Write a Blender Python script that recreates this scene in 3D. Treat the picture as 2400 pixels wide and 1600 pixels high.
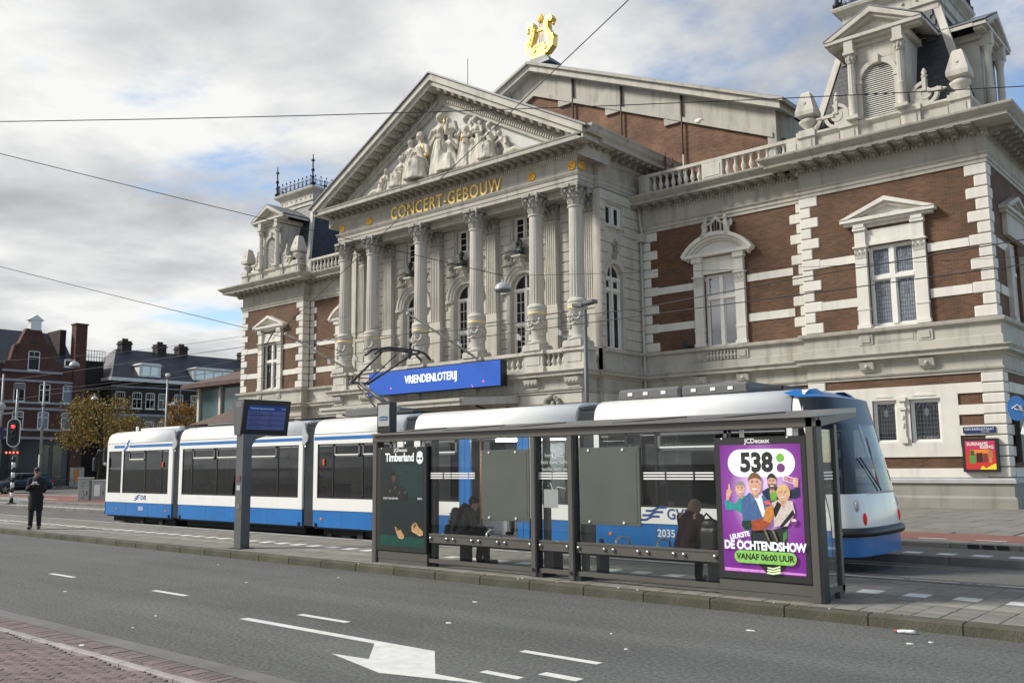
import bpy, bmesh, math, random
from mathutils import Vector, Matrix, Euler
from math import sin, cos, pi, radians as rad
random.seed(11)
CLOUD_X, CLOUD_Y, SKY_GAIN, CLOUD_GAIN, SUN_E, EXPOSURE = 8.2, 3.3, 1.25, 7.2, 3.1, 0.52
for o in list(bpy.data.objects): bpy.data.objects.remove(o)
scene = bpy.context.scene
COL = scene.collection

# ------------------------------------------------------------------ camera
cam = bpy.data.cameras.new('camera'); camo = bpy.data.objects.new('camera', cam); COL.objects.link(camo)
CYAW, CPITCH, CROLL = 0.715836, 0.132751, -0.010073
fw = Vector((-sin(CYAW)*cos(CPITCH), cos(CYAW)*cos(CPITCH), sin(CPITCH)))
r0 = Vector((cos(CYAW), sin(CYAW), 0)); u0 = r0.cross(fw)
rr = r0*cos(CROLL)+u0*sin(CROLL); uu = u0*cos(CROLL)-r0*sin(CROLL)
m = Matrix.Identity(4)
for i, c in enumerate((rr, uu, -fw)):
    for k in range(3): m[k][i] = c[k]
m.translation = (0, 0, 1.85)
camo.matrix_world = m
cam.sensor_width = 36; cam.lens = 2149.3/2400*36; cam.clip_start = .1; cam.clip_end = 3000
scene.camera = camo

# ------------------------------------------------------------------ sky
SUN_DIR = Vector((-0.60, -0.52, 0.61)).normalized()      # towards the sun
sun_el = math.asin(SUN_DIR.z)
w = bpy.data.worlds.new('World'); scene.world = w; w.use_nodes = True
nt = w.node_tree; N = nt.nodes; L = nt.links; N.clear()
out = N.new('ShaderNodeOutputWorld'); bg = N.new('ShaderNodeBackground'); L.new(bg.outputs[0], out.inputs[0])
sky = N.new('ShaderNodeTexSky'); sky.sky_type = 'NISHITA'; sky.sun_disc = False
sky.sun_elevation = sun_el; sky.sun_rotation = math.atan2(SUN_DIR.x, SUN_DIR.y); sky.air_density = 1.0; sky.dust_density = .3; sky.ozone_density = 2.0
def wmath(op, a, b=None, c=None):
    n = N.new('ShaderNodeMath'); n.operation = op
    for i, v in enumerate((a, b, c)):
        if v is None: continue
        if isinstance(v, (int, float)): n.inputs[i].default_value = v
        else: L.new(v, n.inputs[i])
    return n.outputs[0]
tc = N.new('ShaderNodeTexCoord'); sp = N.new('ShaderNodeSeparateXYZ'); L.new(tc.outputs['Generated'], sp.inputs[0])
zz = wmath('ADD', wmath('MAXIMUM', sp.outputs[2], 0.0), .16)
px_ = wmath('DIVIDE', sp.outputs[0], zz); py_ = wmath('DIVIDE', sp.outputs[1], zz)
cb = N.new('ShaderNodeCombineXYZ'); L.new(px_, cb.inputs[0]); L.new(py_, cb.inputs[1])
def wnoise(scale, detail, rough, off, dist=0.0):
    mp = N.new('ShaderNodeMapping'); mp.inputs['Location'].default_value = off; L.new(cb.outputs[0], mp.inputs[0])
    n = N.new('ShaderNodeTexNoise'); n.inputs['Scale'].default_value = scale; n.inputs['Detail'].default_value = detail
    n.inputs['Roughness'].default_value = rough; n.inputs['Distortion'].default_value = dist
    L.new(mp.outputs[0], n.inputs['Vector']); return n.outputs['Fac']
n1 = wnoise(1.15, 9, .58, (CLOUD_X, CLOUD_Y, 0), .25)
n2 = wnoise(1.7, 7, .55, (7.3, 2.2, 3.0), .2)
# more open sky towards the east (right of the view), closed cloud towards the west
east = wmath('ADD', wmath('MULTIPLY', sp.outputs[0], .62), wmath('MULTIPLY', sp.outputs[1], .40))
cov = wmath('SUBTRACT', n1, wmath('MULTIPLY', wmath('ADD', east, .07), .32))
mr = N.new('ShaderNodeMapRange'); mr.interpolation_type = 'SMOOTHSTEP'
mr.inputs['From Min'].default_value = .385; mr.inputs['From Max'].default_value = .53; L.new(cov, mr.inputs['Value'])
cr = N.new('ShaderNodeValToRGB'); L.new(n2, cr.inputs[0])
e = cr.color_ramp.elements; e[0].position = .34; e[0].color = (.47, .48, .50, 1); e[1].position = .60; e[1].color = (.92, .92, .905, 1)
e2 = cr.color_ramp.elements.new(.47); e2.color = (.66, .67, .68, 1)
sk = N.new('ShaderNodeMix'); sk.data_type = 'RGBA'; sk.blend_type = 'MULTIPLY'; sk.inputs[0].default_value = 1
L.new(sky.outputs[0], sk.inputs[6]); sk.inputs[7].default_value = (SKY_GAIN, SKY_GAIN, SKY_GAIN, 1)
mx = N.new('ShaderNodeMix'); mx.data_type = 'RGBA'
L.new(mr.outputs[0], mx.inputs[0]); L.new(sk.outputs[2], mx.inputs[6]); 
cl = N.new('ShaderNodeMix'); cl.data_type = 'RGBA'; cl.blend_type = 'MULTIPLY'; cl.inputs[0].default_value = 1
L.new(cr.outputs[0], cl.inputs[6]); cl.inputs[7].default_value = (CLOUD_GAIN, CLOUD_GAIN, CLOUD_GAIN, 1); L.new(cl.outputs[2], mx.inputs[7])
L.new(mx.outputs[2], bg.inputs[0]); bg.inputs[1].default_value = .1

# ------------------------------------------------------------------ sun, exposure
sl = bpy.data.lights.new('sun', 'SUN'); so = bpy.data.objects.new('sun', sl); COL.objects.link(so)
so.rotation_euler = SUN_DIR.to_track_quat('Z', 'Y').to_euler(); so.location = (0, 0, 60)
sl.energy = SUN_E; sl.angle = rad(14); sl.color = (1.0, .95, .87)
vs = scene.view_settings; vs.view_transform = 'Standard'; vs.look = 'None'; vs.exposure = EXPOSURE; vs.gamma = 1; vs.use_curve_mapping = False

# ------------------------------------------------------------------ helpers
WM = {}
def prop(o, label=None, cat=None, group=None, kind=None):
    if label: o['label'] = label
    if cat: o['category'] = cat
    if group: o['group'] = group
    if kind: o['kind'] = kind
    return o
def link(o, parent=None, M=None):
    M = M or Matrix.Identity(4)
    COL.objects.link(o)
    if parent is not None:
        o.parent = parent; o.matrix_parent_inverse = WM[parent.name].inverted()
    o.matrix_basis = M; WM[o.name] = M.copy()
    return o
def empty(name, loc, label=None, cat=None, group=None, rz=0):
    o = bpy.data.objects.new(name, None); o.empty_display_size = .2
    link(o, None, Matrix.Translation(loc) @ Matrix.Rotation(rz, 4, 'Z'))
    return prop(o, label, cat, group)
def inst(name, mesh, parent=None, loc=(0, 0, 0), rot=(0, 0, 0), sc=(1, 1, 1)):
    o = bpy.data.objects.new(name, mesh)
    return link(o, parent, Matrix.Translation(loc) @ Euler(rot).to_matrix().to_4x4() @ Matrix.Diagonal((*sc, 1)))
def clone(o, parent, M):
    """copy thing o with parts and sub-parts, moved by world matrix M"""
    c = o.copy(); link(c, parent, M @ WM[o.name])
    for ch in list(o.children): clone(ch, c, M)
    return c
class MB:
    def __init__(s): s.v = []; s.f = []; s.sm = []
    def add(s, vs, fs, smooth=False, M=None):
        n = len(s.v)
        s.v += [tuple(M @ Vector(p)) for p in vs] if M is not None else [tuple(p) for p in vs]
        s.f += [tuple(i+n for i in q) for q in fs]; s.sm += [smooth]*len(fs)
        return s
    def box(s, x0, x1, y0, y1, z0, z1, M=None, bev=0):
        x0, x1 = sorted((x0, x1)); y0, y1 = sorted((y0, y1)); z0, z1 = sorted((z0, z1))
        if bev:   # chamfer all round the front (vertical and top) edges in a cheap way: inset top/bottom rings
            b = bev
            ring = lambda z, i: [(x0+i, y0, z), (x1-i, y0, z), (x1, y0+i, z), (x1, y1-i, z), (x1-i, y1, z), (x0+i, y1, z), (x0, y1-i, z), (x0, y0+i, z)]
            R = [[(min(max(a, x0+k), x1-k), min(max(c, y0+k), y1-k), z) for a, c, z in ring(zq, b)] for zq, k in ((z0, b), (z0+b, 0), (z1-b, 0), (z1, b))]
            return s.loft(R, True, True, M=M)
        return s.add([(x0,y0,z0),(x1,y0,z0),(x1,y1,z0),(x0,y1,z0),(x0,y0,z1),(x1,y0,z1),(x1,y1,z1),(x0,y1,z1)],
              [(0,3,2,1),(4,5,6,7),(0,1,5,4),(1,2,6,5),(2,3,7,6),(3,0,4,7)], False, M)
    def loft(s, rings, cap0=False, cap1=False, closed=True, smooth=False, M=None):
        n = len(rings[0]); vs = [p for r in rings for p in r]; fs = []
        for i in range(len(rings)-1):
            for j in range(n if closed else n-1):
                a = i*n+j; b = i*n+(j+1) % n
                fs.append((a, b, b+n, a+n))
        s.add(vs, fs, smooth, M)
        if cap0: s.add(rings[0], [tuple(reversed(range(n)))], False, M)
        if cap1: s.add(rings[-1], [tuple(range(n))], False, M)
        return s
    def lathe(s, prof, c=(0, 0, 0), n=16, smooth=True, M=None, mod=None, cap=True):
        rings = []
        for r, z in prof:
            rings.append([(c[0]+r*(mod(k, z) if mod else 1)*cos(2*pi*k/n), c[1]+r*(mod(k, z) if mod else 1)*sin(2*pi*k/n), c[2]+z) for k in range(n)])
        return s.loft(rings, cap, cap, True, smooth, M)
    def tube(s, pts, r, n=6, smooth=True, cap=True, M=None):
        pts = [Vector(p) for p in pts]; R = r if isinstance(r, (list, tuple)) else [r]*len(pts)
        rings = []; up = None
        for i, p in enumerate(pts):
            d = (pts[min(i+1, len(pts)-1)]-pts[max(i-1, 0)])
            d = d.normalized() if d.length > 1e-9 else Vector((0, 0, 1))
            if up is None: up = Vector((0, 0, 1)) if abs(d.z) < .9 else Vector((1, 0, 0))
            a = d.cross(up)
            if a.length < 1e-6: a = d.cross(Vector((0, 1, 0)))
            a.normalize(); b = a.cross(d).normalized()
            rings.append([tuple(p+R[i]*(a*cos(2*pi*k/n)+b*sin(2*pi*k/n))) for k in range(n)])
        return s.loft(rings, cap, cap, True, smooth, M)
    def prism(s, poly, axis, a0, a1, M=None):
        """poly 2D -> extruded along axis ('x': poly=(y,z); 'y': (x,z); 'z': (x,y))"""
        mk = {'x': lambda p, a: (a, p[0], p[1]), 'y': lambda p, a: (p[0], a, p[1]), 'z': lambda p, a: (p[0], p[1], a)}[axis]
        A = [mk(p, a0) for p in poly]; B = [mk(p, a1) for p in poly]
        return s.loft([A, B], True, True, True, False, M)
    def sphere(s, c, r, nu=10, nv=7, M=None, smooth=True):
        rx, ry, rz = r if isinstance(r, (list, tuple)) else (r, r, r)
        prof = [(sin(pi*i/nv), -cos(pi*i/nv)) for i in range(nv+1)]
        rings = [[(c[0]+rx*max(q, 1e-3)*cos(2*pi*k/nu), c[1]+ry*max(q, 1e-3)*sin(2*pi*k/nu), c[2]+rz*h) for k in range(nu)] for q, h in prof]
        return s.loft(rings, True, True, True, smooth, M)
    def mesh(s, name, mat, fix=True):
        me = bpy.data.meshes.new(name); me.from_pydata(s.v, [], s.f)
        me.polygons.foreach_set('use_smooth', s.sm)
        if fix:
            bm = bmesh.new(); bm.from_mesh(me); bmesh.ops.remove_doubles(bm, verts=bm.verts, dist=1e-5)
            bmesh.ops.recalc_face_normals(bm, faces=bm.faces); bm.to_mesh(me); bm.free()
        for mm in (mat if isinstance(mat, (list, tuple)) else [mat]): me.materials.append(mm)
        me.update(); return me
    def build(s, name, mat, parent=None, fix=True, **kw):
        o = bpy.data.objects.new(name, s.mesh(name, mat, fix)); link(o, parent)
        return prop(o, **kw)
def BX(name, mat, parent, *a, **k): return MB().box(*a, **k).build(name, mat, parent)
TMP = bpy.data.scenes.new('workbench')
def realize(o):
    """apply modifiers / turn text into a mesh in a scratch scene (fast)"""
    TMP.collection.objects.link(o); vl = TMP.view_layers[0]; vl.update(); dg = vl.depsgraph
    me = bpy.data.meshes.new_from_object(o.evaluated_get(dg)); TMP.collection.objects.unlink(o); return me
def remesh(mb, name, mat, voxel, parent=None, smooth=4, M=None, disp=None):
    """fuse overlapping blobs into one continuous surface"""
    me = mb.mesh('tmp', mat); t = bpy.data.objects.new('tmp', me)
    md = t.modifiers.new('r', 'REMESH'); md.mode = 'VOXEL'; md.voxel_size = voxel; md.use_smooth_shade = True
    if smooth: sm = t.modifiers.new('s', 'SMOOTH'); sm.iterations = smooth; sm.factor = .5
    me2 = realize(t); bpy.data.objects.remove(t); me2.name = name
    if not me2.materials: me2.materials.append(mat)
    for p in me2.polygons: p.use_smooth = True
    o = bpy.data.objects.new(name, me2); link(o, parent, M)
    return o
def text(name, s, mat, parent, loc, size=1, rot=(pi/2, 0, 0), sx=1, ext=0, bold=0, align='CENTER', spacing=1, shear=0):
    c = bpy.data.curves.new('t', 'FONT'); c.body = s; c.size = size; c.extrude = ext; c.offset = bold; c.align_x = align; c.align_y = 'CENTER'; c.space_character = spacing; c.shear = shear; c.resolution_u = 3
    t = bpy.data.objects.new('t', c); me = realize(t); bpy.data.objects.remove(t); bpy.data.curves.remove(c)
    me.name = name; me.materials.clear(); me.materials.append(mat)
    return inst(name, me, parent, loc, rot, (sx, 1, 1))

# ------------------------------------------------------------------ materials
def mat(name, col, rough=.6, metal=0, var=.10, scale=2.0, bump=0, bscale=60, prnd=0, emit=0, spec=.5, streak=0, coat=0, speck=0):
    m = bpy.data.materials.new(name); m.use_nodes = True; nt = m.node_tree; n = nt.nodes; l = nt.links
    b = n['Principled BSDF']; b.inputs['Roughness'].default_value = rough; b.inputs['Metallic'].default_value = metal
    b.inputs['Specular IOR Level'].default_value = spec; b.inputs['Coat Weight'].default_value = coat
    tc = n.new('ShaderNodeTexCoord'); src = tc.outputs['Object']
    c = (*col, 1)
    last = None
    def noise(scale, det=4, vec=src, sc=None):
        q = n.new('ShaderNodeTexNoise'); q.inputs['Scale'].default_value = scale; q.inputs['Detail'].default_value = det
        if sc:
            mp = n.new('ShaderNodeMapping'); mp.inputs['Scale'].default_value = sc; l.new(vec, mp.inputs[0]); vec = mp.outputs[0]
        l.new(vec, q.inputs['Vector']); return q.outputs['Fac']
    def mul(base, fac_out, lo, hi, a=.3, bb=.7):
        mr = n.new('ShaderNodeMapRange'); mr.inputs['From Min'].default_value = a; mr.inputs['From Max'].default_value = bb
        mr.inputs['To Min'].default_value = lo; mr.inputs['To Max'].default_value = hi; l.new(fac_out, mr.inputs['Value'])
        mx = n.new('ShaderNodeMix'); mx.data_type = 'RGBA'; mx.blend_type = 'MULTIPLY'; mx.inputs[0].default_value = 1
        if isinstance(base, tuple): mx.inputs[6].default_value = base
        else: l.new(base, mx.inputs[6])
        l.new(mr.outputs[0], mx.inputs[7]); return mx.outputs[2]
    last = c
    if var: last = mul(last, noise(scale, 5), 1-var, 1+var)
    if streak: last = mul(last, noise(1.2, 6, sc=(3, 3, .35)), 1-streak, 1.0, .28, .5)
    if speck: last = mul(last, noise(260, 2), 1-speck, 1+speck)
    if prnd:
        oi = n.new('ShaderNodeObjectInfo'); last = mul(last, oi.outputs['Random'], 1-prnd, 1+prnd, 0, 1)
    if isinstance(last, tuple): b.inputs['Base Color'].default_value = last
    else: l.new(last, b.inputs['Base Color'])
    if bump:
        bp = n.new('ShaderNodeBump'); bp.inputs['Strength'].default_value = bump; bp.inputs['Distance'].default_value = .02
        l.new(noise(bscale, 4), bp.inputs['Height']); l.new(bp.outputs[0], b.inputs['Normal'])
    if emit:
        b.inputs['Emission Color'].default_value = c; b.inputs['Emission Strength'].default_value = emit
    return m
def brickmat(name, c1, c2, mortar, bw=.22, rh=.062, ms=.009, rough=.85, bump=.5, off=.5, streak=.25):
    m = bpy.data.materials.new(name); m.use_nodes = True; nt = m.node_tree; n = nt.nodes; l = nt.links
    b = n['Principled BSDF']; b.inputs['Roughness'].default_value = rough
    tc = n.new('ShaderNodeTexCoord'); sx = n.new('ShaderNodeSeparateXYZ'); l.new(tc.outputs['Object'], sx.inputs[0])
    ad = n.new('ShaderNodeMath'); l.new(sx.outputs[0], ad.inputs[0]); l.new(sx.outputs[1], ad.inputs[1])
    cb = n.new('ShaderNodeCombineXYZ'); l.new(ad.outputs[0], cb.inputs[0]); l.new(sx.outputs[2], cb.inputs[1])
    br = n.new('ShaderNodeTexBrick'); l.new(cb.outputs[0], br.inputs['Vector']); br.offset = off
    br.inputs['Color1'].default_value = (*c1, 1); br.inputs['Color2'].default_value = (*c2, 1); br.inputs['Mortar'].default_value = (*mortar, 1)
    br.inputs['Scale'].default_value = 1; br.inputs['Mortar Size'].default_value = ms; br.inputs['Brick Width'].default_value = bw; br.inputs['Row Height'].default_value = rh
    br.inputs['Bias'].default_value = 0; br.inputs['Mortar Smooth'].default_value = .2
    no = n.new('ShaderNodeTexNoise'); no.inputs['Scale'].default_value = .9; no.inputs['Detail'].default_value = 6; l.new(tc.outputs['Object'], no.inputs['Vector'])
    mr = n.new('ShaderNodeMapRange'); mr.inputs['From Min'].default_value = .3; mr.inputs['From Max'].default_value = .7; mr.inputs['To Min'].default_value = 1-streak; mr.inputs['To Max'].default_value = 1+streak; l.new(no.outputs['Fac'], mr.inputs['Value'])
    mx = n.new('ShaderNodeMix'); mx.data_type = 'RGBA'; mx.blend_type = 'MULTIPLY'; mx.inputs[0].default_value = 1
    l.new(br.outputs['Color'], mx.inputs[6]); l.new(mr.outputs[0], mx.inputs[7]); l.new(mx.outputs[2], b.inputs['Base Color'])
    bp = n.new('ShaderNodeBump'); bp.inputs['Strength'].default_value = bump; bp.inputs['Distance'].default_value = .01; bp.invert = True
    l.new(br.outputs['Fac'], bp.inputs['Height']); l.new(bp.outputs[0], b.inputs['Normal'])
    return m
def glassmat(name, tint=(.9, .95, .93), ior=1.5, rough=.0, refl=1.0):
    m = bpy.data.materials.new(name); m.use_nodes = True; nt = m.node_tree; n = nt.nodes; l = nt.links; n.clear()
    o = n.new('ShaderNodeOutputMaterial'); mx = n.new('ShaderNodeMixShader'); t = n.new('ShaderNodeBsdfTransparent'); g = n.new('ShaderNodeBsdfGlossy')
    t.inputs[0].default_value = (*tint, 1); g.inputs['Roughness'].default_value = rough; g.inputs[0].default_value = (refl, refl, refl, 1)
    lw = n.new('ShaderNodeLayerWeight'); lw.inputs[0].default_value = .5
    pw = n.new('ShaderNodeMath'); pw.operation = 'POWER'; l.new(lw.outputs['Facing'], pw.inputs[0]); pw.inputs[1].default_value = 4.5
    f0 = ((ior-1)/(ior+1))**2
    ma = n.new('ShaderNodeMath'); ma.operation = 'MULTIPLY_ADD'; l.new(pw.outputs[0], ma.inputs[0]); ma.inputs[1].default_value = 1-f0; ma.inputs[2].default_value = f0
    l.new(ma.outputs[0], mx.inputs[0]); l.new(t.outputs[0], mx.inputs[1]); l.new(g.outputs[0], mx.inputs[2]); l.new(mx.outputs[0], o.inputs[0])
    return m
M_ = {}
M_['cream'] = mat('cream_stone', (.52, .495, .435), .78, var=.09, scale=1.3, streak=.26, bump=.12, bscale=30)
M_['beige'] = mat('beige_plaster', (.43, .41, .355), .78, var=.10, scale=.9, streak=.30, bump=.1, bscale=30)
M_['white'] = mat('white_stone', (.66, .64, .575), .72, var=.06, scale=1.5, streak=.13, bump=.15, bscale=25, prnd=.04)
M_['frame'] = mat('white_frame_paint', (.74, .73, .68), .45, var=.04)
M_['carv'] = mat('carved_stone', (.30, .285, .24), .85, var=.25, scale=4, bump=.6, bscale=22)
M_['statue'] = mat('statue_stone', (.55, .515, .44), .75, var=.14, scale=5, streak=.2, bump=.4, bscale=14)
M_['greycarv'] = mat('weathered_capital', (.34, .33, .295), .85, var=.28, scale=6, bump=.5, bscale=25)
M_['plinth'] = mat('grey_plinth', (.27, .26, .225), .8, var=.12, scale=1.2, streak=.2, bump=.2, bscale=40)
M_['plinthcap'] = mat('bluestone_cap', (.38, .38, .38), .7, var=.1, scale=3)
M_['brick'] = brickmat('brown_brick', (.15, .064, .030), (.078, .036, .020), (.12, .088, .06))
M_['hallbrick'] = brickmat('hall_brick', (.23, .10, .050), (.12, .056, .032), (.17, .125, .09), streak=.35)
M_['slate'] = mat('slate', (.078, .084, .090), .5, var=.25, scale=3, prnd=.22, bump=.2)
M_['slatet'] = brickmat('slate_courses', (.040, .045, .055), (.028, .031, .038), (.015, .016, .02), bw=.34, rh=.2, ms=.012, rough=.5, bump=.6)
M_['zinc'] = mat('zinc', (.17, .18, .19), .5, metal=.2, var=.15, scale=2)
M_['gold'] = mat('gold_leaf', (.95, .62, .14), .3, metal=.6, var=.08, scale=6)
M_['goldp'] = mat('gold_letters', (.92, .66, .20), .4, metal=.15, var=.05)
M_['bronze'] = mat('green_bronze', (.035, .05, .042), .45, metal=.5, var=.3, scale=9, bump=.3)
M_['iron'] = mat('black_iron', (.018, .019, .022), .5, metal=.3, var=.2)
M_['pipe'] = mat('painted_pipe', (.45, .43, .37), .6, var=.08)
M_['wglass'] = mat('window_glass', (.012, .014, .018), .04, var=.0, spec=.6)
M_['wglassb'] = mat('window_glass_pale', (.05, .056, .066), .03, var=0); M_['wglassb'].node_tree.nodes['Principled BSDF'].inputs['IOR'].default_value = 3.2
M_['wglassl'] = mat('leaded_glass_sky_tone', (.20, .225, .27), .18, var=.25, scale=9)  # pale grey-blue base colour stands in for sky reflected in the leaded panes
M_['lead'] = mat('lead_came', (.10, .11, .13), .6)
M_['dark'] = mat('dark_interior', (.012, .012, .013), .8)
M_['asphalt'] = mat('asphalt', (.122, .125, .117), .88, var=.10, scale=.35, bump=.9, bscale=95, speck=.45)
def asphalt_wear(m):
    """aggregate at several sizes, worn wheel tracks and patches running along the road"""
    nt = m.node_tree; n = nt.nodes; l = nt.links; b = n['Principled BSDF']; base = b.inputs['Base Color'].links[0].from_socket; tc = n.new('ShaderNodeTexCoord')
    def layer(base, scale, sc, det, a, bb, lo, hi, kind='n'):
        mp = n.new('ShaderNodeMapping'); mp.inputs['Scale'].default_value = sc; l.new(tc.outputs['Object'], mp.inputs[0])
        q = n.new('ShaderNodeTexNoise'); q.inputs['Scale'].default_value = scale; q.inputs['Detail'].default_value = det; l.new(mp.outputs[0], q.inputs['Vector'])
        mr = n.new('ShaderNodeMapRange'); mr.inputs['From Min'].default_value = a; mr.inputs['From Max'].default_value = bb; mr.inputs['To Min'].default_value = lo; mr.inputs['To Max'].default_value = hi; l.new(q.outputs['Fac'], mr.inputs['Value'])
        mx = n.new('ShaderNodeMix'); mx.data_type = 'RGBA'; mx.blend_type = 'MULTIPLY'; mx.inputs[0].default_value = 1; l.new(base, mx.inputs[6]); l.new(mr.outputs[0], mx.inputs[7]); return mx.outputs[2]
    base = layer(base, 1.0, (.06, 1.1, 1), 4, .35, .65, .84, 1.12); base = layer(base, 24, (1, 1, 1), 6, .32, .68, .60, 1.42); base = layer(base, 110, (1, 1, 1), 3, .3, .7, .75, 1.28); base = layer(base, .5, (1, 1, 1), 6, .52, .60, 1.0, .93)
    l.new(base, b.inputs['Base Color'])
asphalt_wear(M_['asphalt'])
M_['asphalt2'] = mat('old_asphalt', (.12, .116, .108), .9, var=.15, scale=.6, bump=.4, bscale=150, speck=.3)
M_['red'] = mat('red_asphalt', (.20, .085, .066), .9, var=.12, scale=1, speck=.25)
M_['paint'] = mat('road_paint', (.62, .62, .58), .7, var=.12, scale=6, speck=.2, bump=.2, bscale=120)
M_['slab'] = mat('concrete_slab', (.185, .175, .150), .88, var=.16, scale=2.2, bump=.3, bscale=90, prnd=.13, speck=.15)
M_['slabw'] = mat('white_slab', (.60, .60, .56), .8, var=.12, scale=4, prnd=.06)
M_['kerb'] = mat('mossy_kerb', (.082, .076, .056), .95, var=.28, scale=2.5, bump=.6, bscale=60, prnd=.12, speck=.3)
M_['bluekerb'] = mat('grey_kerb', (.15, .145, .135), .9, var=.15, scale=2, prnd=.1, bump=.3)
M_['clinker'] = mat('clinker_brick', (.165, .128, .118), .85, var=.2, scale=9, prnd=.22, bump=.4, bscale=60)
M_['sand'] = mat('joint_sand', (.045, .04, .033), 1, var=.2, scale=4)
M_['stoneband'] = mat('pale_band_stone', (.33, .30, .28), .9, var=.2, scale=5, prnd=.12, bump=.3)
M_['rail'] = mat('steel_rail', (.36, .37, .38), .25, metal=.9, var=.1)
M_['wire'] = mat('overhead_wire', (.022, .022, .026), .6)
M_['pole'] = mat('galvanised_pole', (.30, .31, .31), .5, metal=.4, var=.12)
M_['poled'] = mat('grey_painted_pole', (.10, .105, .105), .45, var=.12)
M_['black'] = mat('black_plastic', (.014, .014, .016), .45)
M_['lampw'] = mat('lamp_shade_grey', (.42, .43, .43), .35, var=.08)
M_['tw'] = mat('tram_white', (.80, .80, .77), .24, var=.02, coat=.35, streak=.05)
M_['tb'] = mat('tram_blue', (.012, .15, .44), .28, var=.10, scale=1.4, coat=.25, streak=.12)
M_['tbl'] = mat('tram_logo_blue', (.015, .07, .27), .4)
M_['bel'] = mat('bellows_grey', (.16, .165, .165), .75, var=.12, scale=3)
M_['beld'] = mat('bellows_dark', (.022, .024, .025), .85)
M_['tglass'] = glassmat('tram_glass', (.42, .44, .45), 1.62)
M_['tframe'] = mat('tram_window_frame', (.022, .023, .025), .3)
M_['tgrey'] = mat('tram_grey', (.11, .112, .115), .5)
M_['tint'] = mat('tram_interior', (.55, .57, .58), .5)
M_['tintd'] = mat('tram_interior_dark', (.045, .05, .06), .7)
M_['tseat'] = mat('tram_seat_blue', (.03, .06, .16), .8)
M_['shel'] = mat('shelter_aluminium', (.125, .118, .107), .42, metal=.35, var=.06)
M_['sheld'] = mat('shelter_dark', (.016, .017, .018), .4)
M_['sglass'] = glassmat('shelter_glass', (.965, .98, .972), 1.38)
M_['panelg'] = mat('map_panel_back', (.095, .108, .092), .35, var=.08)
M_['steel'] = mat('bare_steel', (.5, .5, .5), .3, metal=.9)
M_['led'] = mat('led_blue', (.014, .075, .36), .35, emit=.38, var=.06, scale=1.5)
M_['ledw'] = mat('led_white', (.9, .9, 1), .5, emit=.8)
M_['ledp'] = mat('led_pink', (.8, .12, .3), .5, emit=.5)
M_['roofred'] = mat('rust_tiles', (.10, .06, .05), .8, var=.2)
def flat(name, c, e=0): 
    if name not in M_: M_[name] = mat(name, c, .5, var=0, emit=e)
    return M_[name]
XC = -29.25
# ================================================================== GROUND
def sheet(name, m, x0, x1, y0, y1, z, parent=None, kind=None, th=0):
    mb = MB()
    if th: mb.box(x0, x1, y0, y1, z-th, z)
    else: mb.add([(x0,y0,z),(x1,y0,z),(x1,y1,z),(x0,y1,z)], [(0,1,2,3)])
    return mb.build(name, m, parent, fix=bool(th), kind=kind)
sheet('ground', M_['asphalt2'], -900, 900, -700, 1200, -.06, kind='structure')
road = sheet('road', M_['asphalt'], -320, 120, 4.72, 10.70, 0, kind='structure')
cross = sheet('side_road', M_['asphalt2'], -320, -47.5, 10.70, 90, .02, kind='structure')
sheet('gutter', M_['bluekerb'], -120, 60, 4.75, 4.98, .004, road)
def mark(par, poly, z=.004, m='paint', name='road_marking'):
    return MB().add([(x, y, z) for x, y in poly], [tuple(range(len(poly)))]).build(name, M_[m], par, fix=False)
def dash(par, x0, x1, y0, y1, z=.004): mark(par, [(x0,y0),(x1,y0),(x1,y1),(x0,y1)], z, name='lane_dash')
for k in range(-8, 4): dash(road, -6.17+3.68*k*1.0, -5.22+3.68*k, 7.15, 7.25)
# turn arrow: long shaft, head slanting to the near side
mark(road, [(-10.16,6.53),(-7.63,6.53),(-7.08,5.99),(-7.58,5.93),(-6.55,5.66),(-5.40,5.97),(-6.12,5.95),(-6.85,6.65),(-10.15,6.65)], .004, name='turn_arrow')
for x in (-5.86, -4.95, -4.05): dash(road, x, x+.45, 6.24, 6.34)
for x in (-5.39, -4.45): dash(road, x, x+.42, 6.50, 6.62)
# faint worn lines far left, crossing lines and red lane of the side road
for (x0, x1, y0, y1) in ((-52,-27,9.2,9.28),(-60,-31,8.5,8.57)): dash(road, x0, x1, y0, y1)
zc = .024
sheet('red_lane', M_['red'], -75, -56, 24.6, 27.4, zc, cross)
sheet('red_lane', M_['red'], -62, -58.5, 27.4, 60, zc, cross)
for (x0, x1, y0, y1) in ((-64,-50,22.5,22.75),(-64,-50,23.2,23.45),(-72,-54,24.1,24.35),(-80,-57,27.6,27.8),(-70,-50,20.4,20.6),(-58,-48.5,21.5,21.7),(-68,-50,18.9,19.1),(-62,-49,13.2,13.35)): dash(cross, x0, x1, y0, y1, zc+.003)
for k in range(9): dash(cross, -66+k*1.0, -65.5+k*1.0, 28.6, 31.5, zc+.003)
# side-road kerb island with the traffic light, and pavement before the houses
MB().box(-53,-47.6,15.2,21.6,-.02,.10,bev=.03).build('traffic_island', M_['slab'], None, kind='structure')
MB().box(-320,-86,22,120,-.02,.14).build('far_pavement', M_['slab'], None, kind='structure')
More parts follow.
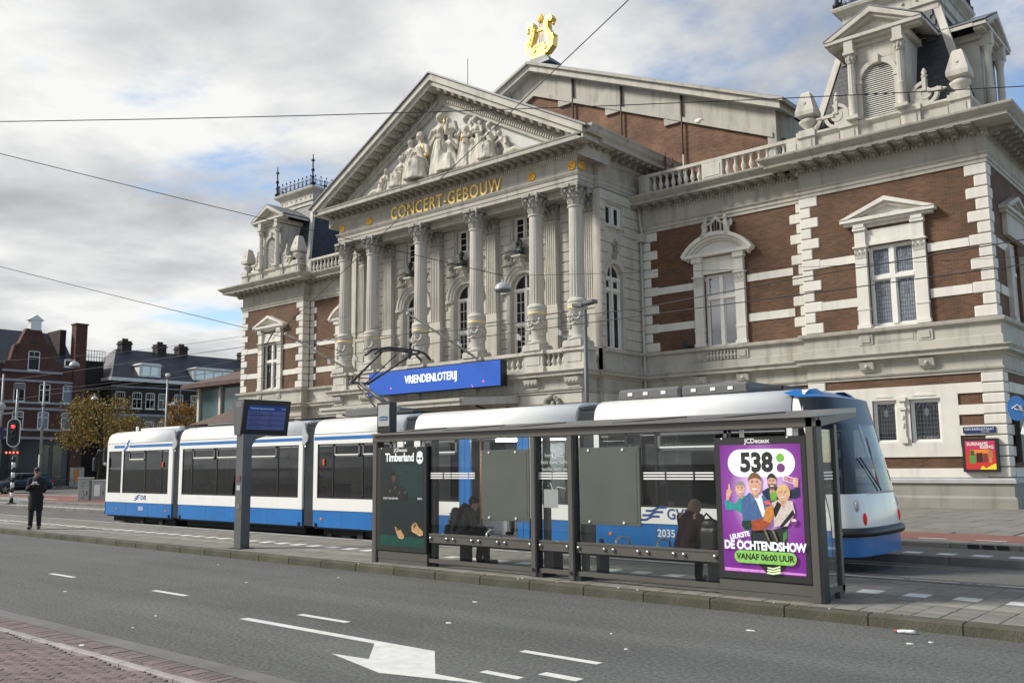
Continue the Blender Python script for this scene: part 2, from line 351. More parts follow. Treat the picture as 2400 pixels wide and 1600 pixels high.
# ---- tram platform
PZ = .13
plat = MB().box(-50, 40, 10.90, 14.02, -.03, PZ-.045).build('platform', M_['sand'], None, kind='structure')
ks = MB().box(-.498, .498, -.11, .11, -.09, .0, bev=.012).mesh('kerb_stone', M_['kerb'])
def kerb_y(x): return 10.79 - .0032*max(0, -x-14)*.0 + (.0009*(x+12)**2*.02)
for k in range(-46, 6):
    inst('kerb_stone', ks, plat, (k+.5, 10.79, PZ), (0, 0, random.uniform(-.004, .004)), (1, 1, 1.9))
es = MB().box(-.597, .597, -.14, .14, -.16, 0, bev=.012).mesh('edge_stone', M_['bluekerb'])
for k in range(-42, 6): inst('edge_stone', es, plat, (k*1.2, 14.165, PZ))
til = MB().box(-.1465, .1465, -.1465, .1465, -.05, 0, bev=.006).mesh('slab', M_['slab'])
tilw = til.copy(); tilw.materials.clear(); tilw.materials.append(M_['slabw'])
gm = MB().box(-.1465, .1465, -.1465, .1465, -.05, -.006)
for q in range(5): gm.box(-.142, .142, -.13+q*.058, -.105+q*.058, -.006, .001)
gtil = gm.mesh('guide_tile', mat('guide_concrete', (.27, .26, .225), .88, var=.15, scale=4, prnd=.15))
cands = []
for r in range(10):
    for k in range(-166, 8):
        x = k*.3+.15 + (.15 if r % 2 else 0)*0; y = 11.05+r*.3
        if r == 3: me, nm = gtil, 'guide_tile'
        elif r == 5 and k % 2 == 0: me, nm = tilw, 'white_tile'
        else: me, nm = til, 'slab'
        d = -x*.656+y*.755
        vis = x < -1.9 + (y-11)*.15 and x > -31.5
        cands.append((0 if vis else 1, d, x, y, me, nm))
cands.sort(key=lambda c: (c[0], c[1]))
cnt = {}; rest = {}
for v, d, x, y, me, nm in cands:
    cnt[nm] = cnt.get(nm, 0)+1
    if cnt[nm] <= 290 and v == 0: inst(nm, me, plat, (x, y, PZ+random.uniform(-.003, .002)), (random.uniform(-.006, .006), random.uniform(-.006, .006), 0))
    else: rest.setdefault(nm, []).append((x, y, me))
for nm, L_ in rest.items():
    mb = MB()
    for x, y, me in L_:
        z = PZ+random.uniform(-.003, .002)
        mb.box(x-.146, x+.146, y-.146, y+.146, z-.05, z)
    mb.build(nm+'_field', L_[0][2].materials[0], plat, fix=False, kind='stuff')
for (a, b) in ((-49,-17.2),(-16.9,-12.1),(-11.9,-7.6),(-7.3,-6.2),(-6.05,-4.72),(-4.62,-3.96),(-3.5,-3.05),(-2.98,-2.4),(-2.35,12)): dash(plat, a, b, 14.04, 14.10, PZ+.004)
for a in (-3.85, -3.72, -3.62): dash(plat, a, a+.05, 14.05, 14.09, PZ+.004)
# ---- track
TZ = .055
trk = MB().box(-320, 60, 14.31, 17.04, -.02, TZ).build('tram_track', M_['asphalt2'], None, kind='structure')
for y in (15.0, 16.42):
    MB().box(-320, 60, y-.035, y+.035, TZ-.02, TZ+.006).build('rail', M_['rail'], trk)
    MB().box(-320, 60, y+.036, y+.075, TZ-.02, TZ+.003).build('rail_groove', M_['black'], trk)
# ---- far platform, pavement, cycle lane before the concert hall
fp = MB().box(-50, 40, 17.28, 18.80, -.03, .19).build('far_platform', M_['slab'], None, kind='structure')
es2 = MB().box(-.647, .647, -.11, .11, -.24, 0, bev=.012).mesh('platform_edge_stone', M_['bluekerb'])
for k in range(-37, 8): inst('platform_edge_stone', es2, fp, (k*1.3-.4, 17.165, .20))
fw_ = MB().box(-.147, .147, -.147, .147, -.03, 0).mesh('white_tile', M_['slabw'])
for k in range(-80, 8): inst('white_tile', fw_, fp, (k*.58+.1, 17.58, .196))
pv = MB().box(-49.5, 40, 19.0, 62, -.03, .27).build('pavement', M_['slab'], None, kind='structure')
k2 = MB().box(-.598, .598, -.1, .1, -.2, 0, bev=.015).mesh('kerb_stone', M_['bluekerb'])
for k in range(-40, 8): inst('kerb_stone', k2, pv, (k*1.2, 18.90, .29))
dr = MB().box(-.10, .10, -.012, .012, -.035, .035).mesh('drain_slot', M_['black'])
for k in range(3): inst('drain_slot', dr, pv, (-5.0+k*.25, 18.795, .245))
ps = MB().box(-.244, .244, -.244, .244, -.03, 0, bev=.005).mesh('paving_slab', M_['slab'])
for k in range(-30, 6): inst('paving_slab', ps, pv, (k*.5+.1, 19.27, .286+random.uniform(-.003, .003)))
sheet('cycle_lane', M_['red'], -49.5, 40, 19.62, 21.30, .285, pv, th=.02)
for k in range(-12, 4): dash(pv, k*1.07-.9, k*1.07-.35, 19.63, 19.74, .29)
sl2 = MB().box(-.297, .297, -.297, .297, -.03, 0, bev=.006).mesh('paving_slab', M_['slab'])
c2 = 0
for j in range(18):
    for i in range(15):
        x = -13.6+i*.6; y = 21.62+j*.6
        if x > -4.2+(y-21)*-.12+.3: continue
        inst('paving_slab', sl2, pv, (x, y + (.3 if i % 2 else 0), .290+random.uniform(-.003, .004)), (random.uniform(-.004, .004), random.uniform(-.004, .004), 0)); c2 += 1
# ---- near pavement: clinker bricks in raked rows behind a header border and a pale stone band
np_ = MB().box(-60, 30, -12, 4.72, -.06, -.03).build('near_pavement', M_['sand'], None, kind='structure')
NZ = .02
hb = MB().box(-.048, .048, -.1, .1, -.06, 0, bev=.006).mesh('brick', M_['clinker'])
rb = MB().box(-.102, .102, -.0325, .0325, -.06, 0, bev=.004).mesh('brick', M_['clinker'])
sb = MB().box(-.248, .248, -.045, .045, -.06, 0, bev=.006).mesh('band_stone', M_['stoneband'])
BR = []
def inview(x, y): return y > 3.25+( -8.86-x)*.0 and (x*.755+y*.656 > -6.45) and (-x*.656+y*.755 > 7.6) and x > -13.6
for k in range(-135, -60): BR.append((k*.101, 4.60, hb, 0, True))
for k in range(-68, -30): BR.append((k*.202+.06, 4.462, rb, 0, True)); 
for k in range(-28, -12): inst('band_stone', sb, np_, (k*.5, 4.377, NZ+random.uniform(-.002, .003)))
ang = rad(27)
for j in range(-70, 70):
    for i in range(-40, 40):
        u_ = i*.208+(.104 if j % 2 else 0); v_ = j*.068
        x = -9.6+u_*cos(ang)-v_*sin(ang); y = 3.6+u_*sin(ang)+v_*cos(ang)
        if y > 4.27 or y < 2.2 or x > -5 or x < -14.5: continue
        BR.append((x, y, rb, ang, inview(x, y)))
BR.sort(key=lambda b: (not b[4], -b[0]*.656+b[1]*.755))
mbr = MB()
for n_, (x, y, me, a, v) in enumerate(BR):
    z = NZ+random.uniform(-.004, .004)
    if n_ < 295 and v: inst('brick', me, np_, (x, y, z), (random.uniform(-.02, .02), random.uniform(-.012, .012), a))
    else:
        hx, hy = (.048, .1) if me is hb else (.102, .0325)
        mbr.box(-hx, hx, -hy, hy, -.06, 0, M=Matrix.Translation((x, y, z)) @ Matrix.Rotation(a, 4, 'Z'))
mbr.build('brick_field', M_['clinker'], np_, fix=False, kind='stuff')
MB().box(-60, 30, -12, 2.1, -.03, NZ-.004).build('paving_field', M_['clinker'], np_, kind='stuff')
# litter
def litter(name, x, y, z, r, label, cat, m):
    mb = MB(); n = 7
    pts = [(r*random.uniform(.6, 1.2)*cos(2*pi*k/n), r*random.uniform(.3, .7)*sin(2*pi*k/n)) for k in range(n)]
    mb.loft([[(x+a, y+b, z) for a, b in pts], [(x+a*.8, y+b*.8, z+.010) for a, b in pts]], True, True)
    o = mb.build(name, m); prop(o, label, cat, 'paper scraps and leaves on the ground'); return o
pt = empty('paper_cup', (-3.55, 10.42, .03), 'crumpled white paper cup with red end lying in the gutter', 'litter')
MB().tube([(-3.60, 10.42, .024), (-3.56,10.43,.026), (-3.46, 10.46, .026), (-3.42, 10.47, .024)], [.014, .019, .023, .018], 9).build('cup_body', mat('paper_white', (.75, .75, .73), .6, bump=.6, bscale=40), pt)
MB().tube([(-3.625, 10.413, .024), (-3.60, 10.42, .024)], [.012, .015], 9).build('cup_tip', flat('red_print', (.6, .05, .04)), pt)
lp = mat('litter_paper', (.55, .55, .52), .7); ll = mat('litter_leaf', (.20, .13, .05), .8)
random.seed(5)
spots = [(-3.3,9.9),(-3.15,10.1),(-4.9,9.6),(-6.0,8.5),(-8.8,9.3),(-12.5,9.9),(-16,9.8),(-14.5,6.3),(-10.6,5.4),(-9.9,4.5),(-11.2,6.0),(-7.9,7.9),(-5.4,7.9),(-13.2,8.6)]
for i, (x, y) in enumerate(spots): litter('paper_scrap', x, y, (.0 if y > 4.7 else NZ)+.002, random.uniform(.02, .05), 'tiny pale scrap of paper lying on the grey road', 'litter', lp)
for i in range(26):
    x = random.uniform(-13, -2.6); litter('fallen_leaf', x, random.uniform(10.72, 10.86), PZ+.004, random.uniform(.012, .03), 'tiny pale leaf scrap lying on the mossy kerb', 'litter', random.choice((lp, ll)))
random.seed(12)
# ================================================================== CONCERT HALL
hall = empty('concert_hall', (XC, 32.5, .25), 'cream and brick concert hall with columned portico, pediment and golden lettering', 'concert hall')
def P(x, y): return (XC+x, y)
def sweep(mb, path, prof, ends=True, closed=False):
    n = len(path); nor = []
    segs = [(Vector(path[(i+1) % n])-Vector(path[i])).normalized() for i in range(n if closed else n-1)]
    rn = [Vector((d.y, -d.x)) for d in segs]
    for i in range(n):
        if closed: a, b = rn[i-1], rn[i]
        else: a = rn[max(i-1, 0)]; b = rn[min(i, n-2)]
        nor.append(a if (a-b).length < 1e-6 else a+b)
    rings = [[(path[i][0]+nor[i].x*o, path[i][1]+nor[i].y*o, z) for i in range(n)] for o, z in prof]
    mb.loft(rings, False, False, closed)
    if ends and not closed:
        for i in (0, n-1): mb.add([r[i] for r in rings], [tuple(range(len(rings)))])
    return mb
def runs(path):
    """straight front segments: (start, dir, length, outward normal)"""
    for a, b in zip(path, path[1:]):
        a = Vector(a); b = Vector(b); d = b-a; l = d.length; d.normalize()
        yield a, d, l, Vector((d.y, -d.x))
def frameM(a, d, nrm):   # local x along d, local -y outward
    return Matrix(((d.x, -nrm.x, 0, a.x), (d.y, -nrm.y, 0, a.y), (0, 0, 1, 0), (0, 0, 0, 1)))
FR = lambda x, y: Matrix.Translation((XC+x, y, 0))                                   # wall facing the street
SR = lambda x, y: Matrix.Translation((XC+x, y, 0)) @ Matrix.Rotation(pi/2, 4, 'Z')   # wall facing right
SL = lambda x, y: Matrix.Translation((XC+x, y, 0)) @ Matrix.Rotation(-pi/2, 4, 'Z')
# --- shared little pieces
mo = MB()
pr = [(0, 0), (.0, -.20), (.16, -.19), (.30, -.12), (.52, -.10), (.62, -.14), (.70, -.10), (.70, -.03), (.74, 0)]
mo.prism([(-a, b) for a, b in pr], 'x', -.12, .12); mo.box(-.14, .14, -.76, -.0, -.04, 0.0)
for sx in (-.122, .122): mo.lathe([(.055, -.012), (.055, .012)], n=10, M=Matrix.Translation((sx, -.60, -.085)) @ Matrix.Rotation(pi/2, 4, 'Y'))
mo.sphere((0, -.2, -.17), (.09, .12, .07), 8, 5); mo.sphere((0, -.64, -.09), (.09, .06, .07), 8, 5)
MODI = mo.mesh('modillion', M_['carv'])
ba = [(.075, 0), (.075, .06), (.05, .08), (.055, .12), (.105, .24), (.09, .34), (.05, .46), (.045, .52), (.06, .55), (.045, .58), (.07, .62), (.07, .68)]
BAL = MB().box(-.085, .085, -.085, .085, 0, .06).lathe(ba, n=10).box(-.08, .08, -.08, .08, .64, .70).mesh('baluster', M_['cream'])
def modillions(path, z, step, inset=.25, sc=1.0, y=.0):
    for a, d, l, nrm in runs(path):
        if l < .4: continue
        n = max(1, round((l-2*inset+.5)/step)); Fm = frameM(a, d, nrm)
        for k in range(n+1):
            t = inset-.25+(l-2*inset+.5)*k/n
            link(bpy.data.objects.new('modillion', MODI), hall, Fm @ Matrix.Translation((t, y, z)) @ Matrix.Diagonal((sc, sc, sc, 1)))
def dentils(path, z, h, wd=.07, gap=.06, dep=.07, off=.07):
    mb = MB()
    for a, d, l, nrm in runs(path):
        Fm = frameM(a, d, nrm); n = int(l/(wd+gap))
        for k in range(n+1):
            t = k*l/max(n, 1); mb.box(t-wd/2, t+wd/2, -off-dep, -off+.02, z, z+h, M=Fm)
    return mb.build('dentil_course', M_['cream'], hall, kind='stuff')
def quoins(M, z0, z1, n, wide, nar, dep, side=1, first=0, ret=None, back=.12, name='quoin_stone'):
    """corner stones, local: corner at x=0, stones run to +x*side; ret=(wide,nar) run back round the corner"""
    h = (z1-z0)/n
    for k in range(n):
        wv = wide if (k+first) % 2 == 0 else nar
        key = ('q', round(wv, 2), round(h, 3), round(dep, 2), side, ret)
        if key not in M_:
            mb = MB(); rw = (ret[0] if wv == wide else ret[1]) if ret else back
            x0, x1 = (-dep, wv) if side > 0 else (-wv, dep)
            if not ret: x0, x1 = (0, wv) if side > 0 else (-wv, 0)
            mb.box(x0, x1, -dep, rw, .012, h-.012, bev=.03)
            M_[key] = mb.mesh(name, M_['white'])
        link(bpy.data.objects.new(name, M_[key]), hall, M @ Matrix.Translation((0, 0, z0+k*h)))
def wall(name, m, M, x0, x1, z0, z1, holes, th=.35, parent=None):
    xs = sorted({x0, x1, *[h[i] for h in holes for i in (0, 1)]}); zs = sorted({z0, z1, *[h[i] for h in holes for i in (2, 3)]})
    mb = MB()
    for a, b in zip(xs, xs[1:]):
        for c, d in zip(zs, zs[1:]):
            if any(h[0] <= (a+b)/2 <= h[1] and h[2] <= (c+d)/2 <= h[3] for h in holes): continue
            mb.box(a, b, 0, th, c, d, M=M)
    return mb.build(name, m, parent or hall)
def window(M, x0, x1, z0, z1, dep=.16, cols=2, trans=None, arch=False, lead=False, grid=None, glass='wglass', fr=.07, mull=.11, sash=.05, parent=None, bars=False):
    """white framed window, local front plane y=0; opening x0..x1,z0..z1; trans: transom height; arch: half round top above z1"""
    mb = MB(); W = x1-x0; xc = (x0+x1)/2; zt = z1
    mb.box(x0, x0+fr, dep-.05, dep+.08, z0, z1, M=M); mb.box(x1-fr, x1, dep-.05, dep+.08, z0, z1, M=M)
    mb.box(x0+fr, x1-fr, dep-.05, dep+.08, z0, z0+fr, M=M)
    if not arch: mb.box(x0+fr, x1-fr, dep-.05, dep+.08, z1-fr, z1, M=M)
    ix0, ix1 = x0+fr, x1-fr
    cells = []; cw = (ix1-ix0-(cols-1)*mull)/cols
    lv = [z0+fr]+([trans-.07, trans+.07] if trans else [])+[z1-fr if not arch else z1-.06]
    if trans: mb.box(ix0, ix1, dep-.09, dep+.06, trans-.07, trans+.07, M=M)
    for c in range(cols):
        a = ix0+c*(cw+mull)
        if c: mb.box(a-mull, a, dep-.08, dep+.06, z0+fr, z1-(0 if arch else fr), M=M)
        for q in range(0, len(lv), 2):
            cells.append((a, a+cw, lv[q], lv[q+1]))
            mb.box(a, a+sash, dep, dep+.05, lv[q], lv[q+1], M=M); mb.box(a+cw-sash, a+cw, dep, dep+.05, lv[q], lv[q+1], M=M)
            mb.box(a+sash, a+cw-sash, dep, dep+.05, lv[q], lv[q]+sash, M=M); mb.box(a+sash, a+cw-sash, dep, dep+.05, lv[q+1]-sash, lv[q+1], M=M)
            if grid:
                gx, gz = grid[min(q//2, len(grid)-1)]
                for i in range(1, gx): xx = a+cw*i/gx; mb.box(xx-.014, xx+.014, dep+.005, dep+.045, lv[q]+sash, lv[q+1]-sash, M=M)
                for i in range(1, gz): z_ = lv[q]+(lv[q+1]-lv[q])*i/gz; mb.box(a+sash, a+cw-sash, dep+.006, dep+.044, z_-.014, z_+.014, M=M)
    if arch:
        R = W/2; mb.box(x0, x1, dep-.07, dep+.08, z1-.06, z1+.06, M=M)
        o = [(xc+R*cos(pi*k/16), z1+R*sin(pi*k/16)) for k in range(17)]; i_ = [(xc+(R-fr)*cos(pi*k/16), z1+(R-fr)*sin(pi*k/16)) for k in range(17)]
        for k in range(16): mb.prism([o[k], o[k+1], i_[k+1], i_[k]], 'y', dep-.05, dep+.08, M=M)
        mb.box(xc-.04, xc+.04, dep-.04, dep+.06, z1, z1+R-.02, M=M)
    if bars:
        for k in range(7): xx = x0+.12+(W-.24)*k/6; mb.box(xx-.008, xx+.008, dep+.06, dep+.075, z0+.08, z1-.08, M=M)
    o_ = mb.build('window', M_['frame'], parent or hall)
    for a, b, c, d in cells:
        MB().box(a+.01, b-.01, dep+.02, dep+.03, c+.01, d-.01, M=M).build('pane', M_[glass], o_)
    if arch:
        MB().prism([(xc+(R-.03)*cos(pi*k/16), z1+(R-.03)*sin(pi*k/16)) for k in range(17)], 'y', dep+.02, dep+.03, M=M).build('pane', M_[glass], o_)
    if lead:
        lm = MB()
        for a, b, c, d in cells:
            for i in range(1, 8): xx = a+(b-a)*i/8; lm.box(xx-.006, xx+.006, dep+.012, dep+.019, c, d, M=M)
            nz = max(3, int((d-c)/.14))
            for i in range(1, nz): z_ = c+(d-c)*i/nz; lm.box(a, b, dep+.010, dep+.0185, z_-.006, z_+.006, M=M)
            zc = c+(d-c)*.72; xm = (a+b)/2
            lm.prism([(xm+.11*cos(k*pi/4)*(1 if k % 2 else .55), zc+.16*sin(k*pi/4)*(1 if k % 2 == 0 else .6)) for k in range(8)], 'y', dep+.006, dep+.016, M=M)
            for q in (-1, 1): lm.tube([M @ Vector((xm+q*.02, dep+.01, d-.12)), M @ Vector((xm+q*.16, dep+.01, d-.07)), M @ Vector((xm+q*.26, dep+.01, d-.2)), M @ Vector((xm+q*.27, dep+.01, d-.42))], [.03, .022, .02, .008], 5)
        lm.build('lead_tracery', M_['lead'], o_)
    return o_
def revealbox(M, x0, x1, z0, z1, d0, d1, m='cream', arch=False):
    mb = MB(); t = .002
    mb.box(x0-.05, x0, d0, d1, z0, z1, M=M); mb.box(x1, x1+.05, d0, d1, z0, z1, M=M); mb.box(x0, x1, d0, d1, z1, z1+.05, M=M) if not arch else None
    return mb.build('reveal', M_[m], hall)
def pediment_tri(mb, M, hw, z0, z1, dep=.30, th=.16):
    """little triangular gable, local, centred x=0"""
    mb.box(-hw, hw, -dep, .02, z0, z0+.12, M=M); mb.box(-hw+.1, hw-.1, -dep*.7, .02, z0-.10, z0, M=M)
    for s in (-1, 1):
        mb.prism([(s*(hw+.02), z0+.121), (0, z1), (0, z1-th), (s*(hw-.3), z0+.121)], 'y', -dep-.03, .02, M=M)
        mb.prism([(s*(hw-.24), z0+.122), (0, z1-th), (0, z1-th-.12), (s*(hw-.5), z0+.122)], 'y', -dep+.1, .02, M=M)
    mb.prism([(-(hw-.4), z0+.122), (hw-.4, z0+.122), (0, z1-th-.10)], 'y', -.07, .02, M=M)
def capital_flat(mb, M, x0, x1, z0, z1, dep):
    mb.box(x0, x1, -dep, .02, z0, z1, M=M); mb.box(x0-.05, x1+.05, -dep-.06, .02, z1-.06, z1, M=M)
    xm = (x0+x1)/2; r = (z1-z0)*.16
    for q in (x0, x1): mb.lathe([(r, -dep-.05), (r, .0)], n=10, M=M @ Matrix.Translation((q, 0, z1-.06-r)) @ Matrix.Rotation(-pi/2, 4, 'X') @ Matrix.Diagonal((1, 1, -1, 1)))
    for row in (0, 1):
        for k in range(3 if row == 0 else 2):
            xx = x0+(x1-x0)*(k+.5)/(3 if row == 0 else 2); zb = z0+row*(z1-z0)*.33; hh = (z1-z0)*.42; ww = (x1-x0)*.16
            mb.add([(xx-ww, -dep-.005, zb), (xx+ww, -dep-.005, zb), (xx+ww, -dep-.04, zb+hh*.7), (xx+ww*.5, -dep-.10, zb+hh), (xx-ww*.5, -dep-.10, zb+hh), (xx-ww, -dep-.04, zb+hh*.7)], [(0,1,2,5),(5,2,3,4)], True, M)
# ------------------------------------------------------------------ towers and wings (mirrored)
TW = 32.5; WW = 33.0
Z_ = dict(pl=1.25, st0=4.66, fr0=4.84, co0=5.25, co1=5.52, si0=6.27, si1=6.45, ar0=11.62, fz0=11.95, fz1=12.50)
bands_low = [(1.27,1.57),(1.95,2.26),(2.63,2.96),(3.31,3.63),(4.01,4.35)]
MAIN_CORN = [(-.3,12.50),(.02,12.50),(.06,12.53),(.07,12.68),(.14,12.70),(.16,12.78),(.95,12.78),(.95,12.90),(.99,12.92),(1.04,12.96),(1.16,13.06),(1.18,13.12),(1.18,13.14),(-.3,13.18)]
WING_CORN = [(-.3,12.50),(.02,12.50),(.06,12.53),(.07,12.68),(.14,12.70),(.16,12.78),(.66,12.78),(.66,12.90),(.70,12.92),(.74,12.96),(.86,13.06),(.88,13.12),(.88,13.14),(-.3,13.18)]
LOWC = [(-.2,4.66),(.05,4.66),(.05,4.72),(.10,4.76),(.12,4.82),(.05,4.84),(.05,5.20),(.10,5.24),(.14,5.30),(.33,5.33),(.33,5.42),(.42,5.50),(.42,5.53),(.15,5.56),(.15,5.84),(.10,5.87),(.10,6.25),(.14,6.27),(.24,6.31),(.26,6.40),(.26,6.43),(-.2,6.46)]
UPAR = [(-.2,11.62),(.05,11.62),(.05,11.74),(.09,11.76),(.09,11.86),(.16,11.93),(.16,11.95),(.02,11.97),(.02,12.505),(-.2,12.51)]
for s in (1, -1):
    def tp(pts): return [P(x*s, y) for x, y in pts] if s > 0 else [P(x*s, y) for x, y in reversed(pts)]
    tpath = tp([(15.45, WW+.02), (15.45, TW), (21.85, TW), (21.85, 39)])
    wpath = tp([(8.0, WW), (15.45, WW)])
    # brick bodies with window openings
    cx = 18.63*s; MT = FR(cx, TW)
    wall('brick_wall', M_['brick'], MT, -3.18, 3.18, .3, 12.6, [(-.79,.79,6.50,9.40), (-.95,-.12,2.42,3.90), (.30,1.30,2.42,3.90)])
    MB().box(-3.0, 3.0, .36, 6.4, .3, 13.0, M=MT).build('core', M_['dark'], hall)
    if s > 0:
        wall('brick_wall', M_['brick'], SR(21.85, TW), .36, 6.5, .3, 12.6, [(2.2,3.6,6.50,9.40)])
        window(SR(21.85, TW), 2.2, 3.6, 6.5, 9.4, trans=8.3, lead=True)
        mb = MB(); Ms = SR(21.85, TW+2.9); 
        for q in (-1, 1): mb.box(q*.8, q*1.2, -.16, .02, 6.46, 9.0, M=Ms); mb.box(q*.76, q*1.24, -.20, .02, 6.46, 6.62, M=Ms)
        mb.box(-1.22, 1.22, -.16, .02, 9.46, 10.2, M=Ms); pediment_tri(mb, Ms, 1.62, 10.3, 11.0)
        mb.build('window_surround', M_['cream'], hall)
        for a, b in ((8.88, 9.17), (7.29, 7.60)): MB().box(.7, 2.0, -.035, .02, a, b, M=SR(21.85, TW)).build('stone_band', M_['white'], hall)
        for a, b in bands_low: MB().box(.6, 6.4, -.05, .02, a, b, M=SR(21.85, TW)).build('stone_band', M_['white'], hall)
        cs = MB().box(-.02,.5,-.22,-.05,1.75,3.2, M=SR(21.85, TW+.85)).build('notice_case', M_['black'], hall)
    MW = FR(11.72*s, WW)
    wall('brick_wall', M_['brick'], MW, -3.70, 3.72, .3, 12.6, [(-.70,.70,6.42,9.40)])
    MB().box(-3.7, 3.7, .36, 2.7, .3, 13.0, M=MW).build('core', M_['dark'], hall)
    # plinth
    PLP = [(-.2,.2),(.20,.2),(.20,.60),(.12,.68),(.12,1.09)]
    sweep(MB(), tpath, PLP).build('plinth', M_['plinth'], hall); sweep(MB(), wpath, PLP).build('plinth', M_['plinth'], hall)
    CAP = [(-.2,1.085),(.20,1.09),(.20,1.20),(.14,1.25),(-.2,1.26)]
    sweep(MB(), tpath, CAP).build('plinth_cap', M_['plinthcap'], hall); sweep(MB(), wpath, CAP).build('plinth_cap', M_['plinthcap'], hall)
    # horizontal mouldings
    for pth, cor in ((tpath, MAIN_CORN), (wpath, WING_CORN)):
        sweep(MB(), pth, LOWC).build('string_course', M_['beige'], hall)
        sweep(MB(), pth, UPAR).build('frieze', M_['beige'], hall)
        sweep(MB(), pth, cor).build('cornice', M_['beige'], hall)
        dentils(pth, 12.545, .13)
    modillions(tpath, 12.775, .54, .5, 1.05, -.14); modillions(wpath, 12.775, .52, .4, .84, -.14)
    # quoins
    QW, QN, ND = .66, .38, .045
    for z0, z1, n, f in ((6.46, 11.62, 13, 0),):
        quoins(FR(21.85*s, TW), z0, z1, n, QW, QN, ND, -s, f, ret=(.50, .34))
        quoins(FR(15.45*s, TW), z0, z1, n, QW, QN, ND, s, f, ret=(.45, .449))
        quoins(FR(15.40*s, WW), z0, z1, n, .62, .36, ND, -s, 1)
        quoins(FR(8.02*s, WW), z0, z1, n, .80, .46, ND, s, f)
    quoins(FR(21.85*s, TW), 1.27, 4.66, 10, .62, .62, .055, -s, 0, ret=(.52, .52))
    quoins(FR(15.45*s, TW), 1.27, 4.66, 10, .60, .60, .055, s, 0, ret=(.45, .451))
    # stone bands
    for a, b in ((8.88, 9.17), (7.29, 7.60)):
        MB().box(-2.55, -1.24, -.035, .02, a, b, M=MT).build('stone_band', M_['white'], hall); MB().box(1.24, 2.55, -.035, .02, a, b, M=MT).build('stone_band', M_['white'], hall)
        MB().box(-3.0, -1.2, -.035, .02, a, b, M=MW).build('stone_band', M_['white'], hall); MB().box(1.2, 3.1, -.035, .02, a, b, M=MW).build('stone_band', M_['white'], hall)
    for a, b in bands_low:
        mb = MB()
        if b < 1.6: mb.box(-2.6, 2.6, -.05, .02, a, b, M=MT)
        else: mb.box(1.85, 2.62, -.05, .02, a, b, M=MT); MB().box(-2.62, -1.75, -.05, .02, a, b, M=MT).build('stone_band', M_['white'], hall)
        mb.build('stone_band', M_['white'], hall)
        MB().box(-3.6, 3.6, -.05, .02, a, b, M=MW).build('stone_band', M_['white'], hall)
    # white stone panel round the low windows
    mb = MB()
    for (a, b, c, d) in ((-1.75,-.95,1.95,4.35),(1.30,1.85,1.95,4.35),(-.95,1.30,1.95,2.42),(-.95,1.30,3.90,4.35),(-.12,.30,2.42,3.90)): mb.box(a, b, -.052, .25, c, d, M=MT)
    mb.build('window_surround', M_['white'], hall)
    mb = MB(); mb.box(-.02,.20,-.14,-.05,2.42,2.62,M=MT); mb.box(.02,.16,-.12,-.05,2.62,3.55,M=MT); mb.box(-.03,.21,-.17,-.05,3.55,3.64,M=MT); mb.box(.02,.16,-.13,-.05,3.64,3.84,M=MT); mb.box(-.04,.22,-.19,-.05,3.84,3.98,M=MT)
    mb.sphere((.09,-.12,3.30),(.05,.04,.10),8,6,M=MT); mb.sphere((.09,-.12,3.02),(.04,.04,.12),8,6,M=MT); mb.build('carved_pilaster', M_['white'], hall)
    for a, b in ((-.95,-.12),(.30,1.30)):
        window(MT, a, b, 2.42, 3.90, dep=.10, cols=1, lead=True)
        MB().prism([(a+.12,4.0),(a+.2,4.07),(b-.2,4.07),(b-.12,4.0)],'y',-.075,-.05,M=MT).build('lintel_moulding', M_['white'], hall)
    # upper windows
    window(MT, -.79, .79, 6.50, 9.40, trans=8.25, lead=True, glass='wglassl' if s > 0 else 'wglass', mull=.16)
    window(MW, -.70, .70, 6.42, 9.40, trans=8.45, glass='wglassb', mull=.15)
    mb = MB()
    for q in (-1, 1):
        mb.box(q*.80, q*1.20, -.16, .02, 6.46, 8.98, M=MT); mb.box(q*.76, q*1.24, -.20, .02, 6.46, 6.60, M=MT); mb.box(q*.78, q*1.22, -.18, .02, 7.12, 7.20, M=MT)
        mb.box(q*.80, q*1.18, -.18, .02, 9.42, 9.98, M=MT); mb.box(q*.76, q*1.22, -.24, .02, 9.98, 10.08, M=MT); mb.box(q*.80, q*1.18, -.26, .02, 10.08, 10.2, M=MT)
    mb.box(-.8, .8, -.08, .02, 9.42, 9.55, M=MT); mb.box(-.8, .8, -.05, .02, 9.55, 9.98, M=MT); mb.box(-1.2, 1.2, -.10, .02, 10.08, 10.2, M=MT); mb.box(-1.0, 1.0, -.12, .25, 6.40, 6.50, M=MT)
    pediment_tri(mb, MT, 1.62, 10.30, 11.05, .34); mb.build('window_surround', M_['white'], hall)
    for q in (-1, 1): mb = MB(); capital_flat(mb, MT, *sorted((q*1.20, q*.80)), 8.98, 9.42, .17); mb.build('capital', M_['white'], hall)
    # wing window with segmental head and putti
    mb = MB()
    for q in (-1, 1):
        mb.box(q*.72, q*1.12, -.16, .02, 6.46, 8.92, M=MW); mb.box(q*.68, q*1.16, -.20, .02, 6.46, 6.60, M=MW); mb.box(q*.70, q*1.14, -.18, .02, 7.12, 7.20, M=MW)
        mb.box(q*.72, q*1.10, -.18, .02, 9.36, 9.92, M=MW); mb.box(q*.70, q*1.16, -.26, .02, 9.92, 10.14, M=MW)
    mb.box(-.72, .72, -.08, .02, 9.42, 9.52, M=MW); mb.box(-.72, .72, -.05, .02, 9.52, 10.1, M=MW); mb.box(-1.55, 1.55, -.32, .02, 10.14, 10.28, M=MW); mb.box(-.9, .9, -.12, .25, 6.34, 6.42, M=MW)
    def arcp(R, cz, a0, n=16): return [(R*sin(a0*(2*k/n-1)), cz+R*cos(a0*(2*k/n-1))) for k in range(n+1)]
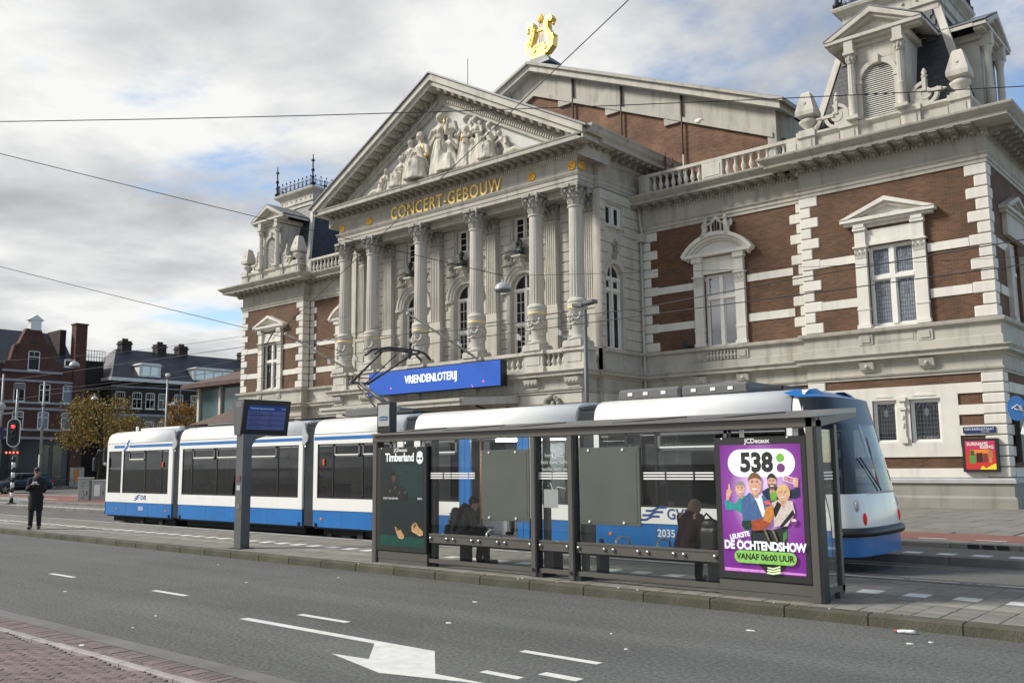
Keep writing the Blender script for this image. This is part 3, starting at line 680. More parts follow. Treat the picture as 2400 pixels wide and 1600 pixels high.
    for (R1, R2, dd) in ((1.95, 1.80, .36), (1.80, 1.68, .26), (1.68, 1.60, .16)):
        o1 = arcp(R1, 9.13, .96*(1.95/R1)**.2); o2 = arcp(R2, 9.13, .96*(1.95/R1)**.2)
        for k in range(16): mb.prism([o1[k], o1[k+1], o2[k+1], o2[k]], 'y', -dd, .02, M=MW)
    mb.prism(arcp(1.62, 9.13, .78), 'y', -.06, .02, M=MW)
    mb.build('window_surround', M_['white'], hall)
    for q in (-1, 1): mb = MB(); capital_flat(mb, MW, *sorted((q*1.12, q*.72)), 8.92, 9.36, .17); mb.build('capital', M_['white'], hall)
    pm = MB()
    for q in (-1, 1):
        pm.sphere((q*.44, -.22, 11.62), .11); pm.tube([(q*.44, -.22, 11.5), (q*.48, -.2, 11.25), (q*.50, -.2, 11.10)], [.10, .14, .13], 8); pm.tube([(q*.45, -.22, 11.45), (q*.3, -.3, 11.4), (q*.2, -.25, 11.5)], .05, 6)
        pm.tube([(q*.52, -.22, 11.1), (q*.62, -.3, 10.95), (q*.8, -.24, 10.78)], [.10, .08, .05], 7); pm.tube([(q*.45, -.26, 11.1), (q*.5, -.36, 10.98), (q*.62, -.3, 10.82)], [.09, .07, .05], 7); pm.sphere((q*.62, -.1, 11.4), (.10, .05, .18))
    pm.tube([(-.2, -.18, 11.0), (-.23, -.18, 11.35), (-.13, -.18, 11.62)], [.06, .05, .06], 6); pm.tube([(.2, -.18, 11.0), (.23, -.18, 11.35), (.13, -.18, 11.62)], [.06, .05, .06], 6); pm.box(-.16, .16, -.2, -.08, 10.98, 11.06); pm.sphere((0, -.18, 11.65), (.14, .07, .09)); pm.tube([(-.06, -.2, 11.0), (-.06, -.2, 11.6)], .022, 5); pm.tube([(.06, -.2, 11.0), (.06, -.2, 11.6)], .022, 5)
    for k in range(10): pm.sphere((random.uniform(-.34, .34), -.22, random.uniform(10.96, 11.08)), .07, 7, 5)
    pm.box(-.5, .5, -.2, 0, 10.9, 10.99)
    remesh(pm, 'putti_group', M_['statue'], .028, hall, 2, M=MW)
    # pedestal-zone panels, brackets, little balusters under the wing window
    for q in (-1, 1):
        for MM, xx in ((MT, 1.0), (MW, .92)):
            mb = MB().box(q*xx-.24, q*xx+.24, -.15, -.08, 5.87, 6.26, M=MM).box(q*xx-.15, q*xx+.15, -.185, -.15, 5.95, 6.18, M=MM); mb.build('pedestal_panel', M_['beige'], hall)
            mb = MB().prism([(-.05, 5.24), (-.30, 5.24), (-.26, 5.15), (-.2, 5.0), (-.1, 4.96), (-.05, 4.92)], 'x', q*xx-.24, q*xx+.24, M=MM).sphere((q*xx, -.24, 5.1), (.07, .07, .07), 8, 6, M=MM).box(q*xx-.2, q*xx+.2, -.13, -.05, 4.92, 4.97, M=MM)
            mb.build('bracket', M_['cream'], hall)
    MB().box(-.68, .68, -.108, -.095, 5.90, 6.24, M=MT).box(-.6,.6,-.12,-.1,5.97,6.17,M=MT).build('pedestal_panel', M_['beige'], hall)
    BALS = bpy.data.meshes.get('small_baluster') or MB().lathe([(a*.8, z*.5) for a, z in ba], n=8).mesh('small_baluster', M_['beige'])
    for k in range(9): inst('baluster', BALS, hall, (XC+11.72*s-.6+k*.15, WW-.13, 5.90))
    # parapet of the tower, balustrade of the wing
    pp = tp([(15.75, 38), (15.75, 32.30), (21.50, 32.30), (21.50, 38)])
    sweep(MB(), pp, [(-.3,13.1),(.12,13.1),(.12,13.28),(0,13.32),(0,13.80),(.06,13.84),(.14,13.90),(.14,13.98),(-.3,14.02)]).build('parapet', M_['cream'], hall)
    for xx in (15.95, 17.55, 19.71, 21.30):
        MP = FR(xx*s, 32.30)
        mb = MB().box(-.32,.32,-.12,.02,13.27,13.84,M=MP).box(-.36,.36,-.2,.02,13.84,14.05,M=MP); mb.build('parapet_pier', M_['cream'], hall)
        MB().box(-.20,.20,-.15,-.12,13.38,13.74,M=MP).build('pier_panel', M_['beige'], hall)
    for a, b in ((16.35, 17.15), (17.95, 19.31), (20.1, 20.9)): MB().box((a)*s, (b)*s, -.03, .02, 13.40, 13.74, M=FR(0, 32.30)).build('parapet_panel', M_['beige'], hall)
    by = 32.75
    mb = MB().box(8.2*s, 15.5*s, by-.12, by+.12, 13.10, 13.27, M=Matrix.Translation((XC,0,0))).box(8.2*s, 15.5*s, by-.14, by+.14, 13.97, 14.10, M=Matrix.Translation((XC,0,0)))
    mb.build('balustrade_rail', M_['cream'], hall)
    for xx in (8.5, 11.75, 15.2): MB().box(-.46 if xx == 11.75 else -.25, .46 if xx == 11.75 else .25, -.135, .135, 13.27, 13.97, M=FR(xx*s, by)).box(-.36 if xx == 11.75 else -.16,.36 if xx == 11.75 else .16,-.16,-.13,13.38,13.86,M=FR(xx*s, by)).build('balustrade_pier', M_['cream'], hall)
    for a, b in ((8.95, 11.1), (12.4, 14.8)):
        for k in range(8): inst('baluster', BAL, hall, (XC+s*(a+(b-a)*k/7), by, 13.27))
    # urn finials and scroll ornaments
    for xx in (15.95, 21.30):
        MU = FR(xx*s, 32.45)
        mb = MB().box(-.28,.28,-.28,.28,14.04,14.14,M=MU).lathe([(.10,14.14),(.12,14.22),(.30,14.42),(.33,14.52),(.22,14.60),(.16,14.66)],n=16,M=MU,mod=lambda k,z:1+.06*(k%2))
        mb.loft([[(q*a,r*a,z) for q,r in ((-1,-1),(1,-1),(1,1),(-1,1))] for a,z in ((.18,14.64),(.35,14.70),(.36,14.86),(.17,15.58),(.13,15.64))],True,True,M=MU)
        for q in (-1,1): mb.lathe([(.05,-.02),(.05,.02)],n=8,M=MU@Matrix.Translation((0,-.30,15.1+q*.07))@Matrix.Rotation(pi/2,4,'X'))
        mb.build('urn_finial', M_['cream'], hall)
    for q in (-1, 1):
        MU = FR(cx+q*1.55, 32.40); mb = MB()
        for r1, r2 in ((.46,.34),(.22,.12)):
            for k in range(20):
                a0, a1 = 2*pi*k/20, 2*pi*(k+1)/20
                if q*cos(a0) > .15 and sin(a0) > .2 and r1 > .3: continue
                mb.prism([(r1*cos(a0),14.42+r1*sin(a0)),(r1*cos(a1),14.42+r1*sin(a1)),(r2*cos(a1),14.42+r2*sin(a1)),(r2*cos(a0),14.42+r2*sin(a0))],'y',-.10,.10,M=MU)
        mb.box(-.06,.06,-.13,.13,14.5,14.98,M=MU).box(q*.1,q*.55,-.13,.13,14.4,14.52,M=MU).lathe([(.05,14.98),(.12,15.06),(.06,15.12),(.10,15.2),(.03,15.34)],n=8,M=MU).box(-q*.5,q*.1,-.08,.08,14.04,14.62,M=MU)
        mb.tube([MU@Vector((q*.55,0,14.46)),MU@Vector((q*.72,0,14.46))],[.07,.01],6)
        mb.build('scroll_ornament', M_['cream'], hall)
    # dormer
    MD = FR(cx, 32.35)
    mb = MB().box(-1.0,-.62,0,1.6,14.0,16.75,M=MD).box(.62,1.0,0,1.6,14.0,16.75,M=MD).box(-.62,.62,0,.3,16.16,16.75,M=MD).box(-.95,.95,.3,1.6,14.0,16.7,M=MD)
    o1=[(.62*cos(pi*k/14),15.42+.62*sin(pi*k/14)) for k in range(15)]
    for k in range(14): mb.prism([o1[k],o1[k+1],(o1[k+1][0],16.17),(o1[k][0],16.17)],'y',.0,.3,M=MD)
    o2=[(.74*cos(pi*k/14),15.42+.74*sin(pi*k/14)) for k in range(15)]; o3=[(.58*cos(pi*k/14),15.42+.58*sin(pi*k/14)) for k in range(15)]
    for k in range(14): mb.prism([o2[k],o2[k+1],o3[k+1],o3[k]],'y',-.08,.1,M=MD)
    for q in (-1,1): mb.box(q*.58,q*.74,-.08,.1,14.05,15.42,M=MD); mb.box(q*.55,q*.80,-.11,.1,15.36,15.46,M=MD)
    mb.box(-.1,.1,-.16,.05,15.98,16.3,M=MD); mb.box(-1.15,1.15,-.1,1.7,16.75,17.0,M=MD)
    pediment_tri(mb, MD, 1.72, 17.0, 18.0, .42, .2)
    for q in (-1,1): mb.prism([(q*1.74,17.13),(0,18.0),(0,17.78),(q*1.74,17.0)],'y',.0,2.2,M=MD)
    mb.build('dormer', M_['cream'], hall)
    MB().prism([(.585*cos(pi*k/14),15.42+.585*sin(pi*k/14)) for k in range(15)]+[(-.585,14.06),(.585,14.06)],'y',.22,.26,M=MD).build('louvre_back', M_['dark'], hall)
    lv = MB()
    for k in range(25):
        z_ = 14.10+k*.077; hw = .57 if z_ < 15.42 else math.sqrt(max(.57**2-(z_-15.42)**2, 0))
        if hw > .05: lv.add([(-hw,.02,z_),(hw,.02,z_),(hw,.10,z_+.065),(-hw,.10,z_+.065),(-hw,.02,z_-.014),(hw,.02,z_-.014),(hw,.10,z_+.051),(-hw,.10,z_+.051)],[(0,1,2,3),(4,5,6,7),(0,1,5,4)],M=MD)
    lv.build('louvre_slats', M_['frame'], hall, kind='stuff')
    for q in (-1,1):
        ml = MB().box(q*.86-.22,q*.86+.22,-.44,0,14.02,14.14,M=MD).lathe([(.17,14.14),(.15,14.2),(.155,14.5),(.155,14.92),(.17,14.96)],(q*.86,-.2,0),14,M=MD)
        ml.lathe([(.135,14.96),(.12,16.12)],(q*.86,-.2,0),20,False,M=MD,mod=lambda k,z:1-.10*(k%2)); ml.lathe([(.13,16.12),(.13,16.2),(.15,16.36),(.20,16.46)],(q*.86,-.2,0),12,M=MD); ml.box(q*.86-.2,q*.86+.2,-.42,0,16.46,16.56,M=MD).box(q*.86-.16,q*.86+.16,-.38,0,16.56,16.99,M=MD)
        for k in range(8):
            a=2*pi*k/8; ml.sphere((q*.86+.15*cos(a),-.2+.15*sin(a),16.3),(.04,.04,.09),6,4,M=MD)
        ml.build('dormer_column', M_['cream'], hall)
    rf = MB().prism([(-1.76,17.16),(0,18.02),(1.76,17.16),(1.76,17.20),(0,18.07),(-1.76,17.20)],'y',-.44,2.3,M=MD).build('dormer_roof', M_['zinc'], hall)
    if s > 0:   # second dormer on the right flank
        MD2 = SR(21.5, 35.6); mb = MB().box(-1.0,1.0,0,1.6,14.0,16.75,M=MD2).box(-1.15,1.15,-.1,1.7,16.75,17.0,M=MD2); pediment_tri(mb, MD2, 1.72, 17.0, 18.0, .42, .2)
        for q in (-1,1):
            mb.prism([(q*1.74,17.13),(0,18.0),(0,17.78),(q*1.74,17.0)],'y',.0,2.2,M=MD2); mb.box(q*.86-.2,q*.86+.2,-.42,0,14.02,14.14,M=MD2); mb.lathe([(.16,14.14),(.15,14.9),(.17,14.96),(.13,15.0),(.12,16.12),(.15,16.3),(.2,16.5)],(q*.86,-.2,0),14,M=MD2); mb.box(q*.86-.18,q*.86+.18,-.4,0,16.5,16.99,M=MD2)
        mb.build('dormer', M_['cream'], hall)
        MB().prism([(-1.76,17.16),(0,18.02),(1.76,17.16),(1.76,17.20),(0,18.07),(-1.76,17.20)],'y',-.44,2.3,M=MD2).build('dormer_roof', M_['zinc'], hall)
    # mansard roof
    b0, b1, t0 = 2.78, 14.0, 1.62; zt = 18.4; yf, yt = 33.05, 34.22; yb = yf+2*b0; ytb = yt+2*t0
    rings = [[(cx-b0,yf,b1),(cx+b0,yf,b1),(cx+b0,yb,b1),(cx-b0,yb,b1)],[(cx-t0,yt,zt),(cx+t0,yt,zt),(cx+t0,ytb,zt),(cx-t0,ytb,zt)]]
    MX = Matrix.Translation((XC,0,0))
    roof = MB().loft(rings, True, True, M=MX).build('roof', M_['slatet'], hall)
    if s > 0:
        slm = MB().box(-.158,.158,-.012,.012,0,.27).mesh('slate', M_['slate']); nr = 20; dy = (yt-yf)/(zt-b1); tilt = math.atan(dy)
        for r in range(nr):
            z_ = b1+(zt-b1)*r/nr; fz = (z_-b1)/(zt-b1); hw = b0+(t0-b0)*fz-.12; y_ = yf+(yt-yf)*fz; n = int(2*hw/.325)
            for k in range(n):
                xx = -hw+.16+(2*hw-.32)*(k+(.0 if r % 2 else .0))/max(n-1,1)+(.1 if r % 2 else -.1)
                if abs(xx) > hw-.1: continue
                if abs(xx) < .98 and z_ < 16.6: continue
                if abs(xx) < 1.8-(z_-16.6)*1.3 and z_ < 17.9: continue
                inst('slate', slm, roof, (XC+cx+xx, y_-.030, z_), (-tilt+.05, 0, random.uniform(-.015,.015)))
    for (q, r) in ((-1,0),(1,0),(1,1),(-1,1)):
        A = Vector((XC+cx+q*b0, yf if r==0 else yb, b1)); B = Vector((XC+cx+q*t0, yt if r==0 else ytb, zt+.05))
        mb = MB(); d=.13
        mb.loft([[(A.x-d,A.y-d*.3,A.z),(A.x+d,A.y-d*.3,A.z),(A.x+d,A.y+d,A.z),(A.x-d,A.y+d,A.z)],[(B.x-d,B.y-d*.3,B.z),(B.x+d,B.y-d*.3,B.z),(B.x+d,B.y+d,B.z),(B.x-d,B.y+d,B.z)]],True,True)
        mb.build('hip_board', M_['cream'], hall)
    tpth = [P(cx-t0,yt),P(cx+t0,yt),P(cx+t0,ytb),P(cx-t0,ytb)]
    sweep(MB(), tpth, [(-.2,18.2),(.12,18.2),(.12,18.42),(.2,18.46),(.14,18.5),(.14,18.95),(.2,18.98),(.24,19.02),(.42,19.14),(.46,19.24),(.46,19.28),(-.2,19.34)], closed=True).build('roof_cornice', M_['cream'], hall)
    MB().box(cx-t0-.1,cx+t0+.1,yt-.1,ytb+.1,19.28,19.36,M=MX).build('roof_deck', M_['zinc'], hall)
    for k in range(7): MB().lathe([(.05,0),(.06,.02),(.02,.06)],n=8,M=FR(cx-1.5+k*.5,yt-.14)@Matrix.Translation((0,0,18.72))@Matrix.Rotation(pi/2,4,'X')).build('stud', M_['cream'], hall)
    # iron cresting
    cr_ = MB()
    for a, d, l, nrm in list(runs(tpth+[tpth[0]])):
        Fm = frameM(a+nrm*.30-d*.30, d, nrm); l += .6
        cr_.box(0,l,-.02,.02,19.40,19.44,M=Fm).box(0,l,-.015,.015,19.72,19.75,M=Fm)
        n = 9
        for k in range(n):
            t=l*(k+.5)/n
            cr_.tube([Fm@Vector((t,0,19.4)),Fm@Vector((t,0,19.98))],[.02,.012],5); cr_.sphere(Fm@Vector((t,0,19.98)),(.05,.05,.07),6,4); cr_.sphere(Fm@Vector((t,0,19.55)),(.05,.05,.05),6,4)
            for q in (-1,1): cr_.tube([Fm@Vector((t+q*.02,0,19.45)),Fm@Vector((t+q*.14,0,19.52)),Fm@Vector((t+q*.13,0,19.66)),Fm@Vector((t+q*.04,0,19.64)),Fm@Vector((t+q*.12,0,19.86))],.014,4)
    cr_.build('iron_cresting', M_['iron'], hall)
    fin = [(.16,19.36),(.16,19.5),(.08,19.56),(.06,19.8),(.12,19.88),(.06,19.96),(.05,20.2),(.11,20.28),(.11,20.34),(.05,20.44),(.04,20.85),(.13,20.93),(.05,21.02),(.02,21.2),(.045,21.26),(.01,21.34)]
    for q in (-1,1):
        for r in (0,1): MB().lathe(fin,n=10,M=FR(cx+q*(t0+.28), (yt-.28) if r==0 else (ytb+.28))).build('iron_finial', M_['iron'], hall)
# ------------------------------------------------------------------ street sign, poster case on the right tower
MT = FR(18.63, TW)
ss = MB().box(1.95, 3.02-.1, -.10, -.06, 2.70, 2.90, M=MT).build('street_sign', mat('enamel_blue',(.012,.03,.13),.25), hall)
text('lettering', 'VAN BAERLESTRAAT', M_['frame'], ss, (XC+18.63+2.435, TW-.103, 2.82), .12, sx=.80)
text('lettering', 'OUD-ZUID', M_['frame'], ss, (XC+18.63+2.62, TW-.103, 2.735), .055, sx=.9)
pc = MB().box(1.92, 2.98, -.24, -.06, 1.45, 2.52, M=MT).build('poster_case', M_['black'], hall)
def quad(name, m, par, x0, x1, z0, z1, y, M=None): return MB().add([(x0,y,z0),(x1,y,z0),(x1,y,z1),(x0,y,z1)],[(0,1,2,3)],M=M).build(name, m, par, fix=False)
quad('poster_print', flat('poster_pink',(.52,.02,.09)), pc, 2.01, 2.90, 1.53, 2.44, -.244, MT)
quad('poster_print', flat('poster_red',(.55,.03,.02)), pc, 2.01, 2.90, 1.55, 2.12, -.245, MT)
quad('poster_print', flat('poster_orange',(.75,.22,.02)), pc, 2.15, 2.76, 2.02, 2.16, -.246, MT)
MB().add([(2.42,-.247,1.53),(2.90,-.247,1.53),(2.90,-.247,1.72),(2.75,-.247,1.66),(2.6,-.247,1.56),(2.5,-.247,1.66)],[(0,1,2,3,4,5)],M=MT).build('poster_print', flat('poster_yellow',(.85,.65,.02)), pc, fix=False)
for a,b,c,d,nm,col in ((2.13,2.30,1.72,1.98,'poster_green',(.05,.30,.05)),(2.16,2.28,1.98,2.13,'poster_dgreen',(.02,.10,.03)),(2.34,2.52,1.76,2.06,'poster_black',(.02,.015,.015)),(2.54,2.66,1.76,2.04,'poster_maroon',(.18,.03,.02)),(2.68,2.82,1.90,2.12,'poster_tan',(.40,.16,.07)),(2.71,2.79,1.74,1.90,'poster_tan2',(.5,.22,.1))): quad('poster_print', flat(nm,col), pc, a, b, c, d, -.2475, MT)
for x, z in ((2.22,2.17),(2.75,2.17)): MB().lathe([(.035,0),(.035,.001)],n=10,M=MT@Matrix.Translation((x,-.248,z))@Matrix.Rotation(pi/2,4,'X')).build('poster_print', flat('poster_skin',(.25,.11,.06)), pc)
text('lettering','SURINAME',M_['frame'],pc,(XC+18.63+2.38,TW-.249,2.34),.145,bold=.004,sx=.92)
text('lettering','RISING',M_['frame'],pc,(XC+18.63+2.66,TW-.249,2.235),.145,bold=.004,sx=.92)
# ------------------------------------------------------------------ portico
PY = 28.95; CY = 29.2; BY = 30.4; COLX = (-7.37, -5.26, -1.80, 1.80, 5.26, 7.37)
ppath = [P(-7.95,35.6),P(-7.95,30.05),P(-7.68,30.05),P(-7.68,PY),P(7.68,PY),P(7.68,30.05),P(7.95,30.05),P(7.95,35.6)]
sweep(MB(), ppath, LOWC[:13]+[(-.2,5.56)]).build('string_course', M_['beige'], hall)
for q in (-1,1): sweep(MB(), [P(q*7.95,30.05),P(q*7.95,33.2)] if q>0 else [P(q*7.95,33.2),P(q*7.95,30.05)], [(-.2,5.56)]+LOWC[13:]).build('pedestal_course', M_['beige'], hall)
ENT = [(-.5,13.12),(.0,13.12),(.0,13.28),(.03,13.29),(.03,13.45),(.06,13.47),(.12,13.58),(.12,13.61),(-.02,13.63),(-.02,14.20),(.03,14.22),(.06,14.26),(.07,14.42),(.13,14.44),(.15,14.60),(.85,14.60),(.85,14.76),(.88,14.78),(.90,14.84),(-.5,14.90)]
sweep(MB(), ppath, ENT).build('entablature', M_['beige'], hall)
dentils(ppath, 14.265, .14, .065, .055, .07, .06)
fpth = [P(-7.68,PY),P(7.68,PY)]; modillions(fpth, 14.60, .43, .0, .86, -.12)
spth = [P(7.95,30.4),P(7.95,35.2)]; modillions(spth, 14.60, .46, .3, .92, -.12); modillions([P(7.68,28.95),P(7.68,30.0)], 14.60, .46, .3, .92, -.12)
CR2 = [(.85,14.78),(.95,14.86),(1.0,15.0),(1.06,15.08),(1.06,15.12),(-.3,15.16)]
for q in (-1,1): sweep(MB(), [P(q*7.95,28.2),P(q*7.95,35.6)] if q>0 else [P(q*7.95,35.6),P(q*7.95,28.2)], CR2).build('gutter', M_['beige'], hall)
# back wall
WXS = (-3.53, 0, 3.53)
holes = [(x-.72,x+.72,6.46,10.24) for x in WXS]+[(x-.62,x+.62,11.72,12.86) for x in WXS]
FB = FR(0, BY)
wall('portico_wall', M_['cream'], FB, -7.58, 7.58, 5.5, 13.15, holes, .4)
MB().box(-7.2,7.2,.75,3.0,.3,13.1,M=FB).build('core', M_['dark'], hall)
for q in (-1,1): wall('portico_side_wall', M_['cream'], SR(7.95,30.05) if q>0 else SL(-7.95,33.2), .0, 3.15, .3, 13.15, [(.35,1.55,6.46,10.05),(.42,1.60,11.66,12.58)] if q>0 else [], .34)
MB().box(-7.68,7.68,PY+.02,BY,5.42,5.58,M=Matrix.Translation((XC,0,0))).build('balcony_floor', M_['beige'], hall)
MB().box(-7.6,7.6,PY+.4,BY,12.95,13.14,M=Matrix.Translation((XC,0,0))).build('portico_ceiling', M_['beige'], hall)
for a in range(5):
    x0, x1 = COLX[a]+.5, COLX[a+1]-.5; mb=MB()
    mb.box(x0,x1,29.4,29.5,12.86,12.96,M=MX).box(x0,x1,30.1,30.2,12.86,12.96,M=MX).build('ceiling_coffer', M_['cream'], hall)
def spandrel(M, xc, zs, R, ztop, d0, d1, m='cream'):
    mb = MB(); o=[(xc+R*cos(pi*k/16), zs+R*sin(pi*k/16)) for k in range(17)]
    for k in range(16): mb.prism([o[k],o[k+1],(o[k+1][0],ztop),(o[k][0],ztop)],'y',d0,d1,M=M)
    return mb.build('spandrel', M_[m], hall)
def courses(M, segs, z0, z1, n, dep, skip=()):
    h=(z1-z0)/n
    for k in range(n):
        for a,b in segs:
            za,zb=z0+k*h+.02,z0+(k+1)*h-.02
            aa,bb=a,b
            cuts=[(aa,bb)]
            for (c,d,e,f_) in skip:
                if zb>e and za<f_: cuts=[w for (p,q) in cuts for w in ([(p,min(q,c)),(max(p,d),q)] if (c<q and d>p) else [(p,q)]) if w[1]-w[0]>.06]
            for p,q in cuts: MB().box(p,q,-dep,.02,za,zb,M=M,bev=.015).build('stone_course', M_['cream'], hall)
segs=[(-7.0,-5.65),(-4.9,-2.18),(-1.42,1.42),(2.18,4.9),(5.65,7.0)]
sk=[(x-1.22,x+1.22,9.35,10.75) for x in WXS]+[(x-.80,x+.80,6.4,10.6) for x in WXS]+[(x-.72,x+.72,11.64,12.94) for x in WXS]+[(x-1.25,x+1.25,10.6,11.4) for x in WXS]
courses(FB, segs, 6.48, 12.9, 15, .05, sk)
for x in WXS:
    spandrel(FB, x, 9.5, .72, 10.25, 0, .35)
    window(FB, x-.70, x+.70, 6.46, 9.5, dep=.2, cols=2, trans=7.95, arch=True, grid=[(2,3),(2,3)], mull=.14)
    window(FB, x-.60, x+.60, 11.74, 12.84, dep=.16, cols=2, grid=[(1,3)], mull=.10, bars=True)
    mb=MB()
    for R1,R2,dd in ((1.20,1.08,.12),(1.08,.90,.08),(.90,.74,.05)):
        o=[(x+R1*cos(pi*k/18),9.5+R1*sin(pi*k/18)) for k in range(19)]; i_=[(x+R2*cos(pi*k/18),9.5+R2*sin(pi*k/18)) for k in range(19)]
        for k in range(18): mb.prism([o[k],o[k+1],i_[k+1],i_[k]],'y',-dd,.02,M=FB)
    for q in (-1,1): mb.box(x+q*.73,x+q*1.24,-.14,.02,9.38,9.5,M=FB); mb.box(x+q*.74,x+q*.95,-.07,.02,6.46,9.38,M=FB)
    mb.build('arch_moulding', M_['cream'], hall)
    mb=MB().box(x-1.25,x+1.25,-.05,.02,10.72,11.30,M=FB).box(x-1.25,x+1.25,-.09,.02,11.28,11.36,M=FB).box(x-1.25,x+1.25,-.09,.02,10.66,10.74,M=FB)
    for q in (-1,1):
        for c_,rr_ in ((.55,.16),(.9,.17)):
            pts=[FB@Vector((x+q*(c_+rr_*(1-t/14)*cos(t*.8)),-.07,11.0+rr_*(1-t/14)*sin(t*.8))) for t in range(13)]; mb.tube(pts,.028,5)
        mb.prism([(x+q*.85,10.1),(x+q*1.25,10.1),(x+q*1.25,10.66),(x+q*.72,10.66)],'y',-.04,.02,M=FB)
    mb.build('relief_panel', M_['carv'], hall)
    mb=MB().prism([(-.02,10.9),(-.5,10.9),(-.48,10.82),(-.36,10.72),(-.26,10.5),(-.12,10.38),(-.02,10.28)],'x',x-.16,x+.16,M=FB).box(x-.26,x+.26,-.54,0,10.88,10.95,M=FB)
    for q in (-1,1): mb.lathe([(.08,-.03),(.08,.03)],n=10,M=FB@Matrix.Translation((x+q*.17,-.36,10.74))@Matrix.Rotation(pi/2,4,'Y'))
    mb.build('console', M_['cream'], hall)
    bu=MB().sphere((0,-.02,.60),(.115,.14,.16),12,9).tube([(0,.02,.30),(0,0,.48)],[.085,.075],9).sphere((0,.02,.22),(.27,.16,.16),12,8).sphere((0,.03,.64),(.135,.14,.13),12,8).tube([(0,0,.02),(0,0,.14)],[.11,.14],9)
    bu.sphere((0,-.15,.59),(.025,.03,.035),6,5).sphere((0,-.10,.52),(.06,.05,.05),8,6)
    if x>1: bu.tube([(-.12,0,.66),(-.15,0,.5),(-.13,-.02,.36)],.06,7).tube([(.12,0,.66),(.15,0,.5),(.13,-.02,.36)],.06,7)
    elif abs(x)<1: bu.sphere((0,-.11,.46),(.08,.06,.1),8,6)
    else: bu.sphere((0,.05,.70),(.15,.14,.11),10,7)
    bo=remesh(bu,'bust',M_['bronze'],.022,hall,2,M=FB@Matrix.Translation((x,-.30,10.94))@Matrix.Rotation(.35 if x<3 else -.2,4,'Z'))
    bo['label']='dark bronze bust on a bracket'
# side openings
SM=SR(7.95,30.05); spandrel(SM,.95,9.45,.60,10.06,0,.3)
window(SM,.35,1.55,6.46,9.45,dep=.2,cols=2,trans=8.95,arch=True,mull=.14); window(SM,.42,1.60,11.66,12.58,dep=.14,cols=2,mull=.16)
courses(SM,[(.0,2.93)],6.48,13.08,15,.05,[(.24,1.66,6.4,10.2),(.34,1.68,11.60,12.64),(.5,1.4,10.2,10.9)])
mb=MB()
for R1,R2,dd in ((.78,.60,.075),):
    o=[(.95+R1*cos(pi*k/18),9.45+R1*sin(pi*k/18)) for k in range(19)]; i_=[(.95+R2*cos(pi*k/18),9.45+R2*sin(pi*k/18)) for k in range(19)]
    for k in range(18): mb.prism([o[k],o[k+1],i_[k+1],i_[k]],'y',-dd,.02,M=SM)
mb.build('arch_moulding', M_['cream'], hall)
mb=MB()
for k in range(9): mb.sphere((.95+random.uniform(-.1,.1),-.08,10.3+k*.09),(.1-.006*k+.02*(k%2),.07,.09),7,5,M=SM)
mb.build('carved_keystone', M_['carv'], hall)
MB().box(.3,1.72,-.1,.02,11.55,11.63,M=SM).build('window_sill', M_['cream'], hall)
# rain pipes
for x,y in ((8.12,32.88),): MB().tube([(XC+x,y-.14,12.6),(XC+x,y-.10,12.2),(XC+x+.05,y-.03,11.7),(XC+x+.05,y-.03,11.5)],.055,8).tube([(XC+x+.02,y-.06,11.3),(XC+x+.02,y-.06,.3)],.06,8).box(XC+x-.14,XC+x+.2,y-.2,y+.02,11.25,11.6).build('rain_pipe', M_['pipe'], hall)
for x in (4.0,9.0): pass
# columns
sh=[(.335,0),(.345,.06),(.325,.14),(.320,.2),(.285,3.52),(.285,3.56)]
shaft=MB().lathe(sh[2:],n=48,smooth=False,mod=lambda k,z:(1 if k%3 else .915) if .16<z<3.5 else 1).lathe([(.40,-.06),(.42,.02),(.40,.08),(.35,.14)],n=24).lathe([(.29,3.54),(.33,3.57),(.34,3.61),(.30,3.64)],n=24).mesh('shaft',M_['cream'])
dm=MB().lathe([(.44,.0),(.46,.05),(.44,.12),(.39,.18),(.37,.24),(.37,1.22),(.41,1.26),(.42,1.32),(.39,1.38),(.42,1.44),(.40,1.50)],n=28)
for k in range(40): 
    a=random.uniform(0,2*pi); z=random.uniform(.4,1.12); dm.sphere((.37*cos(a),.37*sin(a),z),(.07,.07,random.uniform(.05,.12)),6,4)
for k in range(6):
    a=2*pi*k/6; pts=[(.385*cos(a+t*.1-.5),.385*sin(a+t*.1-.5),1.05-.22*sin(t/10*pi)) for t in range(11)]; dm.tube(pts,.05,5)
drum=dm.mesh('carved_drum',M_['cream'])
gold_ring=MB().lathe([(.415,1.30),(.425,1.33),(.415,1.36)],n=28).mesh('gilt_ring',M_['goldp'])
plb=MB().box(-.46,.46,-.46,.46,0,.20).box(-.43,.43,-.43,.43,.20,.26).mesh('plinth_block',M_['cream'])
cp=MB().lathe([(.29,0),(.30,.1),(.31,.5),(.40,.78)],n=20)
for row,(n_,zb,hh,ro) in enumerate(((8,.02,.36,.34),(8,.28,.38,.40))):
    for k in range(n_):
        a=2*pi*(k+.5*row)/n_; R=Matrix.Rotation(a,4,'Z'); w_=.11
        pts=[[(.30+row*.01,-w_,zb),(.32+row*.01,0,zb),(.30+row*.01,w_,zb)],[(.33,-w_*1.1,zb+hh*.5),(.36,0,zb+hh*.55),(.33,w_*1.1,zb+hh*.5)],[(ro+.04,-w_,zb+hh*.86),(ro+.07,0,zb+hh*.95),(ro+.04,w_,zb+hh*.86)],[(ro+.12,-w_*.5,zb+hh*.84),(ro+.14,0,zb+hh*.86),(ro+.12,w_*.5,zb+hh*.84)],[(ro+.10,-w_*.3,zb+hh*.72),(ro+.11,0,zb+hh*.72),(ro+.10,w_*.3,zb+hh*.72)]]
        cp.loft(pts,False,False,False,True,M=R)
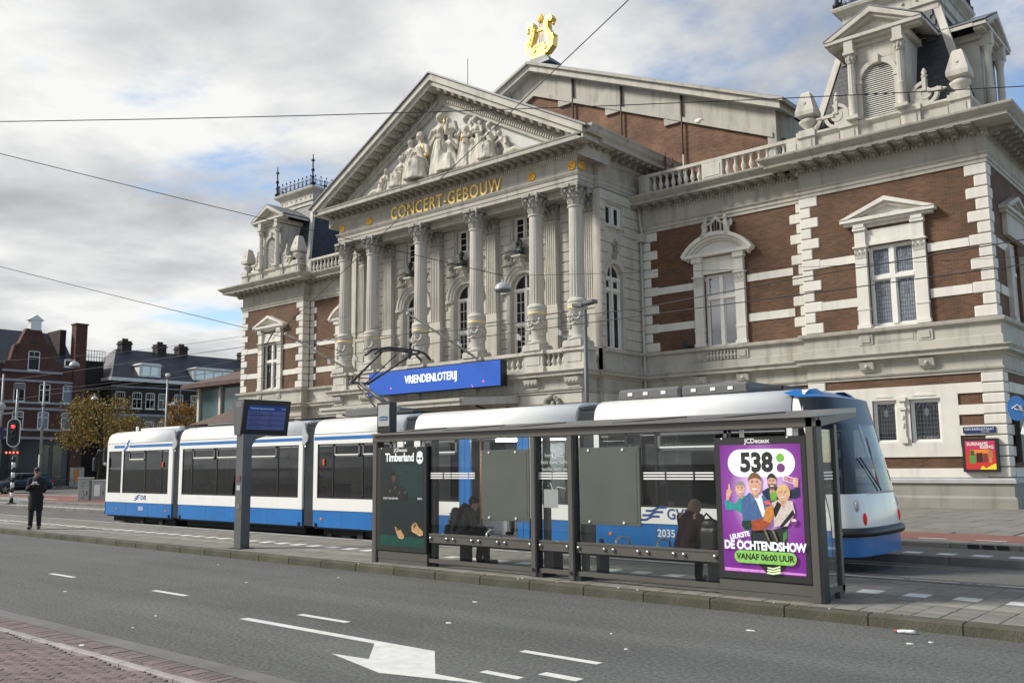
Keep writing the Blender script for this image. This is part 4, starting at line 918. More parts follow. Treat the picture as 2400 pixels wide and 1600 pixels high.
for k in range(4):
    a=pi/4+k*pi/2; R=Matrix.Rotation(a,4,'Z'); cp.lathe([(.10,-.05),(.105,0),(.10,.05)],n=12,M=R@Matrix.Translation((.50,0,.64))@Matrix.Rotation(pi/2,4,'X')); cp.tube([R@Vector((.34,0,.4)),R@Vector((.42,0,.6)),R@Vector((.5,0,.74))],[.03,.04,.04],6); cp.sphere(R@Vector((.52,0,.50)),.055,7,5)
    R=Matrix.Rotation(k*pi/2,4,'Z'); cp.sphere(R@Vector((.42,0,.80)),(.07,.09,.09),8,6)
ab=[]
for k in range(4):
    for t in range(5):
        a=pi/4+k*pi/2+t*pi/8; r=.60-.16*sin(t/4*pi) if t<4 else None
        if r: ab.append((r*cos(a),r*sin(a)))
cp.prism(ab,'z',.74,.86)
capm=cp.mesh('capital',M_['greycarv'])
pilm=MB().box(-.31,.31,-.25,.05,0,3.6)
for k in range(6): pilm.box(-.27+k*.108-.018,-.27+k*.108+.018,-.275,-.25,.1,3.5)
pilm=pilm.mesh('pilaster',M_['cream'])
pilb=MB().box(-.42,.42,-.34,.05,0,.22).box(-.37,.37,-.30,.05,.22,1.70).box(-.41,.41,-.34,.05,1.70,1.84).box(-.34,.34,-.28,.05,1.84,2.02).mesh('pilaster_base',M_['cream'])
ppil=MB(); capital_flat(ppil,Matrix.Identity(4),-.33,.33,0,.82,.27); 
for q in (-1,0,1): ppil.sphere((q*.22,-.32,.3),(.09,.07,.16),7,5)
ppilm=ppil.mesh('pilaster_capital',M_['greycarv'])
for x in COLX:
    c=empty('column',(XC+x,CY,6.45)); c.parent=hall; c.matrix_parent_inverse=WM[hall.name].inverted()
    inst('plinth_block',plb,c,(XC+x,CY,6.45)); inst('carved_drum',drum,c,(XC+x,CY,6.71)); inst('gilt_ring',gold_ring,c,(XC+x,CY,6.71)); inst('shaft',shaft,c,(XC+x,CY,8.26),(0,0,.02),(1,1,1.10)); inst('capital',capm,c,(XC+x,CY,12.25))
    inst('pilaster_base',pilb,hall,(XC+x,BY,6.46)); inst('pilaster',pilm,hall,(XC+x,BY,8.48),(0,0,0),(1,1,1.035)); inst('pilaster_capital',ppilm,hall,(XC+x,BY,12.22))
    # pedestal under the column
    MP=FR(x,PY); mb=MB().box(-.56,.56,-.10,.75,5.56,5.80,M=MP).box(-.50,.50,-.06,.75,5.80,6.30,M=MP).box(-.60,.60,-.16,.80,6.30,6.45,M=MP); mb.build('column_pedestal',M_['cream'],hall)
    MB().box(-.36,.36,-.085,-.06,5.86,6.24,M=MP).build('pedestal_panel',M_['cream'],hall)
    mb=MB().prism([(-.05,5.24),(-.30,5.24),(-.28,5.16),(-.22,5.02),(-.1,4.96),(-.05,4.9)],'x',x-.36,x+.36,M=FR(0,PY))
    for k in range(4): mb.sphere((x-.26+k*.175,-.23,5.1),(.07,.06,.06),7,5,M=FR(0,PY))
    mb.box(x-.32,x+.32,-.13,-.05,4.84,4.9,M=FR(0,PY)); mb.build('bracket',M_['cream'],hall)
    lampb=MB().tube([(XC+x-.62,CY-.5,6.95),(XC+x-.3,CY-.45,6.85),(XC+x,CY-.42,6.88)],.018,5).box(XC+x-.66,XC+x-.56,CY-.56,CY-.46,6.95,7.2).box(XC+x-.54,XC+x-.46,CY-.55,CY-.47,6.93,7.12); lampb.build('floodlight',M_['lampw'],hall)
for a in range(5):
    x0,x1=COLX[a]+.52,COLX[a+1]-.52
    MB().box(x0,x1,PY+.02,PY+.30,5.56,5.76,M=MX).box(x0,x1,PY-.02,PY+.34,6.30,6.44,M=MX).build('balustrade_rail',M_['cream'],hall)
    n=4 if x1-x0<1.5 else 8
    for k in range(n): inst('baluster',BAL,hall,(XC+x0+(x1-x0)*(k+.5)/n,PY+.16,5.76),(0,0,0),(1,1,.78))
# ground floor of the portico, doors canopy
wall('ground_floor_wall',M_['cream'],FR(0,PY+.05),-7.68,7.68,.3,4.7,[(-3.6,3.6,.3,4.0)],.4)
MB().box(-3.6,3.6,.5,1.0,.3,4.0,M=FR(0,PY)).build('doors',M_['dark'],hall)
courses(FR(0,PY+.05),[(-7.68,-4.6),(4.6,7.68)],.6,4.66,9,.05)
courses(SR(7.68,PY+.05),[(.0,1.1)],.6,4.66,9,.05); courses(SR(7.95,30.05),[(.0,2.9)],.6,4.66,9,.05)
mb=MB()
for x in (6.2,):
    for k in range(16):
        a=k*.42; mb.sphere((x+.4*(1-k/22)*cos(a),-.12,4.25+.3*(1-k/22)*sin(a)),(.11,.09,.11),7,5,M=FR(0,PY))
    mb.sphere((x,-.14,4.5),(.2,.12,.14),8,6,M=FR(0,PY))
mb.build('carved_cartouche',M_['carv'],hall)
cn=MB().prism([(25.6,4.16),(25.6,4.34),(25.75,4.42),(28.95,4.62),(28.95,4.50),(25.8,4.20)],'x',XC-4.3,XC+4.3)
can=cn.build('canopy',M_['zinc'],hall)
MB().box(XC-4.34,XC+4.34,25.5,25.6,4.14,4.30).build('canopy_fascia',M_['cream'],can); MB().box(XC-4.4,XC+4.4,25.42,25.6,4.30,4.42).build('canopy_gutter',M_['pipe'],can)
for q in (-1,1): MB().prism([(25.6,4.14),(25.6,4.44),(28.95,4.66),(28.95,4.36)],'x',XC+q*4.30,XC+q*4.42).build('canopy_side',M_['cream'],can)
for x in (-4.2,4.2):
    MB().tube([(XC+x,28.9,3.5),(XC+x,28.2,3.62),(XC+x,27.4,4.0),(XC+x,26.6,4.16)],.04,6).tube([(XC+x+.3*0,28.5+.25*cos(t*.7),3.95+.25*sin(t*.7)) for t in range(9)],.025,5).build('canopy_bracket',M_['iron'],can)
# pediment
AZ=19.73; SLP=.5376
def rake(name,m,d0,d1,y0,y1,xe=8.68):
    mb=MB()
    for q in (-1,1):
        zo=AZ-SLP*xe; mb.prism([(q*xe,zo-d0),(0,AZ-d0),(0,AZ-d1),(q*xe,zo-d1)],'y',y0,y1,M=MX)
    return mb.build(name,m,hall)
rake('raking_crown',M_['cream'],.0,.30,27.98,30.4); rake('raking_corona',M_['cream'],.30,.52,28.10,30.4,8.62); rake('raking_bed',M_['beige'],.52,1.25,28.80,30.4,8.3); 
mbd=MB(); ca=math.atan(SLP)
for q in (-1,1):
    for k in range(62):
        x=.25+k*.125
        if x>7.6: continue
        mbd.box(-.035,.035,28.70,28.81,-.07,.07,M=MX@Matrix.Translation((q*x,0,AZ-SLP*x-.98))@Matrix.Rotation(q*ca,4,'Y'))
    for k in range(17):
        x=.45+k*.46
        if x<8.0: link(bpy.data.objects.new('modillion',MODI),hall,MX@Matrix.Translation((q*x,28.80,AZ-SLP*x-.53))@Matrix.Rotation(q*ca,4,'Y')@Matrix.Diagonal((.92,.9,.92,1)))
mbd.build('dentil_course',M_['cream'],hall,kind='stuff')
MB().prism([(-8.2,14.9),(8.2,14.9),(0,14.9+8.2*SLP)],'y',28.98,29.3,M=MX).build('tympanum',mat('tympanum_plaster',(.60,.60,.57),.8,var=.05,streak=.1),hall)
MB().box(-6.6,6.6,28.5,29.0,14.9,15.0,M=MX).build('sculpture_ledge',M_['cream'],hall)
mb=MB()
for q in (-1,1): mb.prism([(q*8.9,AZ-SLP*8.9+.0),(0,AZ+.02),(0,AZ+.10),(q*8.9,AZ-SLP*8.9+.08)],'y',27.9,35.75,M=MX)
mb.build('portico_roof',M_['zinc'],hall)
for k in range(12):
    y=28.6+k*.56; MB().box(7.2,8.7,y-.02,y+.02,0,.05,M=MX@Matrix.Translation((0,0,AZ+.09))@Matrix.Rotation(ca,4,'Y')).build('roof_seam',M_['zinc'],hall)
MB().tube([(XC+1.5,29,AZ-.7),(XC+1.5,29,AZ+.6)],.015,5).build('lightning_rod',M_['iron'],hall)
# lettering, rosettes
tx=text('lettering','CONCERT-GEBOUW',M_['goldp'],hall,(XC-.03,PY-.03,13.905),.86,sx=.82,ext=.035,bold=.006,spacing=1.12)
ro=MB().lathe([(.20,0),(.20,.03),(.15,.05),(.14,.03),(.09,.03),(.07,.08),(.0,.09)],n=20)
for k in range(8): ro.sphere((.15*cos(k*pi/4),.15*sin(k*pi/4),.045),(.05,.05,.03),6,4)
rom=ro.mesh('gilt_rosette',mat('gilt_rosette',(.85,.50,.08),.35,metal=.35,var=.3,scale=12))
for x in (-7.40,-5.27,5.27,7.40): inst('gilt_rosette',rom,hall,(XC+x,PY+.02,13.90),(pi/2,0,0))
inst('gilt_rosette',rom,hall,(XC+7.66,PY+.32,13.90),(pi/2,0,pi/2))
# sculpture group
def figure(h,kind,lean=0,arm=(.3,.1),turn=0,wing=False,fem=True):
    mb=MB(); f=h/1.75
    hip=.9 if kind=='stand' else (.5 if kind=='sit' else .42)
    H=hip; T=.62
    sh_=Vector((lean*.35,-.02,H+T-.14)); hp=Vector((0,0,H)); hd=Vector((lean*.48,-.05,H+T+.10))
    mb.tube([hp,Vector((lean*.15,0,H+.25)),sh_],[.17,.14,.17],10); mb.sphere(sh_,(.23,.13,.10),10,7); mb.tube([sh_,hd],[.07,.06],7); mb.sphere(hd+Vector((0,0,.05)),(.105,.12,.14),10,8); mb.sphere(hd+Vector((0,.03,.09)),(.135,.13,.12),10,7)
    mb.sphere(hd+Vector((0,-.12,.03)),(.025,.03,.03),6,4)
    if fem: mb.sphere(sh_+Vector((-.08,-.12,-.08)),.075,8,6); mb.sphere(sh_+Vector((.08,-.12,-.08)),.075,8,6)
    fold=lambda k,z:1+.13*sin(k*2.1+z*3)+.10*(k%2)
    if kind=='stand': mb.lathe([(.34,0),(.30,.25),(.25,.6),(.21,.85),(.17,1.0)],(0,0,0),22,mod=fold)
    elif kind=='sit':
        mb.box(-.28,.28,-.05,.3,0,.42); mb.lathe([(.33,0),(.27,.25),(.26,.45),(.2,.56)],(0,-.28,0),20,mod=fold)
        for q in (-1,1): mb.tube([(q*.1,0,.5),(q*.14,-.42,.54),(q*.13,-.40,.05)],[.14,.12,.08],8)
    elif kind=='kneel': mb.lathe([(.42,0),(.34,.2),(.25,.42),(.19,.55)],(0,-.08,0),22,mod=fold)
    elif kind=='recl':
        for q in (-1,1): mb.tube([(0,0,.2),(lean and -.5*lean or .5,-.08*q,.22+.1*q*.5),(lean and -1.05*lean or 1.05,-.06*q,.06)],[.17,.12,.06],8)
        mb.sphere((0,0,.2),(.25,.2,.2),10,7); mb.tube([hp-Vector((0,0,.25)),hp],[.18,.16],8)
    for q,(e,w_) in zip((-1,1),arm):
        a=sh_+Vector((q*.22,0,0)); el=a+Vector((q*.10,-.10,-.26)); wr=el+Vector((e,-.18,w_)); mb.tube([a,el,wr],[.075,.06,.045],7); mb.sphere(wr,.055,7,5)
    if wing:
        for q in (-1,1):
            for k in range(7): mb.tube([sh_+Vector((q*.12,.12,.0)),sh_+Vector((q*(.42+.03*k),.14,.12-.10*k)),sh_+Vector((q*(.50-.02*k),.14,-.15-.14*k))],[.06,.055,.02],5)
    return mb,f
FG=[(-4.25,1.15,'recl',1,((.1,-.05),(-.1,.1)),0,0,1),(-3.25,.95,'sit',.2,((.1,.1),(-.1,.15)),0,0,0),(-2.75,1.55,'sit',.1,((.15,-.1),(-.2,0)),0,0,1),(-2.12,2.1,'stand',.15,((.2,.1),(-.25,.05)),0,0,1),(-1.25,2.35,'sit',-.1,((.25,.05),(.1,-.1)),0,0,0),(-.02,2.85,'stand',0,((.25,.1),(.2,.3)),0,1,1),(.68,1.9,'kneel',.0,((.15,.3),(-.15,.3)),0,0,1),(1.60,2.35,'stand',.05,((.1,.0),(-.15,.1)),0,0,0),(2.02,1.55,'stand',-.1,((.1,.1),(-.15,.1)),0,0,0),(2.50,2.15,'stand',-.5,((-.1,-.05),(-.25,0)),0,0,1),(3.18,1.75,'sit',-.2,((.15,.1),(-.2,.2)),0,0,0),(4.10,1.2,'recl',-1,((.1,-.1),(.1,-.1)),0,0,1)]
for (x,h,kd,ln,ar,tu,wg,fe) in FG:
    mb,f=figure(h,kd,ln,ar,tu,wg,fe)
    if kd=='sit': f*=1.25
    if kd=='kneel': f*=1.45
    if kd=='recl': f*=1.35
    if h in (2.85,): f=2.85/1.76
    remesh(mb,'sculpted_figure',M_['statue'],.026,hall,1,M=MX@Matrix.Translation((x,28.76,15.0))@Matrix.Diagonal((f*1.06,f*.9,f*1.04,1)))
MB().box(-1.78,-1.55,28.65,28.95,15.0,16.5,M=MX).box(-1.84,-1.5,28.6,28.95,16.5,16.6,M=MX).build('sculpted_altar',M_['statue'],hall)
MB().tube([(XC-1.0,28.35,16.9),(XC-.55,28.3,16.1)],[.02,.03],6).tube([(XC-.55,28.3,16.1),(XC-.50,28.3,16.0)],[.03,.09],8).build('gilt_trumpet',M_['gold'],hall)
MB().tube([(XC+.45,28.4,17.0),(XC+.62,28.4,17.7)],.02,6).build('gilt_staff',M_['gold'],hall); MB().tube([(XC+1.72,28.4,16.6),(XC+1.64,28.4,16.2)],[.02,.05],6).build('gilt_pipe',M_['gold'],hall)
# flag poles
for x in (-6.5,1.95): MB().tube([(XC+x,28.9,6.5),(XC+x-.25,25.2,8.0)],[.055,.04],7).sphere((XC+x-.25,25.2,8.0),.085,8,6).build('flag_pole',M_['pipe'],hall)
# ------------------------------------------------------------------ main hall behind
HY=35.7; HW=13.3; HA=22.7; HE=17.1; HS=(HA-HE)/HW
MB().prism([(-HW+.3,12.9),(HW-.3,12.9),(HW-.3,HE-.6),(0,HA-.6),(-HW+.3,HE-.6)],'y',HY,70,M=MX).build('hall_wall',M_['hallbrick'],hall)
def hrake(name,m,d0,d1,y0,y1,xe,dz=0):
    mb=MB()
    for q in (-1,1): mb.prism([(q*xe,HA-HS*xe-d0),(0,HA-d0),(0,HA-d1),(q*xe,HA-HS*xe-d1)],'y',y0,y1,M=MX)
    return mb.build(name,m,hall)
hrake('hall_band',M_['beige'],.42,1.62,HY-.06,HY+.4,HW-.2); hrake('hall_band_moulding',M_['beige'],1.50,1.72,HY-.16,HY+.3,HW-.2); hrake('hall_cornice',M_['cream'],.12,.46,HY-.55,HY+1,HW+.35); hrake('hall_crown',M_['beige'],.0,.14,HY-.7,HY+1,HW+.55); hrake('hall_roof',M_['zinc'],-.08,.0,HY-.5,70,HW+.5)
for x in (2.05,4.95,8.25,-2.05,-4.95):
    MB().box(x-.45,x+.45,HY-.12,HY,HA-HS*abs(x)-1.9,HA-HS*abs(x)-.42,M=MX).build('band_pier',M_['beige'],hall)
    MB().tube([(XC+x+.5,HY-.14,HA-HS*abs(x)-.5),(XC+x+.5,HY-.14,13)],.05,6).build('rain_pipe',mat('rust_pipe',(.05,.028,.024),.7),hall)
MB().box(HW-.45,HW-.05,HY-.1,HY+.3,12.9,HE-.3,M=MX).build('hall_corner',M_['beige'],hall)
MB().box(HW-.3,HW+.1,HY+.3,69,HE-1.6,HE-.45,M=MX).build('hall_side_band',M_['beige'],hall)
MB().sphere((XC+9.6,HY-.1,17.1),(.22,.12,.13),10,7).build('bulkhead_lamp',M_['frame'],hall)
for x in (9.0,9.35,9.9): MB().tube([(XC+x,33.6,13.2),(XC+x,33.6,15.2-.25*(x>9.1))],.04,6).build('vent_pipe',mat('vent_red',(.12,.03,.02),.6) if x<9.8 else M_['pipe'],hall)
# lyre
ly=empty('lyre_ornament',(XC,36.3,22.7)); ly.parent=hall; ly.matrix_parent_inverse=WM[hall.name].inverted()
ML=Matrix.Translation((XC+.05,36.2,22.75))
MB().loft([[(-.9,-.5,0),(.9,-.5,0),(.9,.6,0),(-.9,.6,0)],[(-.85,-.45,.15),(.85,-.45,.15),(.85,.6,.15),(-.85,.6,.15)],[(-.45,-.3,.5),(.45,-.3,.5),(.45,.4,.5),(-.45,.4,.5)]],True,True,M=ML).build('lyre_base',M_['zinc'],ly)
lm_=MB().box(-.42,.42,-.26,.26,.5,.58,M=ML).box(-.34,.34,-.22,.22,.58,.72,M=ML)
armc=[(.12,.78),(.45,.82),(.72,1.05),(.78,1.35),(.62,1.66),(.47,1.95),(.45,2.25),(.56,2.52),(.74,2.58),(.82,2.44),(.74,2.32)]; thk=[.16,.2,.22,.20,.16,.14,.13,.13,.12,.1,.06]
for q in (-1,1):
    L1=[];R1=[]
    for i,(x,z) in enumerate(armc):
        a=Vector(armc[max(i-1,0)]);b=Vector(armc[min(i+1,len(armc)-1)]);d=(b-a).normalized();n_=Vector((d.y,-d.x));L1.append((q*(x+n_.x*thk[i]),z+n_.y*thk[i]));R1.append((q*(x-n_.x*thk[i]),z-n_.y*thk[i]))
    for i in range(len(armc)-1): lm_.prism([L1[i],L1[i+1],R1[i+1],R1[i]],'y',-.2,.2,M=ML)
    for i in range(9): lm_.box(-.02,.02,-.24,.24,-.10,.10,M=ML@Matrix.Translation((q*(.72-.04*i),0,1.35+.12*i)))
    lm_.lathe([(.14,-.25),(.15,0),(.14,.25)],n=12,M=ML@Matrix.Translation((q*.36,0,.98))@Matrix.Rotation(pi/2,4,'X')); lm_.box(q*.62,q*.95,-.22,.22,1.48,1.58,M=ML); lm_.sphere((q*.86,0,2.2),(.09,.1,.12),7,5,M=ML)
lm_.box(-.30,.30,-.18,.18,.72,1.14,M=ML).box(-.36,.36,-.22,.22,1.14,1.24,M=ML).box(-.46,.46,-.08,.08,2.05,2.15,M=ML)
lm_.build('lyre_frame',M_['gold'],ly)
for x in (-.12,0,.12): MB().tube([ML@Vector((x,0,1.2)),ML@Vector((x,0,2.62))],.02,5).build('lyre_string',M_['gold'],ly)
MB().lathe([(.10,2.5),(.2,2.62),(.22,2.74),(.12,2.92),(.02,3.06)],n=8,M=ML@Matrix.Diagonal((1,.6,1,1)),smooth=False).build('lyre_crest',M_['gold'],ly)
for o in (ly,): o['label']='golden lyre on the roof ridge'
# LED sign above the canopy
sg=empty('led_sign',(XC,28.25,5.05),'long blue illuminated sign with white lettering below the portico columns','sign')
MB().box(XC-4.15,XC+4.17,28.13,28.5,5.06,6.14).build('sign_case',M_['black'],sg); MB().box(XC-4.15,XC+4.15,28.10,28.128,5.08,6.13).build('sign_screen',M_['led'],sg)
text('lettering','VRIENDENLOTERIJ',M_['ledw'],sg,(XC+.0,28.094,5.66),.50,sx=.80,bold=.006)
for x,z in ((-2.6,5.35),(3.2,5.3)): MB().lathe([(.05,0),(.05,.002)],n=8,M=Matrix.Translation((XC+x,28.096,z))@Matrix.Rotation(pi/2,4,'X')).build('sign_dot',M_['ledp'],sg)
MB().add([(XC+2.55,28.097,5.09),(XC+2.62,28.097,5.09),(XC+2.50,28.097,5.24)],[(0,1,2)]).build('sign_dot',M_['ledp'],sg,fix=False)
# ================================================================== TRAM
tram = empty('tram', (-18, 15.7, TZ), 'long white and blue articulated tram standing behind the bus shelter', 'tram')
YN, YF = 14.5, 16.9
def both(mb, x0, x1, y0, y1, z0, z1):
    mb.box(x0, x1, y0, y1, z0, z1); mb.box(x0, x1, 2*15.7-y1, 2*15.7-y0, z0, z1); return mb
ROOFP = [(14.50, 2.66), (14.515, 2.76), (14.55, 2.87), (14.63, 2.97), (14.80, 3.04), (15.1, 3.07)]
ROOFR = ROOFP+[(31.4-y, z) for y, z in reversed(ROOFP)]
def wedge(mb, xs, prof): mb.loft([[(x, y, z) for y, z in prof] for x in xs], False, False, False, True)
def pbox(name, m, x0, x1, y0, y1, z0, z1):
    for a, b in ((y0, y1), (31.4-y1, 31.4-y0)): BX(name, m, tram, x0, x1, a, b, z0, z1)
def section(x0, x1, wins, solid=(), lowgap=None):
    rng = [(x0, x1)] if not lowgap else [(x0, lowgap[0]), (lowgap[1], x1)]
    for a, b in rng:
        pbox('blue_skirt', M_['tb'], a, b, YN+.012, YN+.07, .33, .745); pbox('white_side', M_['tw'], a, b, YN, YN+.06, .75, 1.045)
    pbox('white_header', M_['tw'], x0, x1, YN, YN+.06, 2.40, 2.655)
    ed = sorted([x0]+[v for w in wins for v in w]+[x1])
    for a, b in zip(ed[::2], ed[1::2]):
        if lowgap and a >= lowgap[0]-.01 and b <= lowgap[1]+.01: continue
        if b-a > .02: pbox('white_pillar', M_['tw'], a, b, YN, YN+.06, 1.045, 2.40)
    rf = MB(); wedge(rf, [x0+.015, x1-.015], ROOFR)
    for x in (x0+.015, x1-.015): rf.add([(x, y, z) for y, z in ROOFR], [tuple(range(len(ROOFR)))])
    rf.build('roof_panel', M_['tw'], tram)
    BX('drip_rail', M_['tgrey'], tram, x0+.02, x1-.02, YN-.006, YN+.02, 2.655, 2.664)
    for k in range(1, int((x1-x0)/1.6)+1):
        x = x0+(x1-x0)*k/(int((x1-x0)/1.6)+1)
        if not lowgap: BX('panel_joint', M_['tgrey'], tram, x-.004, x+.004, YN+.008, YN+.02, .34, .74)
    BX('floor', M_['tintd'], tram, x0, x1, YN+.08, YF-.08, .28, .36); BX('ceiling', M_['tint'], tram, x0, x1, YN+.1, YF-.1, 2.42, 2.46); BX('underframe', M_['beld'], tram, x0+.15, x1-.15, YN+.25, YF-.25, .12, .30)
def tramwin(a, b, vents=(), mulls=(), par=tram):
    w_ = MB(); z0, z1 = 1.05, 2.395; yo = YN+.006
    for (p, q, r, s_) in ((a, b, z0, z0+.035), (a, b, z1-.035, z1), (a, a+.03, z0, z1), (b-.03, b, z0, z1)): w_.box(p, q, yo, yo+.03, r, s_)
    for x in mulls: w_.box(x-.025, x+.025, yo, yo+.03, z0, z1)
    o = w_.build('window', M_['tframe'], tram)
    MB().box(a+.01, b-.01, yo+.012, yo+.018, z0+.01, z1-.01).build('pane', M_['tglass'], o)
    w2 = MB()
    for (p, q, r, s_) in ((a, b, z0, z0+.05), (a, b, z1-.05, z1), (a, a+.04, z0, z1), (b-.04, b, z0, z1)): w2.box(p, q, YF-.05, YF-.01, r, s_)
    o2 = w2.build('window', M_['tframe'], tram); MB().box(a+.01, b-.01, YF-.035, YF-.03, z0+.01, z1-.01).build('pane', M_['tglass'], o2)
    for (p, q) in vents:
        v = MB()
        for (c, d, e_, f_) in ((p, q, 2.34, 2.39), (p, q, 2.07, 2.11), (p, p+.06, 2.07, 2.39), (q-.06, q, 2.07, 2.39)): v.box(c, d, yo-.008, yo+.02, e_, f_)
        vo = v.build('vent_window', M_['tgrey'], tram); MB().box(p+.05, q-.05, yo-.02, yo+.0, 2.11, 2.14).build('vent_bar', M_['tw'], vo)
def stripe(x0, x1): MB().box(x0, x1, YN-.003, YN+.01, 2.50, 2.585).build('blue_stripe', M_['tb'], tram)
section(-30.72, -26.42, [(-30.60, -29.69), (-29.58, -26.66)]); section(-26.02, -19.85, [(-25.84, -20.02)]); section(-19.38, -16.0, [(-19.22, -16.2)])
section(-15.62, -10.97, [(-15.42, -14.18), (-14.16, -12.18), (-12.05, -11.17)], lowgap=(-14.16, -12.18)); section(-10.54, -6.49, [(-10.42, -6.60)])
tramwin(-30.60, -29.69); MB().box(-30.55, -29.72, YN, YN+.03, 1.82, 1.86).build('cab_window_bar', M_['tgrey'], tram)
tramwin(-29.58, -26.66, [(-29.2, -28.15)], (-28.12, -27.1)); tramwin(-25.84, -20.02, [(-25.25, -24.05), (-23.95, -22.6), (-22.5, -21.0)], (-25.3, -23.95, -22.55, -20.95))
tramwin(-19.22, -16.2, [(-18.55, -17.55), (-17.45, -16.4)], (-18.6, -17.45)); tramwin(-15.42, -14.18, [(-15.38, -14.25)]); tramwin(-12.05, -11.17); tramwin(-10.42, -6.60, [(-9.1, -7.7)], (-9.8, -9.15, -7.65))
for a, b in ((-30.25, -29.5), (-29.2, -26.45), (-26.0, -19.87), (-19.36, -16.02), (-15.6, -10.99), (-10.52, -6.7)): stripe(a, b)
MB().prism([(-29.62, 2.40), (-29.46, 2.40), (-29.2, 2.585), (-29.36, 2.585)], 'y', YN-.004, YN+.01).prism([(-29.42, 2.60), (-29.28, 2.60), (-29.22, 2.76), (-29.26, 2.76)], 'y', YN-.004, YN+.03).build('blue_flash', M_['tb'], tram)
for i, x in enumerate((-27.0, -18.95, -27.0)):
    if i < 2: MB().box(x-.04, x+.04, YN-.02, YN+.01, 1.86, 2.02, bev=.01).build('door_button', mat('orange_button', (.6, .10, .03), .4), tram)
# bellows
for i, (a, b) in enumerate(((-26.42, -26.02), (-19.85, -19.38), (-16.0, -15.62), (-10.97, -10.54))):
    mb = MB(); n = 15; rings = []
    for k in range(n):
        x = a+.015+(b-a-.03)*k/(n-1); o = .0 if k % 2 else .05
        prof = [(YN+.05+o, .34), (YN+.05+o, 2.62), (YN+.09+o, 2.84), (YN+.22+o, 2.97-o*.5), (YN+.6, 3.02-o)]
        rings.append([(x, y, z) for y, z in prof]+[(x, 31.4-y, z) for y, z in reversed(prof)])
    mb.loft(rings, False, False, True, False); mb.build('bellows', M_['bel'], tram)
    MB().box(a, b, YN+.14, YF-.14, .3, .36).box(a, b, YN+.14, YF-.14, 2.9, 2.95).build('gangway', M_['beld'], tram)
    if i in (0, 1): MB().prism([(a-.02, 2.98), (a+.08, 2.98), (a+.13, 2.75), (a+.22, 2.62), (a+.20, 2.50), (a+.08, 2.40), (a-.02, 2.40)], 'y', YN-.012, YN+.03).box(a+.07, a+.10, YN-.016, YN, 2.56, 2.60).build('hinge_cover', M_['lampw'], tram)
    for x in (a-.12, b+.12):
        MB().box(x-.03, x+.03, YN-.02, YN+.02, .33, .43).build('jacking_point', M_['black'], tram)
# end of the rear section (left): rounded wall
mb = MB()
for q in (0,):
    mb.loft([[(-30.72-.22*(1-((y-15.7)/1.2)**2), y, z) for y in (14.5, 14.8, 15.25, 15.7, 16.15, 16.6, 16.9)] for z in (.75, 1.05)], False, False, False, True)
mb.build('end_panel', M_['tw'], tram)
for nm, z0, z1, m in (('end_skirt', .33, .745, 'tb'), ('end_glass', 1.05, 2.4, 'tframe'), ('end_header', 2.4, 2.66, 'tw')):
    MB().loft([[(-30.72-(.22 if z < 1.2 else .22-.12*(z-1.05))*(1-((y-15.7)/1.2)**2), y, z) for y in (14.5, 14.8, 15.25, 15.7, 16.15, 16.6, 16.9)] for z in (z0, (z0+z1)/2, z1)], False, False, False, True).build(nm, M_[m], tram)
mb = MB(); wedge(mb, [-30.72, -30.705], ROOFR); mb.add([(-30.72, y, z) for y, z in ROOFR], [tuple(range(len(ROOFR)))]); mb.build('end_roof', M_['tw'], tram)
mr_ = MB().tube([(-30.75, 14.6, 2.35), (-31.05, 14.35, 2.45), (-31.15, 14.30, 2.2)], .025, 6).box(-31.22, -31.05, 14.22, 14.40, 1.75, 2.2, bev=.03).build('wing_mirror', M_['black'], tram)
# front cab
def xe(z): return -5.58-.205*max(0, z-.9)**1.15
YS = [14.5, 14.53, 14.58, 14.66, 14.8, 15.0, 15.3, 15.7, 16.1, 16.4, 16.6, 16.74, 16.82, 16.87, 16.9]
def bul(y): t = abs(y-15.7)/1.2; return .10-.10*t**2-.34*t**9
def face(name, m, zs, off=0, hood=0):
    mb = MB(); mb.loft([[(xe(z)+bul(y)+off, y, z) for y in YS] for z in zs], False, False, False, True); return mb.build(name, M_[m], tram, fix=False)
M_['wind'] = glassmat('windscreen_glass', (.22, .23, .225), 1.42)
face('front_skirt', 'tb', (.34, .50, .64)); face('front_panel', 'tw', (.64, .8, 1.0, 1.2, 1.32)); face('windscreen', 'wind', (1.32, 1.6, 1.9, 2.2, 2.46)); face('destination_box', 'tframe', (2.46, 2.6, 2.75, 2.9))
mb = MB(); mb.loft([[(xe(2.9)+bul(y), y, 2.9) for y in YS], [(xe(2.9)-.25+bul(y), y, 2.98-.0) for y in YS], [(-6.49, min(max(y, 14.8), 16.6), 3.06) for y in YS]], False, False, False, True); mb.build('cab_roof', M_['tb'], tram, fix=False)
for s_ in (0, 1):
    mb = MB(); fy = lambda y: y if not s_ else 31.4-y
    def sidep(zs, x0, o0=0): return [[(x0, fy(YN), z), (xe(z)-.36, fy(YN), z)] for z in zs]
    mb.loft(sidep((.75, .9, 1.045), -6.49), False, False, False); 
    mb.loft([[(xe(z)-.40, fy(YN), z), (xe(z)-.36, fy(YN), z)] for z in (1.045, 1.4, 1.8, 2.1, 2.4)], False, False, False)
    mb.loft(sidep((2.40, 2.66), -6.49), False, False, False); mb.loft([[(-6.49, fy(YN), z), (-6.40, fy(YN), z)] for z in (1.045, 2.4)], False, False, False)
    mb.build('cab_side', M_['tw'], tram, fix=False)
